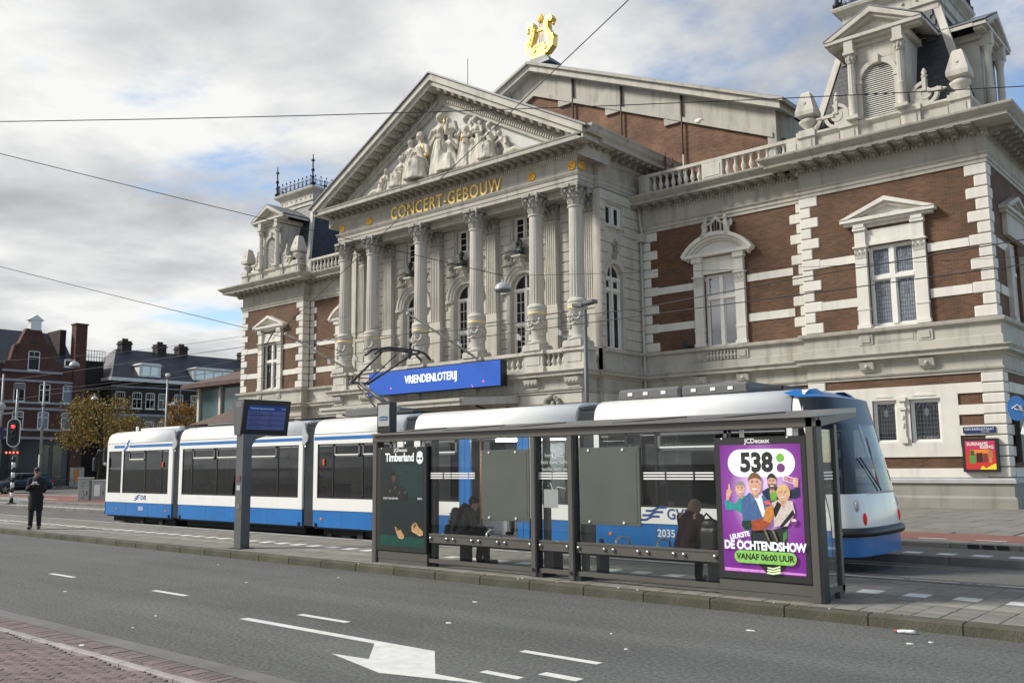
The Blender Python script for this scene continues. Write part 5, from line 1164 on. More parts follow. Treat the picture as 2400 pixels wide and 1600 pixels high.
for s_ in (0, 1):
    y = YN+.003 if not s_ else YF-.003
    MB().loft([[(-6.40, y, z), (xe(z)-.40, y, z)] for z in (1.045, 1.4, 1.8, 2.1, 2.4)], False, False, False).build('cab_window', M_['tglass'], tram, fix=False)
    MB().loft([[(-6.49, y, z), (xe(z)-.36, y, z)] for z in (.34, .745)], False, False, False).build('blue_skirt', M_['tb'], tram, fix=False)
    pr_ = [(p if not s_ else 31.4-p, z) for p, z in ROOFP]
    mb = MB(); wedge(mb, [-6.48, -6.40, -6.30], pr_); mb.build('roof_panel', M_['tw'], tram, fix=False)
    mb = MB(); mb.loft([[(-6.30, y_, z) for y_, z in pr_], [(xe(2.66)+bul(y_)-(z-2.66)*.6, y_, 2.66+(z-2.66)*.72) for y_, z in pr_]], False, False, False, True); mb.build('roof_corner', M_['tb'], tram, fix=False)
MB().box(-6.5, -6.46, YN-.004, YN+.05, .75, 2.66).build('panel_seam', M_['tgrey'], tram)
MB().loft([[(xe(z)+bul(y)+o, y, z) for y in YS[1:-1]] for z, o in ((.64, -.02), (.65, .06), (.70, .085), (.76, .075), (.79, .0))], False, False, False, True).build('bumper', M_['black'], tram, fix=False)
def onfront(y, z, o=.01): return Vector((xe(z)+bul(y)+o, y, z))
for y in (14.92, 16.48):
    MB().sphere(onfront(y, .92, -.01), (.03, .055, .10), 10, 7).build('tail_light', flat('tail_red', (.55, .02, .015), .15), tram)
    MB().sphere(onfront(y-.12 if y < 15 else y+.12, 1.12, -.02), (.035, .07, .11), 10, 7).build('head_light', M_['lampw'], tram)
MB().loft([[onfront(y, 1.31, .01+(.03 if k else 0)) + Vector((0, 0, k*.05*max(0, 1-abs(y-15.9)/.8))) for y in (15.1, 15.4, 15.7, 16.0, 16.3, 16.6)] for k in (0, 1)], False, False, False, True).build('wiper_cowl', M_['tw'], tram, fix=False)
MB().tube([onfront(15.7, 1.36, .03), onfront(15.2, 1.9, .03)], .012, 5).build('wiper', M_['black'], tram)
MB().box(-6.3, -5.75, 14.75, 16.65, .32, 1.2).build('cab_desk', M_['tintd'], tram); MB().box(-6.7, -6.64, 14.7, 15.9, .4, 2.4).build('cab_bulkhead', M_['tint'], tram)
# doorway: folded blue door leaves, lit interior beyond
for a, b in ((-14.16, -13.99), (-13.98, -13.83), (-12.49, -12.34), (-12.33, -12.18)):
    MB().box(a, b, YN-.02, YN+.02, .34, 2.395).build('door_leaf', M_['tb'], tram)
MB().box(-14.16, -12.18, YN+.0, YN+.08, .28, .345).build('door_sill', M_['tgrey'], tram)
MB().box(-13.8, -12.5, 16.1, 16.14, .8, 2.3).build('interior_panel', M_['tint'], tram)
for x in (-13.78, -12.55): MB().tube([(x, 14.75, .36), (x, 14.75, 2.42)], .018, 6).build('grab_pole', mat('orange_pole', (.7, .30, .14), .4) if x < -13 else M_['steel'], tram)
MB().box(-13.62, -13.25, 15.0, 15.3, .36, 1.35).box(-13.6, -13.28, 14.98, 15.02, 1.1, 1.3).build('ticket_machine', M_['tint'], tram)
MB().box(-13.52, -13.2, 15.55, 15.57, 1.75, 1.98).build('info_sticker', flat('sticker_cyan', (.02, .32, .65)), tram)
MB().box(-14.0, -12.3, 15.5, 15.9, 2.36, 2.40).build('ceiling_lamp', flat('lamp_white', (1, .97, .92), 14), tram)
for a, b in ((-29.4, -26.8), (-25.6, -20.2), (-19.1, -16.3), (-11.9, -11.1), (-10.2, -6.9)): MB().box(a, b, 15.62, 15.78, 2.39, 2.415).build('ceiling_lamp', flat('lamp_dim', (1, .97, .92), 2.0), tram)
MB().box(-15.4, -11.2, 16.55, 16.6, .36, 1.05).build('interior_panel', M_['tint'], tram)
# seats
st = MB().box(-.21, .21, -.21, .21, .40, .46, bev=.02).box(-.23, -.16, -.21, .21, .44, 1.0, bev=.02).tube([(0, 0, .0), (0, 0, .42)], .05, 6).mesh('seat', M_['tseat'])
for x0, x1 in ((-29.3, -26.9), (-25.5, -20.4), (-18.9, -16.5), (-10.1, -7.0)):
    n = int((x1-x0)/.85)
    for k in range(n+1):
        for y in (14.86, 16.5): inst('seat', st, tram, (x0+(x1-x0)*k/max(n, 1), y, .36), (0, 0, pi if k % 2 else 0))
for x in (-28.4, -27.2, -24.6, -23.0, -21.4, -18.2, -17.0, -9.4, -8.2): MB().tube([(x, 15.25, .36), (x, 15.25, 2.42)], .017, 6).build('grab_pole', M_['steel'], tram)
# bogies
for cx_ in (-28.5, -17.7, -8.4):
    for dx in (-.9, .9):
        for y in (15.0, 16.42):
            MB().lathe([(.30, -.06), (.30, .05), (.33, .06)], n=20, M=Matrix.Translation((cx_+dx, y, .36)) @ Matrix.Rotation(pi/2, 4, 'X')).build('wheel', M_['rail'], tram)
    MB().box(cx_-1.3, cx_+1.3, 14.72, 14.82, .14, .34).box(cx_-1.35, cx_-1.15, 14.7, 14.8, .10, .26).box(cx_-.1, cx_+.1, 14.66, 14.8, .10, .26).box(cx_+1.1, cx_+1.3, 14.66, 14.8, .10, .26).build('bogie_frame', M_['beld'], tram)
# roof equipment
for (a, b, y0, y1, z1) in ((-10.3, -8.9, 15.0, 16.4, 3.27), (-8.88, -7.5, 15.0, 16.4, 3.27)): MB().box(a, b, y0, y1, 3.05, z1, bev=.05).build('roof_box', M_['tgrey'], tram)
for x in (-10.0, -9.65, -9.25, -8.6, -8.2, -7.85): MB().box(x-.05, x+.05, 14.985, 15.0, 3.14, 3.20).build('roof_label', M_['tw'], tram)
MB().box(-7.3, -6.9, 15.1, 16.3, 3.05, 3.17, bev=.03).build('roof_box', M_['black'], tram)
MB().box(-29.4, -26.9, 14.95, 15.2, 3.05, 3.14, bev=.03).build('roof_duct', M_['tw'], tram); MB().box(-26.5, -25.9, 14.9, 16.5, 3.04, 3.12).build('roof_bridge', M_['black'], tram)
MB().tube([(-29.9, 15.1, 3.05), (-29.9, 15.1, 3.22)], .05, 8).build('roof_aerial', M_['tw'], tram)
MB().tube([(-25.3, 15.0, 3.12), (-21, 15.0, 3.12)], .025, 6).tube([(-24, 15.2, 3.05), (-24, 15.0, 3.12)], .02, 5).build('roof_conduit', M_['tgrey'], tram)
for (a, b, z) in ((-18.9, -17.4, 3.3), (-17.1, -16.3, 3.16), (-21.2, -19.9, 3.14)): MB().box(a, b, 15.1, 16.3, 3.1, z, bev=.03).build('roof_gear', M_['tgrey'] if z > 3.2 else M_['black'], tram)
for x in (-18.6, -18.0, -17.0): MB().lathe([(.05, 0), (.09, .03), (.05, .06), (.09, .09), (.05, .12), (.09, .15), (.04, .2)], (x, 15.2, 3.12), 8).build('insulator', M_['lampw'], tram)
# pantograph
K = Vector((-19.05, 15.7, 4.02)); Bs = Vector((-17.75, 15.7, 3.32))
pan = MB().tube([Bs, K], [.06, .05], 8).tube([Bs+Vector((-.45, -.12, -.02)), K+Vector((.05, -.1, -.08))], .02, 6).tube([K+Vector((0, -.3, 0)), K+Vector((0, .3, 0))], .04, 8).build('pantograph', M_['tgrey'], tram)
up_ = MB(); 
for q in (-1, 1): up_.tube([K+Vector((0, q*.28, .0)), Vector((-17.55, 15.7+q*.5, 4.70))], [.035, .022], 6)
up_.tube([K+Vector((.25, -.2, .12)), K+Vector((.25, .2, .12))], .015, 5).tube([K+Vector((.1, 0, -.1)), Vector((-17.6, 15.7, 4.66))], .016, 5); up_.build('upper_arm', M_['black'], pan)
hd_ = MB()
for dx in (-.17, .17):
    hd_.tube([(-17.5+dx, 15.7+y, 4.78-.0*abs(y)-(.20 if abs(y) > .85 else (.05 if abs(y) > .7 else 0))) for y in (-.95, -.75, -.5, 0, .5, .75, .95)], .028, 6)
for y in (-.5, .5): hd_.box(-17.72, -17.28, 15.7+y-.03, 15.7+y+.03, 4.68, 4.74)
hd_.build('collector_head', M_['black'], pan)
# marks
def gvb(x, z, sc, txt=True):
    y = YN-.004
    for k in range(3):
        o = (k-1)*.075*sc
        pts = [(-.20, .02), (-.06, .02), (.06, .08), (.20, .08), (.20, .115), (.05, .115), (-.07, .055), (-.20, .055)]
        MB().add([(x+p*sc+o*.9, y, z+q*sc+o-.04*sc) for p, q in pts], [(0, 1, 6, 7), (1, 2, 5, 6), (2, 3, 4, 5)]).build('logo_wave', M_['tbl'], tram, fix=False)
    if txt: text('lettering', 'GVB', M_['tbl'], tram, (x+.27*sc, y, z+.02*sc), .24*sc, align='LEFT', bold=.004)
gvb(-28.55, .89, .8); text('lettering', '2035', M_['tw'], tram, (-28.32, YN+.008, .57), .16, bold=.003)
gvb(-9.25, .90, 1.1); text('lettering', '2035', M_['tw'], tram, (-8.98, YN+.008, .58), .19, bold=.003)
for x in (-29.95, -26.75, -19.05, -10.2): MB().box(x-.035, x+.035, YN+.0, YN+.02, .50, .56, bev=.005).build('side_reflector', flat('amber', (.7, .22, .03)), tram)
# ================================================================== BUS SHELTER
SY = 11.15
sh_ = empty('bus_shelter', (-8.8, SY, PZ), 'grey aluminium and glass tram shelter with two lit posters and a bench', 'shelter')
S_ = M_['shel']; SD = M_['sheld']
for x0, x1 in ((-13.06, -12.95), (-9.30, -9.21), (-8.57, -8.48)):
    po = MB().box(x0, x1, SY-.06, SY+.06, PZ, 2.42, bev=.008).build('post', S_, sh_)
    MB().box(x1, x1+.02, SY-.05, SY+.10, PZ+.0, 2.40).build('post_flange', SD, po)
    if x0 > -10:
        MB().box(x1+.02, x1+.10, SY+.12, SY+.22, .26, 2.25).build('inner_post', S_, po); MB().box(x0, x1+.12, SY-.04, SY+.30, PZ, PZ+.07).build('foot', SD, po)
        MB().lathe([(.03, 0), (.03, .01)], n=10, M=Matrix.Translation(((x0+x1)/2, SY-.06, .24)) @ Matrix.Rotation(pi/2, 4, 'X')).build('bolt', SD, po)
po = MB().box(-4.80, -4.70, SY-.07, SY+.06, PZ, 2.40, bev=.008).build('post', S_, sh_); MB().box(-4.70, -4.66, SY-.06, SY+.10, PZ, 2.36).build('post_flange', SD, po)
MB().box(-13.06, -4.66, SY-.07, SY+.05, 2.27, 2.395, bev=.006).build('beam', S_, sh_)
MB().prism([(SY-.13, 2.392), (SY-.13, 2.42), (SY+1.30, 2.56), (SY+1.30, 2.50)], 'x', -13.02, -4.66).build('roof', mat('roof_aluminium', (.22, .215, .205), .35, metal=.5), sh_)
for x in (-12.6, -11.2, -9.9, -7.7, -6.2): MB().tube([(x, SY-.09, 2.425), (x+.9, SY+.5, 2.50)], .008, 4).build('roof_cable', SD, sh_)
MB().prism([(SY, 2.27), (SY+1.30, 2.44), (SY+1.30, 2.50), (SY, 2.392)], 'x', -4.72, -4.66).build('roof_end', S_, sh_)
# back wall glazing
def bay(x0, x1, seams, n0=0):
    ed = [x0]+list(seams)+[x1]
    for a, b in zip(ed, ed[1:]): MB().box(a+.004, b-.004, SY+.01, SY+.02, .30, 2.27).build('glass_pane', M_['sglass'], sh_)
    r = MB().box(x0, x1, SY-.01, SY+.005, .535, .685).box(x0, x1, SY-.02, SY+.03, .66, .69); ro = r.build('mid_rail', S_, sh_)
    for s_ in [x0+.05]+[v+o for v in seams for o in (-.08, .08)]+[x1-.05]:
        MB().lathe([(.028, 0), (.026, .03), (.0, .032)], n=10, M=Matrix.Translation((s_, SY-.01, .61)) @ Matrix.Rotation(pi/2, 4, 'X')).build('bolt', M_['steel'], ro)
    MB().box(x0, x1, SY-.012, SY+.03, .20, .265).build('low_rail', S_, sh_)
bay(-11.62, -9.30, (-11.10, -10.52, -9.95)); bay(-9.19, -8.57, ()); bay(-8.46, -6.10, (-7.86, -7.28, -6.70))
MB().box(-11.62, -11.53, SY+.04, SY+.14, PZ, 2.27).build('inner_post', SD, sh_)
for (x0, x1) in ((-10.38, -9.35), (-8.37, -7.30)):
    mp = MB().box(x0, x1, SY-.02, SY+.0, .955, 2.08, bev=.005).build('map_panel', M_['panelg'], sh_)
    MB().box(x0+.05, x1-.05, SY-.024, SY-.02, 1.0, 2.03).build('panel_face', M_['panelg'], mp)
    for x in (x0+.18, x1-.28):
        for z in (1.0, 2.04): MB().lathe([(.02, 0), (.018, .015)], n=8, M=Matrix.Translation((x, SY-.022, z)) @ Matrix.Rotation(pi/2, 4, 'X')).build('bolt', M_['tw'], mp)
for (a, b) in ((-11.6, -11.30), (-11.27, -11.11), (-11.09, -10.7), (-10.68, -10.55), (-9.18, -8.92), (-8.90, -8.60), (-7.25, -6.9), (-6.87, -6.45), (-6.42, -6.14)):
    for k in range(3): MB().box(a, b, SY+.004, SY+.009, 1.615+k*.04, 1.637+k*.04).build('glass_stripe', M_['tw'], sh_)
wm = flat('decal_white', (.55, .55, .55))
for i, t_ in enumerate(('Zorg goed', 'voor onze stad', 'en voor elkaar')): text('lettering', t_, wm, sh_, (-8.87, SY+.004, 1.98-i*.105), .085, sx=-1)
MB().tube([(-9.0, SY+.005, 1.50), (-8.95, SY+.005, 1.56), (-8.9, SY+.005, 1.44), (-8.8, SY+.005, 1.50), (-8.65, SY+.005, 1.47), (-8.62, SY+.005, 1.56), (-8.66, SY+.005, 1.42)], .006, 4).build('signature', wm, sh_)
MB().add([(-9.08, SY+.006, 1.18), (-8.8, SY+.006, 1.18), (-8.8, SY+.006, 1.46), (-9.08, SY+.006, 1.46)], [(0, 1, 2, 3)]).build('sticker', flat('sticker_grey', (.30, .32, .32)), sh_, fix=False)
# end wall (right)
MB().box(-4.73, -4.72, SY+.12, SY+.58, .30, 2.25).build('glass_pane', M_['sglass'], sh_)
MB().box(-4.76, -4.69, SY+.58, SY+.66, .18, 2.32).box(-4.76, -4.69, SY+.08, SY+.66, .22, .29).box(-4.76,-4.69,SY+.48,SY+.56,PZ,.22).build('end_frame', S_, sh_)
for k in range(3): MB().box(-4.715, -4.71, SY+.2, SY+.5, 1.615+k*.04, 1.637+k*.04).build('glass_stripe', M_['tw'], sh_)
# bench
be = MB().box(-11.5, -6.2, 11.52, 11.92, .52, .56, bev=.01).build('bench_seat', S_, sh_)
for x in (-11.3, -9.3, -8.4, -6.5): MB().box(x-.03, x+.03, 11.6, 11.85, PZ, .52).build('bench_leg', SD, be)
for x in (-11.52, -10.62, -8.0, -7.28): MB().tube([(x, 11.5, .56), (x, 11.52, .70), (x, 11.62, .76), (x, 11.84, .72), (x, 11.9, .56)], .018, 7).build('armrest', mat('armrest_steel', (.62, .62, .60), .35, metal=.4), be)
# advert cases
def adcase(x0, x1, nm):
    c = MB().box(x0, x1, SY-.05, SY+.10, .34, 2.17, bev=.01).build('poster_case', SD, sh_)
    MB().box(x0+.02, x1-.02, SY-.052, SY-.04, .36, 2.15).build('case_door', mat('case_paint', (.030, .031, .031), .35), c)
    MB().box(x0+.01, x1-.01, SY-.03, SY+.10, PZ, .20).box(x0+.005, x1-.005, SY-.035, SY+.10, .205, .335).build('case_base', S_, c)
    for x in (x0+.12, x1-.25): MB().lathe([(.012, 0), (.012, .008)], n=8, M=Matrix.Translation((x, SY-.052, 2.155)) @ Matrix.Rotation(pi/2, 4, 'X')).build('bolt', M_['tw'], c)
    text('lettering', 'JCDecaux', M_['tw'], c, ((x0+x1)/2-.02, SY-.056, 2.115), .085, bold=.0025)
    for x in (x0+.34, x1-.2): MB().box(x, x+.06, SY+.03, SY+.05, 2.17, 2.27).build('hanger', M_['tw'], c)
    return c
A1 = adcase(-12.94, -11.64, 0); A2 = adcase(-6.09, -4.80, 1)
PYY = [SY-.053]
def lay(par, pts, col, e=.0, nm='poster_print'):
    PYY[0] -= .00045; key = 'pp%02x%02x%02x_%d' % (*[int(min(c, 1)*255) for c in col], int(e*100))
    return MB().add([(x, PYY[0], z) for x, z in pts], [tuple(range(len(pts)))]).build(nm, (M_.get(key) or M_.setdefault(key, mat(key, col, .35, var=.22, scale=26, emit=e))), par, fix=False)
def ell(cx, cz, rx, rz, n=20, a0=0, a1=2*pi): return [(cx+rx*cos(a0+(a1-a0)*k/n), cz+rz*sin(a0+(a1-a0)*k/n)) for k in range(n+(0 if a1-a0 > 6.2 else 1))]
def pillp(x0, x1, z0, z1): r = (z1-z0)/2; return ell(x1-r, z0+r, r, r, 12, -pi/2, pi/2)+ell(x0+r, z0+r, r, r, 12, pi/2, 3*pi/2)
# purple poster: printed radial glow
m = bpy.data.materials.new('purple_print'); m.use_nodes = True; n = m.node_tree.nodes; l = m.node_tree.links; b = n['Principled BSDF']; b.inputs['Roughness'].default_value = .3
tc = n.new('ShaderNodeTexCoord'); mp = n.new('ShaderNodeMapping'); mp.inputs['Location'].default_value = (5.43*1.45, 0, -1.45*1.0); mp.inputs['Scale'].default_value = (1.45, 0, 1.0); gr = n.new('ShaderNodeTexGradient'); gr.gradient_type = 'SPHERICAL'; rp = n.new('ShaderNodeValToRGB')
rp.color_ramp.elements[0].position = .0; rp.color_ramp.elements[0].color = (.16, .02, .22, 1); rp.color_ramp.elements[1].position = .75; rp.color_ramp.elements[1].color = (.62, .45, .72, 1); q = rp.color_ramp.elements.new(.35); q.color = (.22, .05, .29, 1)
l.new(tc.outputs['Object'], mp.inputs[0]); l.new(mp.outputs[0], gr.inputs[0]); l.new(gr.outputs['Fac'], rp.inputs[0]); l.new(rp.outputs[0], b.inputs['Base Color']); l.new(rp.outputs[0], b.inputs['Emission Color']); b.inputs['Emission Strength'].default_value = .22
PYY[0] -= .001; MB().add([(-6.0, PYY[0], .44), (-4.88, PYY[0], .44), (-4.88, PYY[0], 2.07), (-6.0, PYY[0], 2.07)], [(0, 1, 2, 3)]).build('poster_print', m, A2, fix=False)
E_ = .22; SK = (.62, .36, .25)
lay(A2, [(-5.99, .45), (-4.89, .45), (-4.89, .475), (-5.99, .49)], (.55, .22, .55), E_)
lay(A2, pillp(-5.89, -4.96, 1.655, 2.01), (.78, .84, .84), E_)
PYY[0] -= .0005; text('lettering', '538', flat('print_black', (.02, .02, .02)), A2, (-5.485, PYY[0], 1.83), .33, bold=.016, sx=.92)
lay(A2, ell(-5.152, 1.896, .056, .056), (.16, .42, .06), E_); lay(A2, ell(-5.151, 1.77, .056, .056), (.17, .04, .17), E_)
lay(A2, [(-5.6,.934),(-5.581,.98),(-5.317,.99),(-5.09,1.043),(-5.106,.88),(-5.135,.776),(-5.097,.763),(-5.149,.511),(-5.264,.444),(-5.409,.449),(-5.55,.589),(-5.608,.752)], (.025,.03,.035))
lay(A2, [(-5.16,.95),(-5.10,1.0),(-5.11,.9),(-5.17,.82)], (.06,.22,.05))
lay(A2, [(-5.894,1.565),(-5.872,1.565),(-5.866,1.495),(-5.838,1.464),(-5.876,1.402),(-5.905,1.339),(-5.936,1.338),(-5.924,1.479),(-5.897,1.495)], SK, .1)
lay(A2, [(-5.966,1.338),(-5.921,1.354),(-5.803,1.302),(-5.721,1.404),(-5.627,1.421),(-5.669,1.236),(-5.722,1.189),(-5.806,1.233),(-5.936,1.222)], (.02,.28,.26), .1)
def head(cx, cz, rx, rz, hair, long=False, beard=None):
    if long: lay(A2, ell(cx, cz+.01, rx*1.35, rz*1.18), hair, .1)
    lay(A2, [(cx-rx*.45, cz-rz*.6), (cx+rx*.45, cz-rz*.6), (cx+rx*.5, cz-rz*1.35), (cx-rx*.5, cz-rz*1.35)], tuple(c*.8 for c in SK), .1)
    lay(A2, ell(cx, cz, rx, rz), SK, .12)
    if beard: lay(A2, ell(cx, cz, rx, rz, 14, pi*1.08, pi*1.92), beard, .03)
    if not long: lay(A2, [p for p in ell(cx, cz+rz*.12, rx*1.06, rz*.98, 14, pi*.02, pi*.98)]+[(cx-rx*.7, cz+rz*.42), (cx, cz+rz*.56), (cx+rx*.75, cz+rz*.42)], hair, .05)
    else: lay(A2, ell(cx, cz+rz*.2, rx*1.05, rz*.92, 14, pi*.0, pi*1.0)+[(cx-rx*.9, cz+rz*.1), (cx, cz+rz*.62)], hair, .1)
    for s_ in (-1, 1): lay(A2, ell(cx+s_*rx*.38, cz+rz*.12, rx*.15, rz*.05, 8), (.06, .04, .04))
    for s_ in (-1, 1): lay(A2, ell(cx+s_*rx*.38, cz+rz*.26, rx*.22, rz*.035, 8), tuple(c*.6 for c in hair))
    lay(A2, ell(cx+rx*.05, cz-rz*.13, rx*.13, rz*.14, 8), tuple(c*.85 for c in SK), .1)
    lay(A2, ell(cx, cz-rz*.42, rx*.45, rz*.15, 10, pi, 2*pi), (.75, .72, .70), .15)
head(-5.725, 1.504, .068, .091, (.30, .27, .25))
lay(A2, [(-5.424,1.469),(-5.339,1.516),(-5.208,1.532),(-5.13,1.488),(-5.035,1.489),(-4.914,1.534),(-4.916,1.416),(-4.993,1.388),(-5.151,1.398),(-5.17,1.338),(-5.365,1.334)], (.02,.03,.07))
lay(A2, [(-5.317,1.478),(-5.211,1.487),(-5.225,1.366),(-5.299,1.35)], (.14,.36,.05), .1); head(-5.278, 1.592, .062, .10, (.04,.03,.025), beard=(.16,.08,.06))
lay(A2, [(-4.963,1.653),(-4.92,1.638),(-4.93,1.527),(-4.993,1.534)], SK, .1); lay(A2, [(-5.112,1.682),(-4.964,1.638),(-4.983,1.563),(-5.132,1.615)], (.72,.55,.68), .2); lay(A2, [(-5.098,1.665),(-4.98,1.630),(-4.993,1.580),(-5.113,1.623)], (.4,.05,.12), .1)
PYY[0]-=.0005; text('lettering','ON AIR',M_['tw'],A2,(-5.046,PYY[0],1.622),.05,rot=(pi/2,.30,0))
lay(A2, [(-5.715,1.342),(-5.591,1.46),(-5.51,1.407),(-5.385,1.424),(-5.316,1.335),(-5.358,1.138),(-5.575,1.101),(-5.6,.934),(-5.695,1.052)], (.06,.12,.27), .12)
lay(A2, [(-5.559,1.422),(-5.426,1.424),(-5.38,1.183),(-5.423,1.144),(-5.496,1.346)], (.72,.74,.78), .15); head(-5.51, 1.567, .092, .135, (.19,.10,.055))
lay(A2, [(-5.591,1.46),(-5.55,1.43),(-5.50,1.30),(-5.56,1.33)], (.09,.16,.33), .12)
lay(A2, [(-5.283,1.335),(-5.168,1.382),(-5.01,1.355),(-4.979,1.208),(-5.09,1.043),(-5.266,1.037),(-5.271,1.246)], (.55,.48,.44), .12); lay(A2, [(-5.209,1.352),(-5.152,1.308),(-5.244,1.142),(-5.275,1.231)], (.02,.02,.02)); lay(A2, [(-5.008,1.252),(-4.987,1.194),(-5.154,1.033),(-5.202,1.031)], (.02,.02,.02))
lay(A2, [(-5.19,1.37),(-5.08,1.37),(-5.135,1.26)], SK, .1); head(-5.124, 1.45, .067, .091, (.62,.42,.18), long=True)
lay(A2, ell(-5.0, 1.105, .05, .045), (.16,.04,.18), .1); lay(A2, ell(-5.0,1.12,.035,.018), (.7,.6,.6), .1)
lay(A2, [(-5.701,1.097),(-5.575,1.101),(-5.562,1.026),(-5.665,.969),(-5.713,1.036)], (.02,.05,.03)); lay(A2, [(-5.575,1.101),(-5.375,1.138),(-5.313,1.065),(-5.415,.986),(-5.564,.973)], (.35,.07,.03), .08); lay(A2, [(-5.368,1.273),(-5.268,1.306),(-5.258,1.186),(-5.312,1.08),(-5.409,1.107)], (.55,.22,.05), .08); lay(A2, [(-5.389,1.348),(-5.298,1.365),(-5.314,1.312),(-5.366,1.301)], (.65,.10,.12), .1)
for a in (-.05, .06): lay(A2, [(-5.36+a,.99),(-5.33+a,.99),(-5.28+a,.86),(-5.30+a,.85)], (.20,.17,.08))
PYY[0]-=.0005; wt=flat('print_white',(.8,.85,.88),.25)
text('lettering','DE OCHTENDSHOW',wt,A2,(-5.413,PYY[0],.782),.145,bold=.006,sx=.82,spacing=.98); text('lettering','LEUKSTE',wt,A2,(-5.745,PYY[0],.905),.085,bold=.003,rot=(pi/2,-.22,0),sx=.85); text('lettering','v',wt,A2,(-5.755,PYY[0],.845),.09,rot=(pi/2,-.1,0))
lay(A2, pillp(-5.83,-4.985,.563,.722), (.20,.46,.09), .22); PYY[0]-=.0005; text('lettering','VANAF 06:00 UUR',flat('print_black',(.02,.02,.02)),A2,(-5.408,PYY[0],.641),.105,bold=.004,sx=.93)
for k in range(3): lay(A2, [(-5.394+.01*k,.448+k*.032),(-5.30,.438+k*.032),(-5.20,.462+k*.036),(-5.21,.49+k*.03),(-5.30,.462+k*.03),(-5.38,.47+k*.03)], (.60,.75,.42), .2)
# dark boot poster
PYY[0]=SY-.0535
lay(A1, [(-12.84,.44),(-11.70,.44),(-11.70,2.095),(-12.84,2.095)], (.012,.022,.022)); lay(A1, [(-12.84,.44),(-11.70,.44),(-11.70,.60),(-12.84,.63)], (.008,.06,.045)); lay(A1,[(-12.55,1.86),(-11.75,1.86),(-11.75,1.3),(-12.2,1.28)],(.014,.035,.032))
PYY[0]-=.0005; wb=flat('print_white2',(.75,.82,.82),.15)
text('lettering','Timberland',wb,A1,(-12.335,PYY[0],1.983),.205,bold=.0055,sx=.86,spacing=.93)
lay(A1, ell(-11.81,1.96,.085,.09,22,pi*.95,pi*2.05)+[(-11.735,2.0),(-11.81,2.04),(-11.885,2.0)], (.75,.82,.82), .15); lay(A1, ell(-11.81,2.035,.075,.055,14), (.75,.82,.82), .15)
for a in (-.038,.038): lay(A1, ell(-11.81+a,1.965,.028,.024,10), (.012,.022,.022))
lay(A1, ell(-12.48,1.63,.055,.078), (.10,.05,.035)); lay(A1, ell(-12.50,1.665,.062,.055,12,0,pi), (.01,.01,.01)); lay(A1, [(-12.69,1.24),(-12.72,1.40),(-12.6,1.50),(-12.4,1.52),(-12.2,1.46),(-12.12,1.36),(-12.14,1.24)], (.018,.018,.018))
for (x,z) in ((-12.6,1.36),(-12.35,1.33),(-12.2,1.34),(-12.46,1.42)): lay(A1, [(x,z),(x+.05,z+.04),(x+.04,z+.07),(x-.01,z+.02)], (.09,.11,.10))
PYY[0]-=.0005; text('lettering','STAND YOUR GROUND',wb,A1,(-12.56,PYY[0],1.265),.05,sx=.72); text('lettering','SKEPTA',wb,A1,(-11.80,PYY[0],1.268),.05,sx=.72)
for bt,sole in (([(-12.442,.777),(-12.399,.764),(-12.327,.711),(-12.285,.731),(-12.196,.631),(-12.199,.598),(-12.255,.58),(-12.326,.598),(-12.405,.679)],[(-12.405,.679),(-12.326,.598),(-12.255,.58),(-12.199,.598),(-12.21,.585),(-12.26,.565),(-12.335,.585)]),([(-12.011,.788),(-11.977,.831),(-11.908,.866),(-11.867,.839),(-11.825,.785),(-11.709,.716),(-11.716,.67),(-11.797,.655),(-11.88,.691),(-12.004,.732)],[(-12.004,.732),(-11.88,.691),(-11.797,.655),(-11.716,.67),(-11.72,.655),(-11.80,.638),(-11.89,.672),(-12.0,.712)])):
    lay(A1, bt, (.42,.25,.11), .1); lay(A1, sole, (.60,.45,.30), .1)
lay(A1,[(-11.96,.80),(-11.91,.85),(-11.88,.82),(-11.94,.76)],(.10,.06,.03)); lay(A1,[(-12.42,.755),(-12.40,.758),(-12.35,.715),(-12.37,.70)],(.10,.06,.03))
# stop flag on the roof
fl = MB().box(-13.0, -12.62, SY-.02, SY+.14, 2.44, 2.99, bev=.012).build('stop_flag', SD, sh_)
MB().box(-12.955, -12.655, SY-.026, SY-.02, 2.56, 2.95).build('flag_face', mat('flag_grey', (.40, .41, .40), .4), fl)
MB().prism(pillp(-12.92, -12.69, 2.66, 2.74), 'y', SY-.03, SY-.026).build('flag_logo', flat('logo_blue', (.02, .08, .22)), fl); text('lettering', 'zip tram', M_['tw'], fl, (-12.805, SY-.032, 2.70), .05)
MB().box(-12.9, -12.86, SY, SY+.1, 2.38, 2.44).box(-12.74, -12.70, SY, SY+.1, 2.38, 2.44).build('flag_bracket', SD, fl)
# ================================================================== DEPARTURE BOARD
ip = empty('departure_board', (-17.49, 11.25, PZ), 'grey post carrying a wedge shaped departure screen beside the platform kerb', 'departure board')
MB().prism([(11.14, PZ), (11.36, PZ), (11.36, 2.3), (11.45, 2.44), (11.75, 2.53), (12.2, 2.55), (11.14, 2.55)], 'x', -17.62, -17.37).build('post', M_['poled'], ip)
MB().box(-17.70, -17.29, 11.06, 11.44, PZ, PZ+.012).build('base_plate', M_['black'], ip)
cs = MB().loft([[(-17.83, 11.12, 3.30), (-17.36, 11.12, 3.30), (-17.36, 12.32, 3.30), (-17.83, 12.32, 3.30)], [(-17.69, 11.12, 2.53), (-17.49, 11.12, 2.53), (-17.49, 12.32, 2.53), (-17.69, 12.32, 2.53)]], True, True).build('screen_case', M_['poled'], ip)
sc_ = Matrix.Translation((-17.425, 11.72, 2.915)) @ Matrix.Rotation(pi/2, 4, 'Z') @ Matrix.Rotation(math.atan2(.13, .77), 4, 'X')   # local x along Y, local -y outwards (+X)
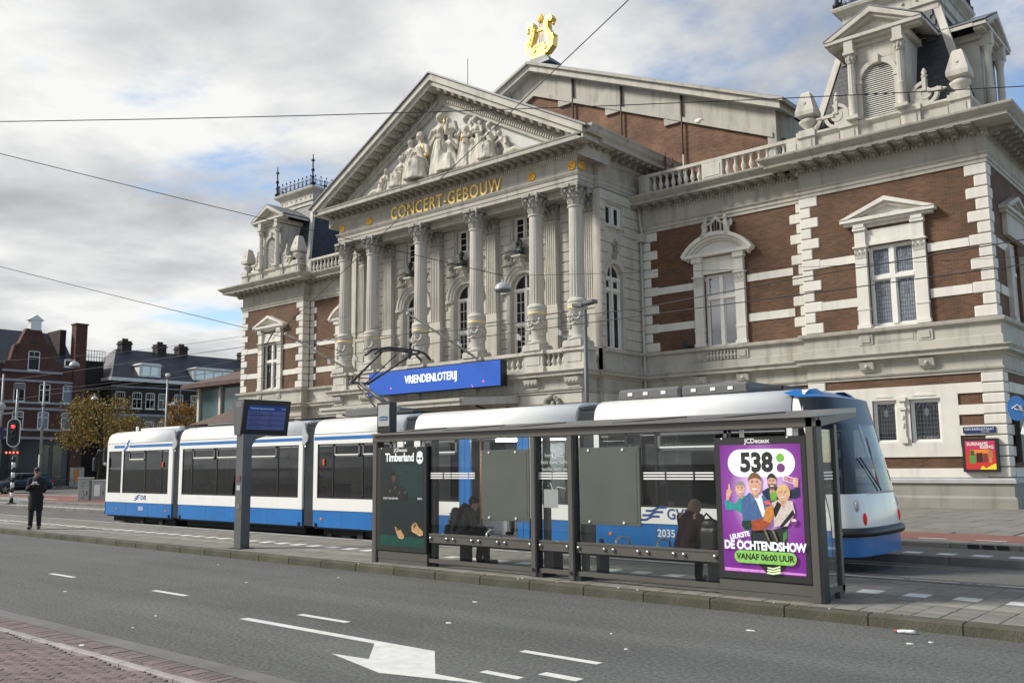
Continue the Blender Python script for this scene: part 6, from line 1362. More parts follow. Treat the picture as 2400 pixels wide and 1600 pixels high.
def sq(nm, m, x0, x1, z0, z1, o, par): return MB().box(x0, x1, -o-.003, -o, z0, z1, M=sc_).build(nm, m, par)
fr_ = MB().box(-.60, .60, -.03, .0, -.39, .39, M=sc_).build('screen_frame', M_['black'], cs)
scr = sq('screen', flat('screen_blue', (.045, .06, .16), .35), -.48, .49, -.26, .27, .031, fr_); sq('screen_header', flat('screen_navy', (.006, .02, .12), .4), -.48, .49, .15, .27, .0345, scr)
def stext(t_, x, z, sz, m): o = text('lettering', t_, m, scr, (0, 0, 0), sz, align='LEFT'); M2 = sc_ @ Matrix.Translation((x, -.040, z)) @ Matrix.Rotation(pi/2, 4, 'X'); o.matrix_basis = M2; WM[o.name] = M2
stext('Vertrek bussen/trams', -.44, .205, .07, flat('screen_text', (.25, .4, .5), .4)); stext('10:14', .36, .205, .05, flat('screen_text', (.25, .4, .5), .4))
for k, (a, t_) in enumerate((('5 Centraal Station', '1 min'), ('3 Muiderpoortstation', '3 min'), ('2 Centraal Station', '4 min'), ('5 Station Zuid', '7 min'), ('12 Amstelstation', '8 min'), ('2 Nieuw Sloten', '10 min'), ('12 Centraal Station', '11 min'))):
    z = .115-k*.055
    if k % 2: sq('screen_row', flat('screen_row', (.035, .045, .13), .3), -.48, .49, z-.027, z+.027, .0345, scr)
    stext(a, -.44, z, .04, flat('screen_dark', (.004, .006, .03), .1)); stext(t_, .05, z, .04, flat('screen_dark', (.004, .006, .03), .1))
for i in range(3):
    for k in range(6): MB().box(-17.62+i*.07, -17.58+i*.07, 11.112, 11.12, 3.14+k*.018, 3.15+k*.018).build('vent_slot', M_['lampw'], cs)
for z, m in ((1.55, 'pinkst'), (1.35, 'whst'), (.95, 'grst')): MB().box(-17.56, -17.42, 11.128, 11.138, z, z+.11).build('sticker', flat(m, {'pinkst': (.16, .05, .06), 'whst': (.45, .45, .45), 'grst': (.16, .16, .17)}[m]), ip)
# ================================================================== PEOPLE
SKIN = mat('skin', (.50, .29, .21), .5, var=.06, scale=20)
def Vv(*a): return Vector(a)
def capsule(mb, a, b, r0, r1, n=10):
    a = Vector(a); b = Vector(b); mb.tube([a, b], [r0, r1], n); mb.sphere(a, r0, n, 6); mb.sphere(b, r1, n, 6)
def hand(mb, wr, d, up, side, s=1.0, curl=.5):
    """palm and five fingers from the wrist along d; up = back of the hand; side = thumb side"""
    d = d.normalized(); up = (up-d*up.dot(d)).normalized(); sd = side
    lat = d.cross(up).normalized()
    pc = wr+d*.05*s
    for k in range(4): capsule(mb, wr+lat*(k-1.5)*.012*s, pc+lat*(k-1.5)*.020*s+d*.03*s, .014*s, .011*s, 6)
    for k, ln in enumerate((.070, .080, .075, .058)):
        b0 = pc+lat*(k-1.5)*.021*s+d*.035*s; b1 = b0+d*ln*.5*s-up*curl*.02*s; b2 = b1+d*ln*.3*s*(1-curl*.6)-up*curl*.04*s
        capsule(mb, b0, b1, .0095*s, .009*s, 6); capsule(mb, b1, b2, .009*s, .0075*s, 6)
    t0 = wr+lat*sd*.03*s+d*.02*s; t1 = t0+lat*sd*.025*s+d*.035*s-up*.01*s; t2 = t1+d*.03*s-lat*sd*.005*s-up*.012*s
    capsule(mb, t0, t1, .013*s, .011*s, 6); capsule(mb, t1, t2, .011*s, .008*s, 6)
def person(name, label, J, cols, group=None, coat=None, hair='short', vox=.010, sleeves=True, hood=False, face=Vv(0, -1, 0), shoes=None):
    """J joints: head, neck, shl/shr, ell/elr, wrl/wrr, pel, hil/hir, knl/knr, anl/anr, tol/tor"""
    root = empty(name, (J['pel'].x, J['pel'].y, min(J['anl'].z, J['anr'].z)-.08), label, 'person', group)
    f = face.normalized(); rt = f.cross(Vv(0, 0, 1)).normalized(); hu = J.get('hup', Vv(0, 0, 1)).normalized()
    b = MB(); h = J['head']; chest = (J['shl']+J['shr'])/2
    b.sphere(h+hu*.025, (.076, .076, .10), 14, 10); b.sphere(h+f*.022-hu*.03, (.062, .062, .082), 12, 9); b.sphere(h+f*.094-hu*.005, (.014, .014, .02), 8, 6); b.sphere(h+f*.085+hu*.03, (.03, .03, .012), 8, 5); b.sphere(h+f*.078-hu*.055, (.026, .026, .010), 8, 5); b.sphere(h+f*.068-hu*.088, (.03, .03, .022), 8, 6)
    for s_ in (-1, 1): b.sphere(h+rt*s_*.076-hu*.005-f*.005, (.014, .014, .032), 7, 5)
    capsule(b, h-hu*.06, J['neck'], .052, .055); capsule(b, J['neck'], chest, .06, .10); capsule(b, chest-Vv(0, 0, .05), J['pel'], .125, .135); capsule(b, J['shl'], J['shr'], .07, .07)
    for s_ in ('l', 'r'):
        capsule(b, J['sh'+s_], J['el'+s_], .052, .042); capsule(b, J['el'+s_], J['wr'+s_], .042, .030); capsule(b, J['pel'], J['hi'+s_], .12, .10); capsule(b, J['hi'+s_], J['kn'+s_], .088, .058); capsule(b, J['kn'+s_], J['an'+s_], .058, .040)
        capsule(b, J['an'+s_]-Vv(0, 0, .02), J['to'+s_], .04, .034)
        d = (J['wr'+s_]-J['el'+s_]).normalized(); hd = J.get('hd'+s_, d); hand(b, J['wr'+s_], hd, J.get('hu'+s_, Vv(0, 0, 1)), 1 if s_ == 'l' else -1, 1.0, .7)
    remesh(b, 'body', SKIN, vox, root, 3)
    # top
    t = MB(); capsule(t, J['neck']-hu*.02, chest-Vv(0, 0, .03), .075, .135); capsule(t, chest-Vv(0, 0, .07), J['pel'], .155, .16, 14); capsule(t, J['shl'], J['shr'], .068, .068); [capsule(t, J['neck']-Vv(0, 0, .02), J['sh'+s_]-Vv(0, 0, .01), .06, .066) for s_ in ('l', 'r')]
    for s_ in ('l', 'r'):
        capsule(t, J['sh'+s_], J['el'+s_], .075, .062); capsule(t, J['el'+s_], J['el'+s_].lerp(J['wr'+s_], .93), .062, .047)
    if coat: coat(t, J)
    if hood: t.sphere(J['neck']-f*.06+Vv(0, 0, .0), (.12, .11, .08), 12, 8)
    remesh(t, 'coat' if coat else 'jacket', cols['top'], .016, root, 5)
    l_ = MB()
    for s_ in ('l', 'r'):
        capsule(l_, J['pel'], J['hi'+s_], .145, .125); capsule(l_, J['hi'+s_], J['kn'+s_], .108, .078); capsule(l_, J['kn'+s_], J['an'+s_]+Vv(0, 0, .0), .078, .062)
    remesh(l_, 'trousers', cols['legs'], .016, root, 4)
    for s_ in ('l', 'r'):
        q = MB(); capsule(q, J['an'+s_]-Vv(0, 0, .045), J['to'+s_]-Vv(0, 0, .0), .048, .042); capsule(q, J['an'+s_]+Vv(0, 0, .01), J['an'+s_]-Vv(0, 0, .04), .05, .05); so_ = remesh(q, 'shoe', cols['shoe'], .012, root, 2)
    hr = MB()
    if hair == 'short':
        hr.sphere(h+hu*.045-f*.018, (.086, .086, .095), 14, 9); hr.sphere(h+hu*.075+f*.02, (.075, .075, .06), 12, 8)
    elif hair == 'long':
        hr.sphere(h+hu*.035-f*.015, (.095, .095, .11), 14, 10)
        for k in range(9):
            a = pi*(.08+.84*k/8); sd = rt*cos(a)*.085-f*sin(a)*.075
            hr.tube([h+hu*.05+sd*.8, h-hu*.06+sd*1.05, h-Vv(0, 0, .20)+sd*(1.25+.1*(k % 2)), h-Vv(0, 0, .34+.03*(k % 3))+sd*1.1], [.035, .04, .036, .012], 7)
    ho = remesh(hr, 'hair', cols['hair'], .013, root, 2)
    for s_ in (-1, 1): MB().sphere(h+f*.078+rt*s_*.030+hu*.012, .0125, 8, 6).build('eye', flat('eye_dark', (.03, .02, .02)), root)
    return root
BLK = mat('black_wool', (.010, .010, .011), .85, var=.2, scale=8); BLK2 = mat('black_trousers', (.012, .012, .014), .8, var=.2, scale=8); DK = mat('dark_jacket', (.024, .027, .026), .6, var=.3, scale=8); SHOE = mat('shoe_dark', (.02, .018, .017), .4); HB = mat('dark_hair', (.018, .013, .010), .5, bump=.6, bscale=90); BRH = mat('brown_hair', (.17, .105, .055), .5, var=.25, scale=30, bump=.6, bscale=90); GREYH = mat('cropped_hair', (.035, .026, .02), .7); PLUM = mat('plum_jacket', (.055, .024, .026), .8, var=.15, scale=6)
# --- man on the platform, looking at what he holds
o = Vv(-28.03, 11.2, PZ); F_ = Vv(.80, -.45, 0).normalized(); R_ = F_.cross(Vv(0, 0, 1))
def at(f=0, r=0, z=0): return o+F_*f+R_*r+Vv(0, 0, z)
J = dict(head=at(.055, 0, 1.63), neck=at(.0, 0, 1.50), shl=at(0, -.165, 1.40), shr=at(0, .165, 1.40), ell=at(.06, -.22, 1.13), elr=at(.06, .22, 1.13), wrl=at(.29, -.085, 1.27), wrr=at(.29, .085, 1.27), pel=at(0, 0, .95), hil=at(0, -.09, .90), hir=at(0, .09, .90), knl=at(.02, -.10, .50), knr=at(.03, .10, .50), anl=at(-.01, -.11, .09), anr=at(.03, .11, .09), tol=at(.15, -.13, .05), tor=at(.20, .13, .05), hup=Vv(F_.x*.28, F_.y*.28, 1), hdl=(F_*.5+R_*.5+Vv(0, 0, .35)), hdr=(F_*.5-R_*.5+Vv(0, 0, .35)))
def longcoat(t, J):
    p = J['pel']; t.lathe([(.20, -.42), (.205, -.3), (.185, 0), (.165, .25)], tuple(p), 20, mod=lambda k, z: 1+.03*sin(k*1.3)); t.box(p.x-.05, p.x+.05, p.y-.05, p.y+.05, p.z-.3, p.z)
man = person('person', 'standing man in a black knee-length coat holding something white in both hands', J, dict(top=BLK, legs=BLK2, shoe=SHOE, hair=HB), coat=longcoat, face=(F_*1+Vv(0, 0, -.28)), vox=.009)
MB().tube([at(.03, -.07, 1.50), at(.09, 0, 1.44), at(.03, .07, 1.50)], .035, 7).build('scarf', mat('grey_scarf', (.09, .085, .08), .9), man)
h_ = J['head']; MB().tube([h_+F_*.085+R_*.07+Vv(0, 0, .0), h_+F_*.10+R_*.03, h_+F_*.105, h_+F_*.10-R_*.03, h_+F_*.085-R_*.07], .013, 6).build('glasses', M_['black'], man)
for s_ in (-1, 1): MB().box(-.05, .05, -.045, .045, 0, .03, M=Matrix.Translation(at(.07, s_*.12, .004)) @ Matrix.Rotation(-.5, 4, 'Z')).build('shoe_sole', M_['tw'], man)
pk = empty('camera', tuple(at(.37, 0, 1.30)), 'small white compact camera in the hands of the standing man', 'camera')
MB().box(-.06, .06, -.03, .03, -.035, .04, M=Matrix.Translation(at(.37, 0, 1.32)) @ Matrix.Rotation(-.5+pi/2, 4, 'Z'), bev=.008).build('camera_body', M_['tw'], pk); MB().tube([at(.37, 0, 1.32), at(.42, 0, 1.32)], .025, 10).build('lens', M_['lampw'], pk)
# --- man on the bench, seen from behind
def seated(x, y, face, lean, label, cols, hair, zs=.56, head_drop=.0, hood=False, arms=.25, vox=.010, group=None, zf=PZ, name='person'):
    F_ = face.normalized(); R_ = F_.cross(Vv(0, 0, 1)); o = Vv(x, y, 0)
    def at(f=0, r=0, z=0): return o+F_*f+R_*r+Vv(0, 0, z)
    s = zs+.10
    J = dict(head=at(lean*.75+.05, 0, s+.66-head_drop), neck=at(lean*.60, 0, s+.52-head_drop*.5), shl=at(lean*.52, -.18, s+.44), shr=at(lean*.52, .18, s+.44), ell=at(lean*.5+.10, -.24, s+.18), elr=at(lean*.5+.10, .24, s+.18), wrl=at(lean*.5+.32, -.10, s+.14), wrr=at(lean*.5+.32, .10, s+.14), pel=at(-.02, 0, s+.02), hil=at(.02, -.10, s), hir=at(.02, .10, s), knl=at(.42, -.13, s+.02), knr=at(.44, .13, s+.02), anl=at(.36, -.12, zf+.09), anr=at(.46, .13, zf+.09), tol=at(.52, -.14, zf+.045), tor=at(.62, .15, zf+.045), hup=Vv(F_.x*.45, F_.y*.45, 1))
    return person(name, label, J, cols, face=F_+Vv(0, 0, -.45), hair=hair, hood=hood, vox=vox, group=group), at
p1_, at1 = seated(-11.42, 11.68, Vv(.62, .78, 0), .26, 'seated man in a dark jacket with cropped hair wearing a backpack on the shelter bench', dict(top=DK, legs=BLK2, shoe=SHOE, hair=GREYH), 'short', head_drop=.10, hood=True, zs=.50)
bp = empty('backpack', tuple(at1(-.2, 0, .7)), 'dark green backpack on the back of the seated man', 'backpack')
BPM = mat('backpack_nylon', (.030, .040, .035), .45, var=.35, scale=7, bump=.5, bscale=14)
BPF = Matrix.Translation(at1(-.13, -.04, .58)) @ Matrix.Rotation(math.atan2(.78, .62)-pi/2, 4, 'Z') @ Matrix.Rotation(-.22, 4, 'X')
k_ = MB().box(-.15, .15, -.11, .08, 0, .46, bev=.05).sphere((0, -.02, .46), (.145, .10, .08), 12, 8); remesh(k_, 'pack', BPM, .018, bp, 4, M=BPF)
remesh(MB().box(-.11, .11, -.16, -.08, .03, .24, bev=.04), 'front_pocket', BPM, .018, bp, 3, M=BPF)
for z in (.27, .40): MB().tube([(-.14, -.115, z), (0, -.128, z+.015), (.14, -.115, z)], .008, 5, M=BPF).build('zip', BLK, bp)
for r in (-.13, .13): MB().tube([at1(-.12, r, .72), at1(-.02, r, 1.0), at1(.10, r, 1.17), at1(.22, r, 1.05), at1(.16, r, .80)], .022, 6).build('strap', BLK, bp)
# --- woman on the bench
p2__, at2 = seated(-6.93, 11.70, Vv(.25, .95, 0), .22, 'seated woman with long brown hair and plum jacket on the shelter bench', dict(top=PLUM, legs=BLK2, shoe=mat('trainers', (.09, .10, .08), .7), hair=BRH), 'long', head_drop=.10, zs=.52)
bg_ = empty('bag', (-6.52, 11.70, .56), 'black rucksack standing on the bench beside the woman', 'bag')
k_ = MB().box(-6.69, -6.35, 11.60, 11.80, .57, .98, bev=.07).sphere((-6.52, 11.70, .98), (.15, .10, .09), 12, 8)
remesh(k_, 'pack', mat('black_nylon', (.012, .013, .016), .5, var=.3, scale=8, bump=.4, bscale=14), .018, bg_, 3); MB().tube([(-6.6, 11.62, 1.06), (-6.52, 11.60, 1.14), (-6.44, 11.62, 1.06)], .015, 6).build('strap', BLK, bg_)
# --- people inside the tram
ox = Vv(-12.92, 14.95, .36); F_ = Vv(0, -1, 0); R_ = F_.cross(Vv(0, 0, 1)); o = ox
J = dict(head=at(.02, 0, 1.63), neck=at(.0, 0, 1.50), shl=at(0, -.185, 1.42), shr=at(0, .185, 1.42), ell=at(.02, -.24, 1.12), elr=at(.02, .24, 1.12), wrl=at(.06, -.24, .88), wrr=at(.06, .24, .88), pel=at(0, 0, .95), hil=at(0, -.09, .90), hir=at(0, .09, .90), knl=at(.02, -.12, .50), knr=at(.03, .12, .50), anl=at(-.01, -.14, .09), anr=at(.0, .14, .09), tol=at(.13, -.16, .05), tor=at(.14, .16, .05))
person('person', 'standing passenger whose dark legs show in the open tram doorway', J, dict(top=DK, legs=mat('slate_trousers', (.035, .045, .06), .8), shoe=SHOE, hair=HB), face=F_, vox=.012)
TC = (mat('beige_coat', (.38, .30, .22), .8), mat('grey_coat', (.16, .16, .17), .8), mat('red_coat', (.16, .04, .04), .8), mat('blue_coat', (.04, .06, .12), .8))
for i, (x, y, fx, lb) in enumerate(((-24.6, 14.9, -1, 'passenger in a beige coat at the window of the second tram section'), (-27.9, 14.9, -1, 'passenger in a grey coat at a window of the rear tram section'), (-21.8, 16.4, 1, 'passenger in a dark red coat seated on the far side of the tram'), (-5.98-.35, 15.4, 1, 'tram driver in a dark blue jacket sitting in the front cab'))):
    seated(x, y, Vv(fx, -.1, 0), .1, lb, dict(top=TC[i], legs=BLK2, shoe=SHOE, hair=(BRH, GREYH, HB, HB)[i]), 'short', zs=.72, zf=.36, vox=.014)
# ================================================================== HOUSES ON THE LEFT
HBR = brickmat('red_house_brick', (.125, .040, .026), (.075, .026, .018), (.07, .05, .04), streak=.2); HBD = brickmat('dark_house_brick', (.040, .026, .022), (.026, .018, .016), (.03, .025, .022), streak=.2)
GRST = mat('grey_house_trim', (.30, .31, .33), .8, var=.1); HWIN = M_['wglass']
def hwin(par, M, x0, x1, z0, z1, nx=2, top=.35, curtain=None):
    fr = MB(); t = .07
    for a, b, c, d in ((x0, x0+t, z0, z1), (x1-t, x1, z0, z1), (x0, x1, z0, z0+t), (x0, x1, z1-t, z1), (x0+t, x1-t, z1-(z1-z0)*top-.04, z1-(z1-z0)*top+.04)): fr.box(a, b, -.05, .06, c, d, M=M)
    zt = z1-(z1-z0)*top
    for i in range(1, nx): x = x0+(x1-x0)*i/nx; fr.box(x-.025, x+.025, -.04, .04, z0+t, zt, M=M)
    for i in range(1, nx*2): x = x0+(x1-x0)*i/(nx*2); fr.box(x-.015, x+.015, -.035, .04, zt, z1-t, M=M)
    o = fr.build('window', M_['frame'], par); MB().box(x0+.03, x1-.03, .0, .03, z0+.03, z1-.03, M=M).build('pane', curtain or HWIN, o); MB().box(x0-.08, x1+.08, -.12, .02, z0-.10, z0, M=M).build('sill', M_['frame'], o)
    return o
h1 = empty('brick_house', (-98, 37, 0), 'red brick corner house with stepped gable, slate roof and tall chimney stack', 'house')
HM = Matrix.Translation((-95, 0, 0)) @ Matrix.Rotation(pi/2, 4, 'Z')     # local x = world Y, outward = +X
MB().box(20, 41.5, .02, 9, 4.7, 11.9, M=HM).build('wall', HBR, h1); MB().box(20, 41.5, .06, 9, 0, 4.7, M=HM).build('shop_front', mat('shop_dark', (.012, .02, .034), .25, var=.3), h1)
MB().prism([(34.2, 11.3), (34.3, 12.3), (34.75, 12.4), (35.1, 13.9), (35.5, 14.1), (36.1, 15.6), (37.5, 15.6), (38.1, 14.3), (38.5, 14.2), (39.1, 12.5), (39.7, 12.4), (39.7, 11.3)], 'y', -.12, .6, M=HM).build('gable', HBR, h1)
MB().box(36.45, 37.46, -.2, .5, 15.5, 16.5, M=HM).prism([(36.2, 16.5), (37.7, 16.5), (36.95, 17.05)], 'y', -.28, .6, M=HM).build('gable_crest', M_['frame'], h1)
for a, b, z in ((34.1, 39.8, 11.25), (20, 41.5, 10.35), (20, 41.5, 8.2), (20, 41.5, 7.6), (20, 41.5, 5.55), (20, 41.5, 4.75)): MB().box(a, b, -.18 if z > 11 else -.07, .03, z, z+.22, M=HM).build('stone_band', GRST, h1)
MB().prism([(-4.2, 15.7), (0, 11.8), (0, 12.0), (-4.2, 15.9), (-8.6, 12), (-8.6, 11.8)], 'x', 20, 41.2, M=HM @ Matrix.Scale(-1, 4, (0, 1, 0))).build('roof', M_['slatet'], h1)
MB().box(40.9, 42.05, -.2, .9, 0, 16.5, M=HM).box(40.82, 42.13, -.28, .98, 16.5, 16.65, M=HM).build('chimney', HBR, h1); MB().box(39.9, 40.5, 1.2, 4.3, 12, 16.0, M=HM).build('party_wall', HBD, h1)
hwin(h1, HM @ Matrix.Translation((0, -.13, 0)), 36.4, 37.5, 11.5, 13.4, 1, .3); hwin(h1, HM, 40.0, 40.8, 12.1, 12.9, 1, .2)
GB = mat('shutter_bluegrey', (.19, .22, .27), .6)
for k, y in enumerate((35.28, 37.66, 39.95, 32.9, 30.5, 28.1, 25.7)):
    hwin(h1, HM, y, y+1.05, 8.4, 10.2, 1, .33, GB if k == 2 else None); hwin(h1, HM, y, y+1.05, 5.75, 7.45, 1, .33, GB if k in (1, 2) else None)
for y in (35.2, 38.0, 39.3): MB().box(y, y+.9, .0, .05, .6, 4.2, M=HM).build('shop_window', mat('shop_glass', (.02, .035, .04), .1), h1)
h2 = empty('brick_house', (-101, 54, 0), 'dark brick house with long slate hipped roof, white dormers and three chimneys', 'house')
H2 = Matrix.Translation((-97, 0, 0)) @ Matrix.Rotation(pi/2, 4, 'Z')
MB().box(45.85, 70, 0, 8, 7.6, 11.2, M=H2).build('wall', HBD, h2); MB().box(45.85, 70, .01, 8, 0, 7.6, M=H2).build('ground_storey', mat('house_stone', (.16, .14, .115), .8, var=.15), h2)
MB().box(45.6, 70, -.35, 8.2, 11.2, 11.56, M=H2).build('gutter', M_['frame'], h2); MB().box(45.85, 70, -.06, .02, 10.55, 10.68, M=H2).box(45.85, 70, -.10, .02, 7.45, 7.7, M=H2).build('stone_band', GRST, h2)
rf = MB().loft([[(45.7, -.3, 11.56), (71, -.3, 11.56), (71, 8.2, 11.56), (45.7, 8.2, 11.56)], [(48.0, 3.8, 15.15), (69, 3.8, 15.15), (69, 4.2, 15.15), (48.0, 4.2, 15.15)]], True, True, M=H2).build('roof', M_['slatet'], h2)
for y in (49.0, 53.2, 55.9, 64.4): MB().box(y-.55, y+.55, 3.3, 4.5, 14.4, 16.1, M=H2).box(y-.65, y+.65, 3.2, 4.6, 15.7, 15.85, M=H2).box(y-.3, y-.05, 3.7, 4.0, 16.1, 16.4, M=H2).box(y+.05, y+.3, 3.7, 4.0, 16.1, 16.4, M=H2).build('chimney', HBD, rf)
for a, b in ((48.9, 51.4), (55.4, 60.5)):
    d_ = MB().box(a, b, .0, 2.5, 11.7, 13.1, M=H2).prism([(a-.2, 13.1), (b+.2, 13.1), (b-.3, 13.35), (a+.3, 13.35)], 'y', -.2, 2.8, M=H2).build('dormer', M_['frame'], rf)
    n = 2 if b-a < 3 else 4
    for k in range(n): w0 = a+.25+(b-a-.5)*k/n; MB().box(w0+.08, w0+(b-a-.5)/n-.08, -.03, .0, 11.95, 12.95, M=H2).build('dormer_pane', M_['wglassb'], rf)
for a, b in ((46.32, 47.37), (48.22, 49.3), (49.74, 50.8), (51.22, 52.35), (53.12, 54.2), (55.15, 56.26), (56.83, 57.84), (58.47, 59.47)): hwin(h2, H2, a, b, 8.3, 10.05, 2, .42); hwin(h2, H2, a, b, 5.2, 6.9, 2, .42)
MB().box(43.4, 45.84, 2, 9, 0, 13.2, M=H2).box(43.2, 45.9, 1.9, 9, 13.2, 13.35, M=H2).build('annexe', HBD, h2)
rl = MB()
for k in range(9): rl.tube([H2 @ Vector((44.0+k*.3, 3.0, 13.35)), H2 @ Vector((44.0+k*.3, 3.0, 14.6))], .03, 4)
for z in (13.9, 14.6): rl.tube([H2 @ Vector((44.0, 3, z)), H2 @ Vector((46.4, 3, z))], .03, 4)
rl.build('roof_railing', M_['iron'], h2)
MB().tube([H2 @ Vector((53.8, -.1, 0)), H2 @ Vector((53.8, -.1, 11.2))], .06, 6).build('rain_pipe', GRST, h2)
# glass pavilion beside the hall
gp = empty('glass_pavilion', (-61, 41, .25), 'small glazed pavilion with brown hipped roof beside the left tower', 'pavilion')
MB().box(-66.5, -56.5, 38.6, 46, .3, 8.0).build('glazing', mat('pavilion_glass', (.08, .13, .13), .08, spec=.8), gp); MB().loft([[(-67.6, 37.6, 8.0), (-55, 37.6, 8.0), (-55, 47, 8.0), (-67.6, 47, 8.0)], [(-67.6, 37.6, 8.3), (-55, 37.6, 8.3), (-55, 47, 8.3), (-67.6, 47, 8.3)], [(-63, 41, 9.6), (-58, 41, 9.6), (-58, 44, 9.6), (-63, 44, 9.6)]], True, True).build('roof', M_['roofred'], gp)
for x in (-66.4, -63.3, -60.3, -57.3): MB().box(x-.14, x+.14, 38.4, 38.62, .3, 8.0).build('mullion', M_['cream'], gp)
for z in (2.8, 5.4): MB().box(-66.5, -56.5, 38.5, 38.61, z, z+.12).build('transom', M_['tframe'], gp)
kp = empty('kiosk', (-56, 35, .25), 'low kiosk with brown hipped roof behind the departure board', 'kiosk')
MB().box(-58, -53.5, 34.2, 37, .3, 4.8).build('wall', M_['dark'], kp); MB().loft([[(-59, 33.4, 4.75), (-52.6, 33.4, 4.75), (-52.6, 37.8, 4.75), (-59, 37.8, 4.75)], [(-56.6, 35.2, 5.7), (-54.6, 35.2, 5.7), (-54.6, 36, 5.7), (-56.6, 36, 5.7)]], True, True).build('roof', M_['roofred'], kp)
# ================================================================== TREES
LF = [mat('leaf_orange', (.34, .15, .02), .7, var=.3, scale=3), mat('leaf_gold', (.30, .19, .03), .7, var=.3, scale=3), mat('leaf_green', (.11, .125, .025), .7, var=.3, scale=3), mat('leaf_olive', (.19, .16, .03), .7, var=.3, scale=3)]
BARK = mat('bark', (.035, .028, .022), .9, bump=.6, bscale=20)
def tree(x, y, zg, h, rc, rz, zc, wts, label, n=2600, seed=1):
    rnd = random.Random(seed); t = empty('tree', (x, y, zg), label, 'tree', 'autumn trees by the houses')
    tr = MB().tube([(x, y, zg), (x+.1, y-.05, zg+h*.3), (x-.05, y+.1, zc), (x, y, zc+rz*.6)], [.22, .16, .11, .03], 9); cl = []
    for k in range(34):
        a = rnd.uniform(0, 2*pi); e_ = rnd.uniform(-.5, 1.0); r = rnd.uniform(.55, 1.0)
        c = Vector((x+rc*r*cos(a)*math.sqrt(max(.1, 1-(e_*.8)**2)), y+rc*r*sin(a)*math.sqrt(max(.1, 1-(e_*.8)**2)), zc+rz*e_*r)); cl.append(c)
        if k < 16: tr.tube([(x, y, zc-rz*.5+rnd.uniform(0, rz*.6)), ((x+c.x)/2, (y+c.y)/2, (c.z+zc)/2-.1), tuple(c)], [.06, .035, .012], 5)
    tr.build('trunk', BARK, t)
    me = bpy.data.meshes.new('crown'); vs = []; fs = []; mi = []
    for i in range(n):
        c = rnd.choice(cl); sp_ = rc*.30
        p = c+Vector((rnd.gauss(0, sp_*.6), rnd.gauss(0, sp_*.6), rnd.gauss(0, sp_*.45))); s = rnd.uniform(.07, .15); 
        R = Euler((rnd.uniform(0, 6.3), rnd.uniform(0, 6.3), rnd.uniform(0, 6.3))).to_matrix(); b0 = len(vs)
        for q in ((-s, 0, 0), (0, -s*.55, s*.12), (s, 0, 0), (0, s*.55, s*.12)): vs.append(tuple(p+R @ Vector(q)))
        fs.append((b0, b0+1, b0+2, b0+3)); mi.append(rnd.choices(range(4), wts)[0])
    me.from_pydata(vs, [], fs); [me.materials.append(m_) for m_ in LF]; me.polygons.foreach_set('material_index', mi); link(bpy.data.objects.new('crown', me), t)
tree(-78, 36.2, .14, 6.5, 3.1, 2.5, 5.2, (3, 5, 3, 5), 'broad autumn tree with golden olive leaves left of the tram', 5200, 3)
tree(-80, 44.3, .14, 6, 1.9, 1.9, 6.2, (7, 4, 1, 1), 'small bright orange autumn tree beside the globe lamp post', 2600, 4)
tree(-75, 45.6, .14, 7, 2.1, 1.8, 6.7, (1, 2, 5, 4), 'green leaved tree near the glass pavilion', 2800, 5)
tree(-82, 40.2, .14, 5, 1.9, 1.6, 4.9, (4, 4, 2, 3), 'low autumn tree in front of the dark house', 2000, 6)
# ================================================================== STREET FURNITURE, LEFT
tl = empty('traffic_light', (-47.5, 17.85, .1), 'traffic light on a black and white banded pole with a red signal lit', 'traffic light')
for k in range(9): MB().tube([(-47.5, 17.85, .25+k*.24), (-47.5, 17.85, .25+(k+1)*.24)], .085, 12).build('pole_band', M_['tw'] if k % 2 else M_['black'], tl)
MB().lathe([(.40, .1), (.34, .16), (.12, .26)], (-47.5, 17.85, 0), 14).build('pole_foot', M_['sand'], tl); MB().tube([(-47.5, 17.85, 2.4), (-47.5, 17.85, 5.85)], [.075, .06], 10).build('pole', M_['pole'], tl)
TM = Matrix.Translation((-47.36, 17.72, 0)) @ Matrix.Rotation(.9, 4, 'Z')
bd = MB().prism(ell(0, 3.98, .30, .30, 10, 0, pi)+ell(0, 2.95+.25, .30, .30, 10, pi, 2*pi), 'y', -.02, .0, M=TM).build('backboard_rim', M_['tw'], tl); MB().prism(ell(0, 3.98, .26, .26, 10, 0, pi)+ell(0, 3.2, .26, .26, 10, pi, 2*pi), 'y', -.035, -.022, M=TM).build('backboard', M_['black'], bd)
MB().box(-.13, .13, -.12, -.035, 3.15, 4.05, M=TM, bev=.02).build('signal_head', M_['black'], tl)
for z, m_ in ((3.88, flat('lit_red', (1, .03, .02), 2.5)), (3.6, M_['dark']), (3.32, M_['dark'])): MB().lathe([(.085, 0), (.085, .02), (.0, .03)], n=14, M=TM @ Matrix.Translation((.0, -.12, z)) @ Matrix.Rotation(pi/2, 4, 'X')).build('lens', m_, tl)
lb = MB().box(-.36, .36, -.08, 0, 2.56, 2.72, M=TM).build('countdown_bar', M_['black'], tl)
for k in range(4): MB().sphere((-.25+k*.165, -.09, 2.64), .042, 8, 6, M=TM).build('led_dot', flat('lit_red2', (1, .08, .05), 4), lb)
MB().box(-.85, -.45, -.1, .02, 3.3, 3.85, M=TM).build('arrow_sign', flat('sign_dark', (.01, .015, .06)), tl); MB().add([(-.75, -.103, 3.62), (-.62, -.103, 3.74), (-.58, -.103, 3.40), (-.64, -.103, 3.40), (-.66, -.103, 3.62)], [(0, 1, 2, 3, 4)], M=TM).build('arrow', flat('arrow_blue', (.25, .35, .9), 1), tl, fix=False)
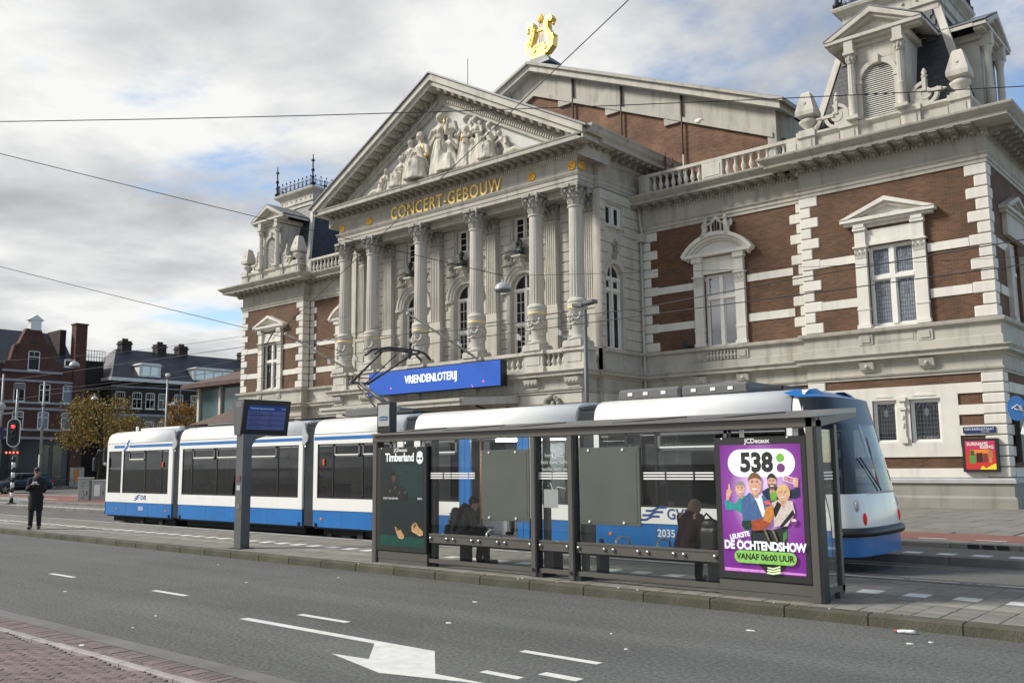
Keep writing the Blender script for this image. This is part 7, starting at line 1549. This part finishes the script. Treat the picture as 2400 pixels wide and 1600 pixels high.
MB().box(-.7, -.5, -.1, .05, 2.55, 3.05, M=TM).build('push_box', M_['tgrey'], tl); MB().tube([TM @ Vector((-.1, 0, 4.55)), TM @ Vector((-.55, 0, 4.5))], .04, 6).sphere(TM @ Vector((-.62, -.05, 4.85)), .2, 12, 8).tube([TM @ Vector((-.6, 0, 4.5)), TM @ Vector((-.6, 0, 4.7))], .09, 8).build('camera_dome', M_['lampw'], tl); MB().box(-.1, .35, -.15, .1, 5.7, 5.95, M=TM @ Matrix.Rotation(0, 4, 'X')).build('traffic_camera', M_['tgrey'], tl)
sg2 = empty('route_sign', (-48.6, 17.2, .1), 'pale horizontal sign board on two posts beside the traffic light', 'sign')
MB().box(-.9, .25, -.02, .02, 2.0, 2.35, M=Matrix.Translation((-48.3, 17.2, 0)) @ Matrix.Rotation(.9, 4, 'Z')).build('board', mat('board_white', (.5, .5, .47), .6), sg2)
for q in (-.7, -.55): MB().tube([Matrix.Rotation(.9, 4, 'Z') @ Vector((q, .05, 0))+Vector((-48.3, 17.2, .1)), Matrix.Rotation(.9, 4, 'Z') @ Vector((q, .05, 0))+Vector((-48.3, 17.2, 2.2))], .035, 6).build('post', mat('post_tan', (.35, .28, .2), .7), sg2)
for i, (x, y, z, r, lb_) in enumerate(((-58, 23.3, 7.1, .075, 'tall grey overhead wire mast behind the man in black'), (-58, 20.95, 7.4, .07, 'tall grey wire mast at the left edge of the photograph'))):
    p_ = empty('mast', (x, y, .02), lb_, 'mast', 'grey masts of the overhead wires'); MB().tube([(x, y, 0), (x, y, 2.7)], [r*1.7, r*1.6], 8).build('sleeve', M_['poled'], p_); MB().tube([(x, y, 2.7), (x, y, z)], [r*1.1, r*.8], 10).build('tube', M_['pole'], p_)
    for q in (4.2, 5.6): MB().lathe([(r*1.4, 0), (r*1.4, .12)], (x, y, q), 10).build('collar', M_['tgrey'], p_)
gl = empty('lamp_post', (-62, 33.4, .27), 'slim grey lamp post with a white globe before the dark house', 'lamp post')
MB().tube([(-62, 33.4, .2), (-62, 33.4, 8.2)], [.11, .06], 10).tube([(-62, 33.4, 6.3), (-61.4, 33.7, 6.35)], .05, 6).box(-61.5, -61.1, 33.5, 33.8, 6.3, 6.5).build('post', M_['pole'], gl); MB().sphere((-62, 33.4, 8.45), (.18, .18, .16), 12, 8).build('globe', M_['tw'], gl); MB().lathe([(.12, 0), (.15, .06), (.06, .1)], (-62, 33.4, 8.2), 10).build('collar', M_['tgrey'], gl)
for (x, y, w_, d_, h_, lb_) in ((-46.1, 20.75, .55, .5, 1.36, 'grey electrical cabinet with scrawled graffiti beside the tram end'), (-45.45, 21.2, .65, .5, 1.24, 'grey electrical cabinet with a white notice next to the tram')):
    M2 = Matrix.Translation((x, y, .05)) @ Matrix.Rotation(.75, 4, 'Z'); c_ = empty('electrical_cabinet', (x, y, .05), lb_, 'cabinet', 'electrical cabinets')
    MB().box(-w_/2, w_/2, -d_/2, d_/2, 0, h_-.06, M=M2, bev=.015).build('box', mat('cabinet_grey', (.36, .37, .34), .6, var=.12, streak=.15), c_); MB().box(-w_/2-.03, w_/2+.03, -d_/2-.03, d_/2+.03, h_-.06, h_, M=M2).build('lid', mat('cabinet_lid', (.45, .46, .44), .6), c_)
    MB().box(w_/2-.12, w_/2-.09, -d_/2-.02, -d_/2, .5, .7, M=M2).build('handle', M_['black'], c_)
    if h_ > 1.3:
        for k in range(6): MB().tube([M2 @ Vector((-.15+.25*random.random(), -d_/2-.004, .35+k*.14)), M2 @ Vector((-.1+.2*random.random(), -d_/2-.004, .42+k*.14)), M2 @ Vector((-.15+.3*random.random(), -d_/2-.004, .30+k*.14+.1))], .010, 4).build('graffiti', M_['black'], c_)
    else: MB().box(-.22, .06, -d_/2-.008, -d_/2, .45, 1.0, M=M2).build('notice', M_['tw'], c_)
MB().sphere((-45.9, 20.6, .06), (.7, .4, .08), 10, 6).build('weeds', mat('weeds', (.05, .07, .02), .9, var=.4, scale=20), None, label='scruffy green weeds at the foot of the electrical cabinets', cat='weeds')
c_ = empty('poster_cabinet', (-88, 38.7, .14), 'pale utility cabinet with an orange poster in front of the shop', 'cabinet')
MB().box(-88.3, -87.7, 38.2, 39.25, .14, 1.95).build('box', mat('cabinet_pale', (.40, .39, .36), .7), c_); MB().box(-87.7, -87.68, 38.3, 38.75, .7, 1.85).build('poster', flat('poster_orange2', (.65, .22, .03)), c_)
ts = empty('traffic_light', (-46.0, 21.6, .1), 'small dark traffic signal on a banded post at the tram end', 'traffic light')
for k in range(7): MB().tube([(-46, 21.9, .1+k*.22), (-46, 21.9, .1+(k+1)*.22)], .06, 10).build('pole_band', M_['black'] if k % 2 else M_['tw'], ts)
MB().tube([(-46, 21.9, 1.6), (-46, 21.9, 3.0)], .05, 8).build('pole', M_['pole'], ts); MB().box(-46.18, -45.95, 21.55, 21.85, 2.0, 2.85, bev=.03).build('signal_head', M_['black'], ts); MB().sphere((-45.94, 21.6, 2.05), .09, 8, 6).build('lens', M_['lampw'], ts)
# ---- parked car
car = empty('car', (-75, 28.8, .02), 'dark blue estate car waiting on the side road behind the man in black', 'car')
CM = Matrix.Translation((-75, 28.75, .02)) @ Matrix.Rotation(-pi/2, 4, 'Z')    # local x forward = world -Y, local y = left... outward side facing the camera is +X
CP = mat('car_paint_navy', (.010, .014, .030), .18, coat=.6); cs_ = []
for x, zb, zt, w0, w1 in ((2.15, .45, .70, .62, .55), (2.05, .28, .82, .80, .70), (1.5, .24, .93, .88, .80), (.95, .24, 1.0, .90, .80), (.4, .24, 1.02, .90, .78), (-.6, .24, 1.03, .90, .78), (-1.5, .24, 1.04, .90, .78), (-2.0, .28, 1.02, .86, .76), (-2.18, .42, .92, .74, .70)):
    cs_.append([(x, -w0*.96, zb), (x, -w0, (zb+zt)/2), (x, -w1, zt), (x, w1, zt), (x, w0, (zb+zt)/2), (x, w0*.96, zb)])
MB().loft(cs_, True, True, smooth=True, M=CM).build('body', CP, car)
cb_ = [[(1.0, -.74, 1.0), (1.0, .74, 1.0), (-2.02, .72, 1.0), (-2.02, -.72, 1.0)], [(.35, -.64, 1.40), (.35, .64, 1.40), (-1.72, .62, 1.40), (-1.72, -.62, 1.40)]]
MB().loft(cb_, False, False, M=CM).build('window', mat('car_glass', (.01, .012, .015), .05, spec=.8), car)
MB().loft([[(.45, -.66, 1.38), (.45, .66, 1.38), (-1.85, .64, 1.38), (-1.85, -.64, 1.38)], [(.1, -.58, 1.47), (.1, .58, 1.47), (-1.6, .56, 1.47), (-1.6, -.56, 1.47)]], True, True, M=CM).build('roof', CP, car)
for x in (.2, -.75, -1.55):
    for s_ in (-1, 1): MB().tube([CM @ Vector((x+.1, s_*.75, 1.0)), CM @ Vector((x, s_*.645, 1.4))], .035, 6).build('pillar', CP, car)
for s_ in (-1, 1): MB().tube([CM @ Vector((.2, s_*.55, 1.5)), CM @ Vector((-1.6, s_*.53, 1.5))], .025, 6).build('roof_rail', M_['pole'], car)
for x in (1.38, -1.32):
    for s_ in (-1, 1):
        wh = MB().lathe([(.20, -.1), (.33, -.1), (.34, 0), (.33, .1), (.20, .1)], n=24, M=CM @ Matrix.Translation((x, s_*.82, .33)) @ Matrix.Rotation(pi/2, 4, 'X')).build('wheel', M_['black'], car)
        rm = MB().lathe([(.05, -.11), (.05, .11)], n=10, M=CM @ Matrix.Translation((x, s_*.82, .33)) @ Matrix.Rotation(pi/2, 4, 'X'))
        for k in range(5): rm.box(-.035, .035, -.11, .11, .03, .22, M=CM @ Matrix.Translation((x, s_*.82, .33)) @ Matrix.Rotation(k*2*pi/5, 4, 'Y'))
        rm.build('rim', M_['steel'], wh)
for s_ in (-1, 1): MB().box(-2.2, -2.0, s_*.55, s_*.78, .78, 1.0, M=CM).build('tail_light', flat('car_red', (.4, .02, .02)), car); MB().box(1.9, 2.1, s_*.5, s_*.76, .62, .78, M=CM).build('headlight', M_['lampw'], car)
# ---- bicycles by the shop
def bike(x, y, a, lb_):
    b_ = empty('bicycle', (x, y, .14), lb_, 'bicycle', 'bicycles parked before the shop'); Mb = Matrix.Translation((x, y, .14)) @ Matrix.Rotation(a, 4, 'Z')
    for dx in (-.52, .52): MB().tube([Mb @ Vector((dx+.33*cos(t*pi/9), 0, .35+.33*sin(t*pi/9))) for t in range(19)], .022, 5).build('wheel', M_['black'], b_)
    fr = MB()
    for p, q in (((-.52, .35), (-.1, .32)), ((-.1, .32), (-.2, .85)), ((-.1, .32), (.38, .78)), ((-.2, .8), (.36, .84)), ((.52, .35), (.36, .95)), ((-.52, .35), (-.2, .8))): fr.tube([Mb @ Vector((p[0], 0, p[1])), Mb @ Vector((q[0], 0, q[1]))], .02, 5)
    fr.build('frame', M_['tgrey'], b_); MB().tube([Mb @ Vector((.28, -.28, 1.05)), Mb @ Vector((.36, 0, 1.0)), Mb @ Vector((.28, .28, 1.05))], .018, 5).build('handlebar', M_['steel'], b_); MB().box(-.33, -.08, -.07, .07, .86, .92, M=Mb).build('saddle', M_['black'], b_)
for i, (x, y, a) in enumerate(((-87, 34.6, 1.9), (-87.2, 35.5, 1.2), (-87, 36.4, 2.2), (-87.1, 37.3, 1.5))): bike(x, y, a, ('leftmost', 'second', 'third', 'rightmost')[i]+' of the dark bicycles parked before the shop front')
# ================================================================== POLES AND WIRES
fp_ = empty('floodlight_pole', (-14.15, 19.2, .28), 'dark grey pole with twin box floodlights rising behind the tram', 'lamp post')
MB().tube([(-14.15, 19.2, .2), (-14.15, 19.2, 5.85)], [.068, .05], 12).build('pole', M_['poled'], fp_); MB().tube([(-14.15, 19.2, 5.75), (-14.15, 19.2, 6.0)], .045, 8).build('spigot', M_['lampw'], fp_)
for q, t_ in ((-1, .12), (1, -.1)): MB().box(-.17, .17, -.12, .12, -.05, .05, M=Matrix.Translation((-14.15+q*.18, 19.2, 6.0+q*.02)) @ Matrix.Rotation(t_, 4, 'Y'), bev=.02).build('floodlight', M_['tgrey'], fp_)
def hanglamp(x, y, z, r, lb_):
    h_ = empty('hanging_lamp', (x, y, z), lb_, 'street lamp', 'dome lamps hung over the street')
    MB().lathe([(r, 0), (r*.99, r*.12), (r*.93, r*.40), (r*.72, r*.74), (r*.40, r*.92), (r*.16, r*.98)], (x, y, z), 20).build('shade', M_['lampw'], h_); MB().lathe([(r*.9, -.04), (r*1.0, -.02), (r*1.0, .02)], (x, y, z), 20).build('rim', M_['tgrey'], h_); MB().lathe([(r*.14, r*.95), (r*.14, r*1.25), (r*.06, r*1.3)], (x, y, z), 8).build('hanger', M_['lampw'], h_)
hanglamp(-15.08, 17.0, 6.19, .205, 'grey dome street lamp hanging before the portico columns'); hanglamp(-45, 19.41, 6.75, .25, 'pale dome street lamp hanging before the red brick house'); hanglamp(-60, 27.3, 6.3, .23, 'small pale dome lamp hanging before the dark house corner')
def wire(a, b, lb_, sag=.0, r=.009, n=14):
    a = Vector(a); b = Vector(b); pts = [a.lerp(b, k/n)-Vector((0, 0, sag*4*(k/n)*(1-k/n))) for k in range(n+1)]
    return prop(MB().tube(pts, r, 5).build('wire', M_['wire']), lb_, 'wire', 'overhead wires')
wire((-27, -.5, 8.75), (4.2, 23.6, 8.75), 'thin black span wire running level across the pediment', .45)
wire((-1.5, 9.78, 10.3), (-23.1, 15.7, 5.6), 'thin black wire falling from the top edge across the pediment to the left', .0)
wire((-28.5, -1.6, 11.45), (-15.08, 17, 6.56), 'sagging wire from the left edge to the dome lamp before the columns', .1)
wire((-15.08, 17, 6.56), (-2, 26, 6.7), 'faint wire running right from the dome lamp towards the wing window', .1, .006)
wire((-40, 4.5, 11.35), (-19.8, 15.7, 4.95), 'wire slanting down from the left edge to the tram wires', .1)
wire((-90, 15.7, 4.84), (12, 15.7, 4.82), 'straight contact wire directly above the tram roof', 0, .010)
pts = [(-90, 15.7, 5.9), (-60, 15.7, 5.75), (-43.8, 15.7, 5.72), (-24.4, 15.7, 5.5), (-15.6, 15.7, 5.08), (-10.2, 15.7, 4.98), (-7, 15.7, 5.12), (-3, 15.7, 5.22), (10, 15.7, 5.6)]
prop(MB().tube(pts, .010, 5).build('wire', M_['wire']), 'carrier wire sagging above the contact wire of the tram', 'wire', 'overhead wires')
wire((-58, 23.3, 7.0), (-60, 27.3, 6.9), 'pale strut wire from the mast to the small dome lamp', 0, .02); wire((-60, 27.3, 6.95), (-35, 38, 8.2), 'wire from the small dome lamp to the left tower', .3, .012)
wire((-80, 12, 8.6), (-45, 19.41, 7.25), 'wire reaching the pale dome lamp from the left', .15, .010); wire((-45, 19.41, 7.25), (-30, 24, 8.0), 'wire running right from the pale dome lamp', .2, .008)
wire((-62, 33.4, 6.6), (-95, 22, 7.2), 'slack wire crossing in front of the red brick house', .4, .014); wire((-58, 23.3, 6.6), (-22, 19, 6.2), 'wire from the mast running low over the tram roof', .3, .010)
for a, b, lb_ in (((-20.9, 15.1, 6.12), (-21.5, 15.26, 5.97), 'black insulator on the slanting wire before the left tower'), ((-22.4, 15.3, 5.78), (-23.5, 15.8, 5.53), 'black wire clamp before the left tower window')): prop(MB().tube([a, tuple((Vector(a)+Vector(b))/2), b], [.012, .022, .012], 7).build('wire_insulator', M_['wire']), lb_, 'insulator')
sr_ = empty('traffic_sign', (-4.02, 20.3, .29), 'round blue cycle path sign on a leaning pole at the right edge', 'sign')
SM_ = Matrix.Translation((-4.42, 20.3, 2.84)) @ Matrix.Rotation(.55, 4, 'Z') @ Matrix.Rotation(.35, 4, 'Y') @ Matrix.Rotation(-.5, 4, 'X')
MB().lathe([(.30, 0), (.30, .02)], n=28, M=SM_ @ Matrix.Rotation(pi/2, 4, 'X') @ Matrix.Diagonal((.6, 1, 1, 1))).build('sign_disc', flat('sign_blue', (.05, .17, .42)), sr_)
MB().tube([SM_ @ Vector((-.09, -.03, -.05)), SM_ @ Vector((0, -.03, .08)), SM_ @ Vector((.09, -.03, -.05)), SM_ @ Vector((-.05, -.03, -.04))], .014, 5).build('bicycle_symbol', M_['tw'], sr_); MB().tube([(-4.36, 20.34, 2.9), (-4.2, 20.34, 2.3), (-3.7, 20.34, .3)], .035, 8).build('pole', M_['pole'], sr_); MB().box(-.12, .12, -.03, -.01, -.12, .12, M=Matrix.Translation((-4.22, 20.28, 2.42)) @ Matrix.Rotation(.3, 4, 'Y')).build('sub_plate', M_['tw'], sr_); MB().box(-.1, .1, -.03, -.01, -.1, .1, M=Matrix.Translation((-4.12, 20.28, 2.15)) @ Matrix.Rotation(.3, 4, 'Y')).build('sticker', flat('sticker_pink', (.5, .12, .18)), sr_)
for x, y, z, lb_ in ((-19.0, 32.72, 6.46, 'dark pigeon perched on the ledge left of the wing window'), (-21.0, 30.9, 15.2, 'dark pigeon perched on the portico roof edge')):
    bm_ = MB().sphere((0, 0, .12), (.16, .08, .09), 10, 7).sphere((-.13, 0, .22), (.05, .045, .05), 8, 6).tube([(-.1, 0, .15), (-.13, 0, .21)], [.05, .04], 7).tube([(.12, 0, .12), (.28, 0, .06)], [.05, .02], 6).tube([(-.17, 0, .22), (-.21, 0, .21)], [.012, .004], 5).tube([(0, .03, .06), (0, .03, 0)], .012, 4).tube([(0, -.03, .06), (0, -.03, 0)], .012, 4)
    o_ = remesh(bm_, 'pigeon', mat('pigeon_grey', (.03, .03, .035), .7), .014, None, 1, M=Matrix.Translation((x, y, z)) @ Matrix.Diagonal((1.3, 1.3, 1.3, 1))); prop(o_, lb_, 'bird')
bpy.data.scenes.remove(TMP)
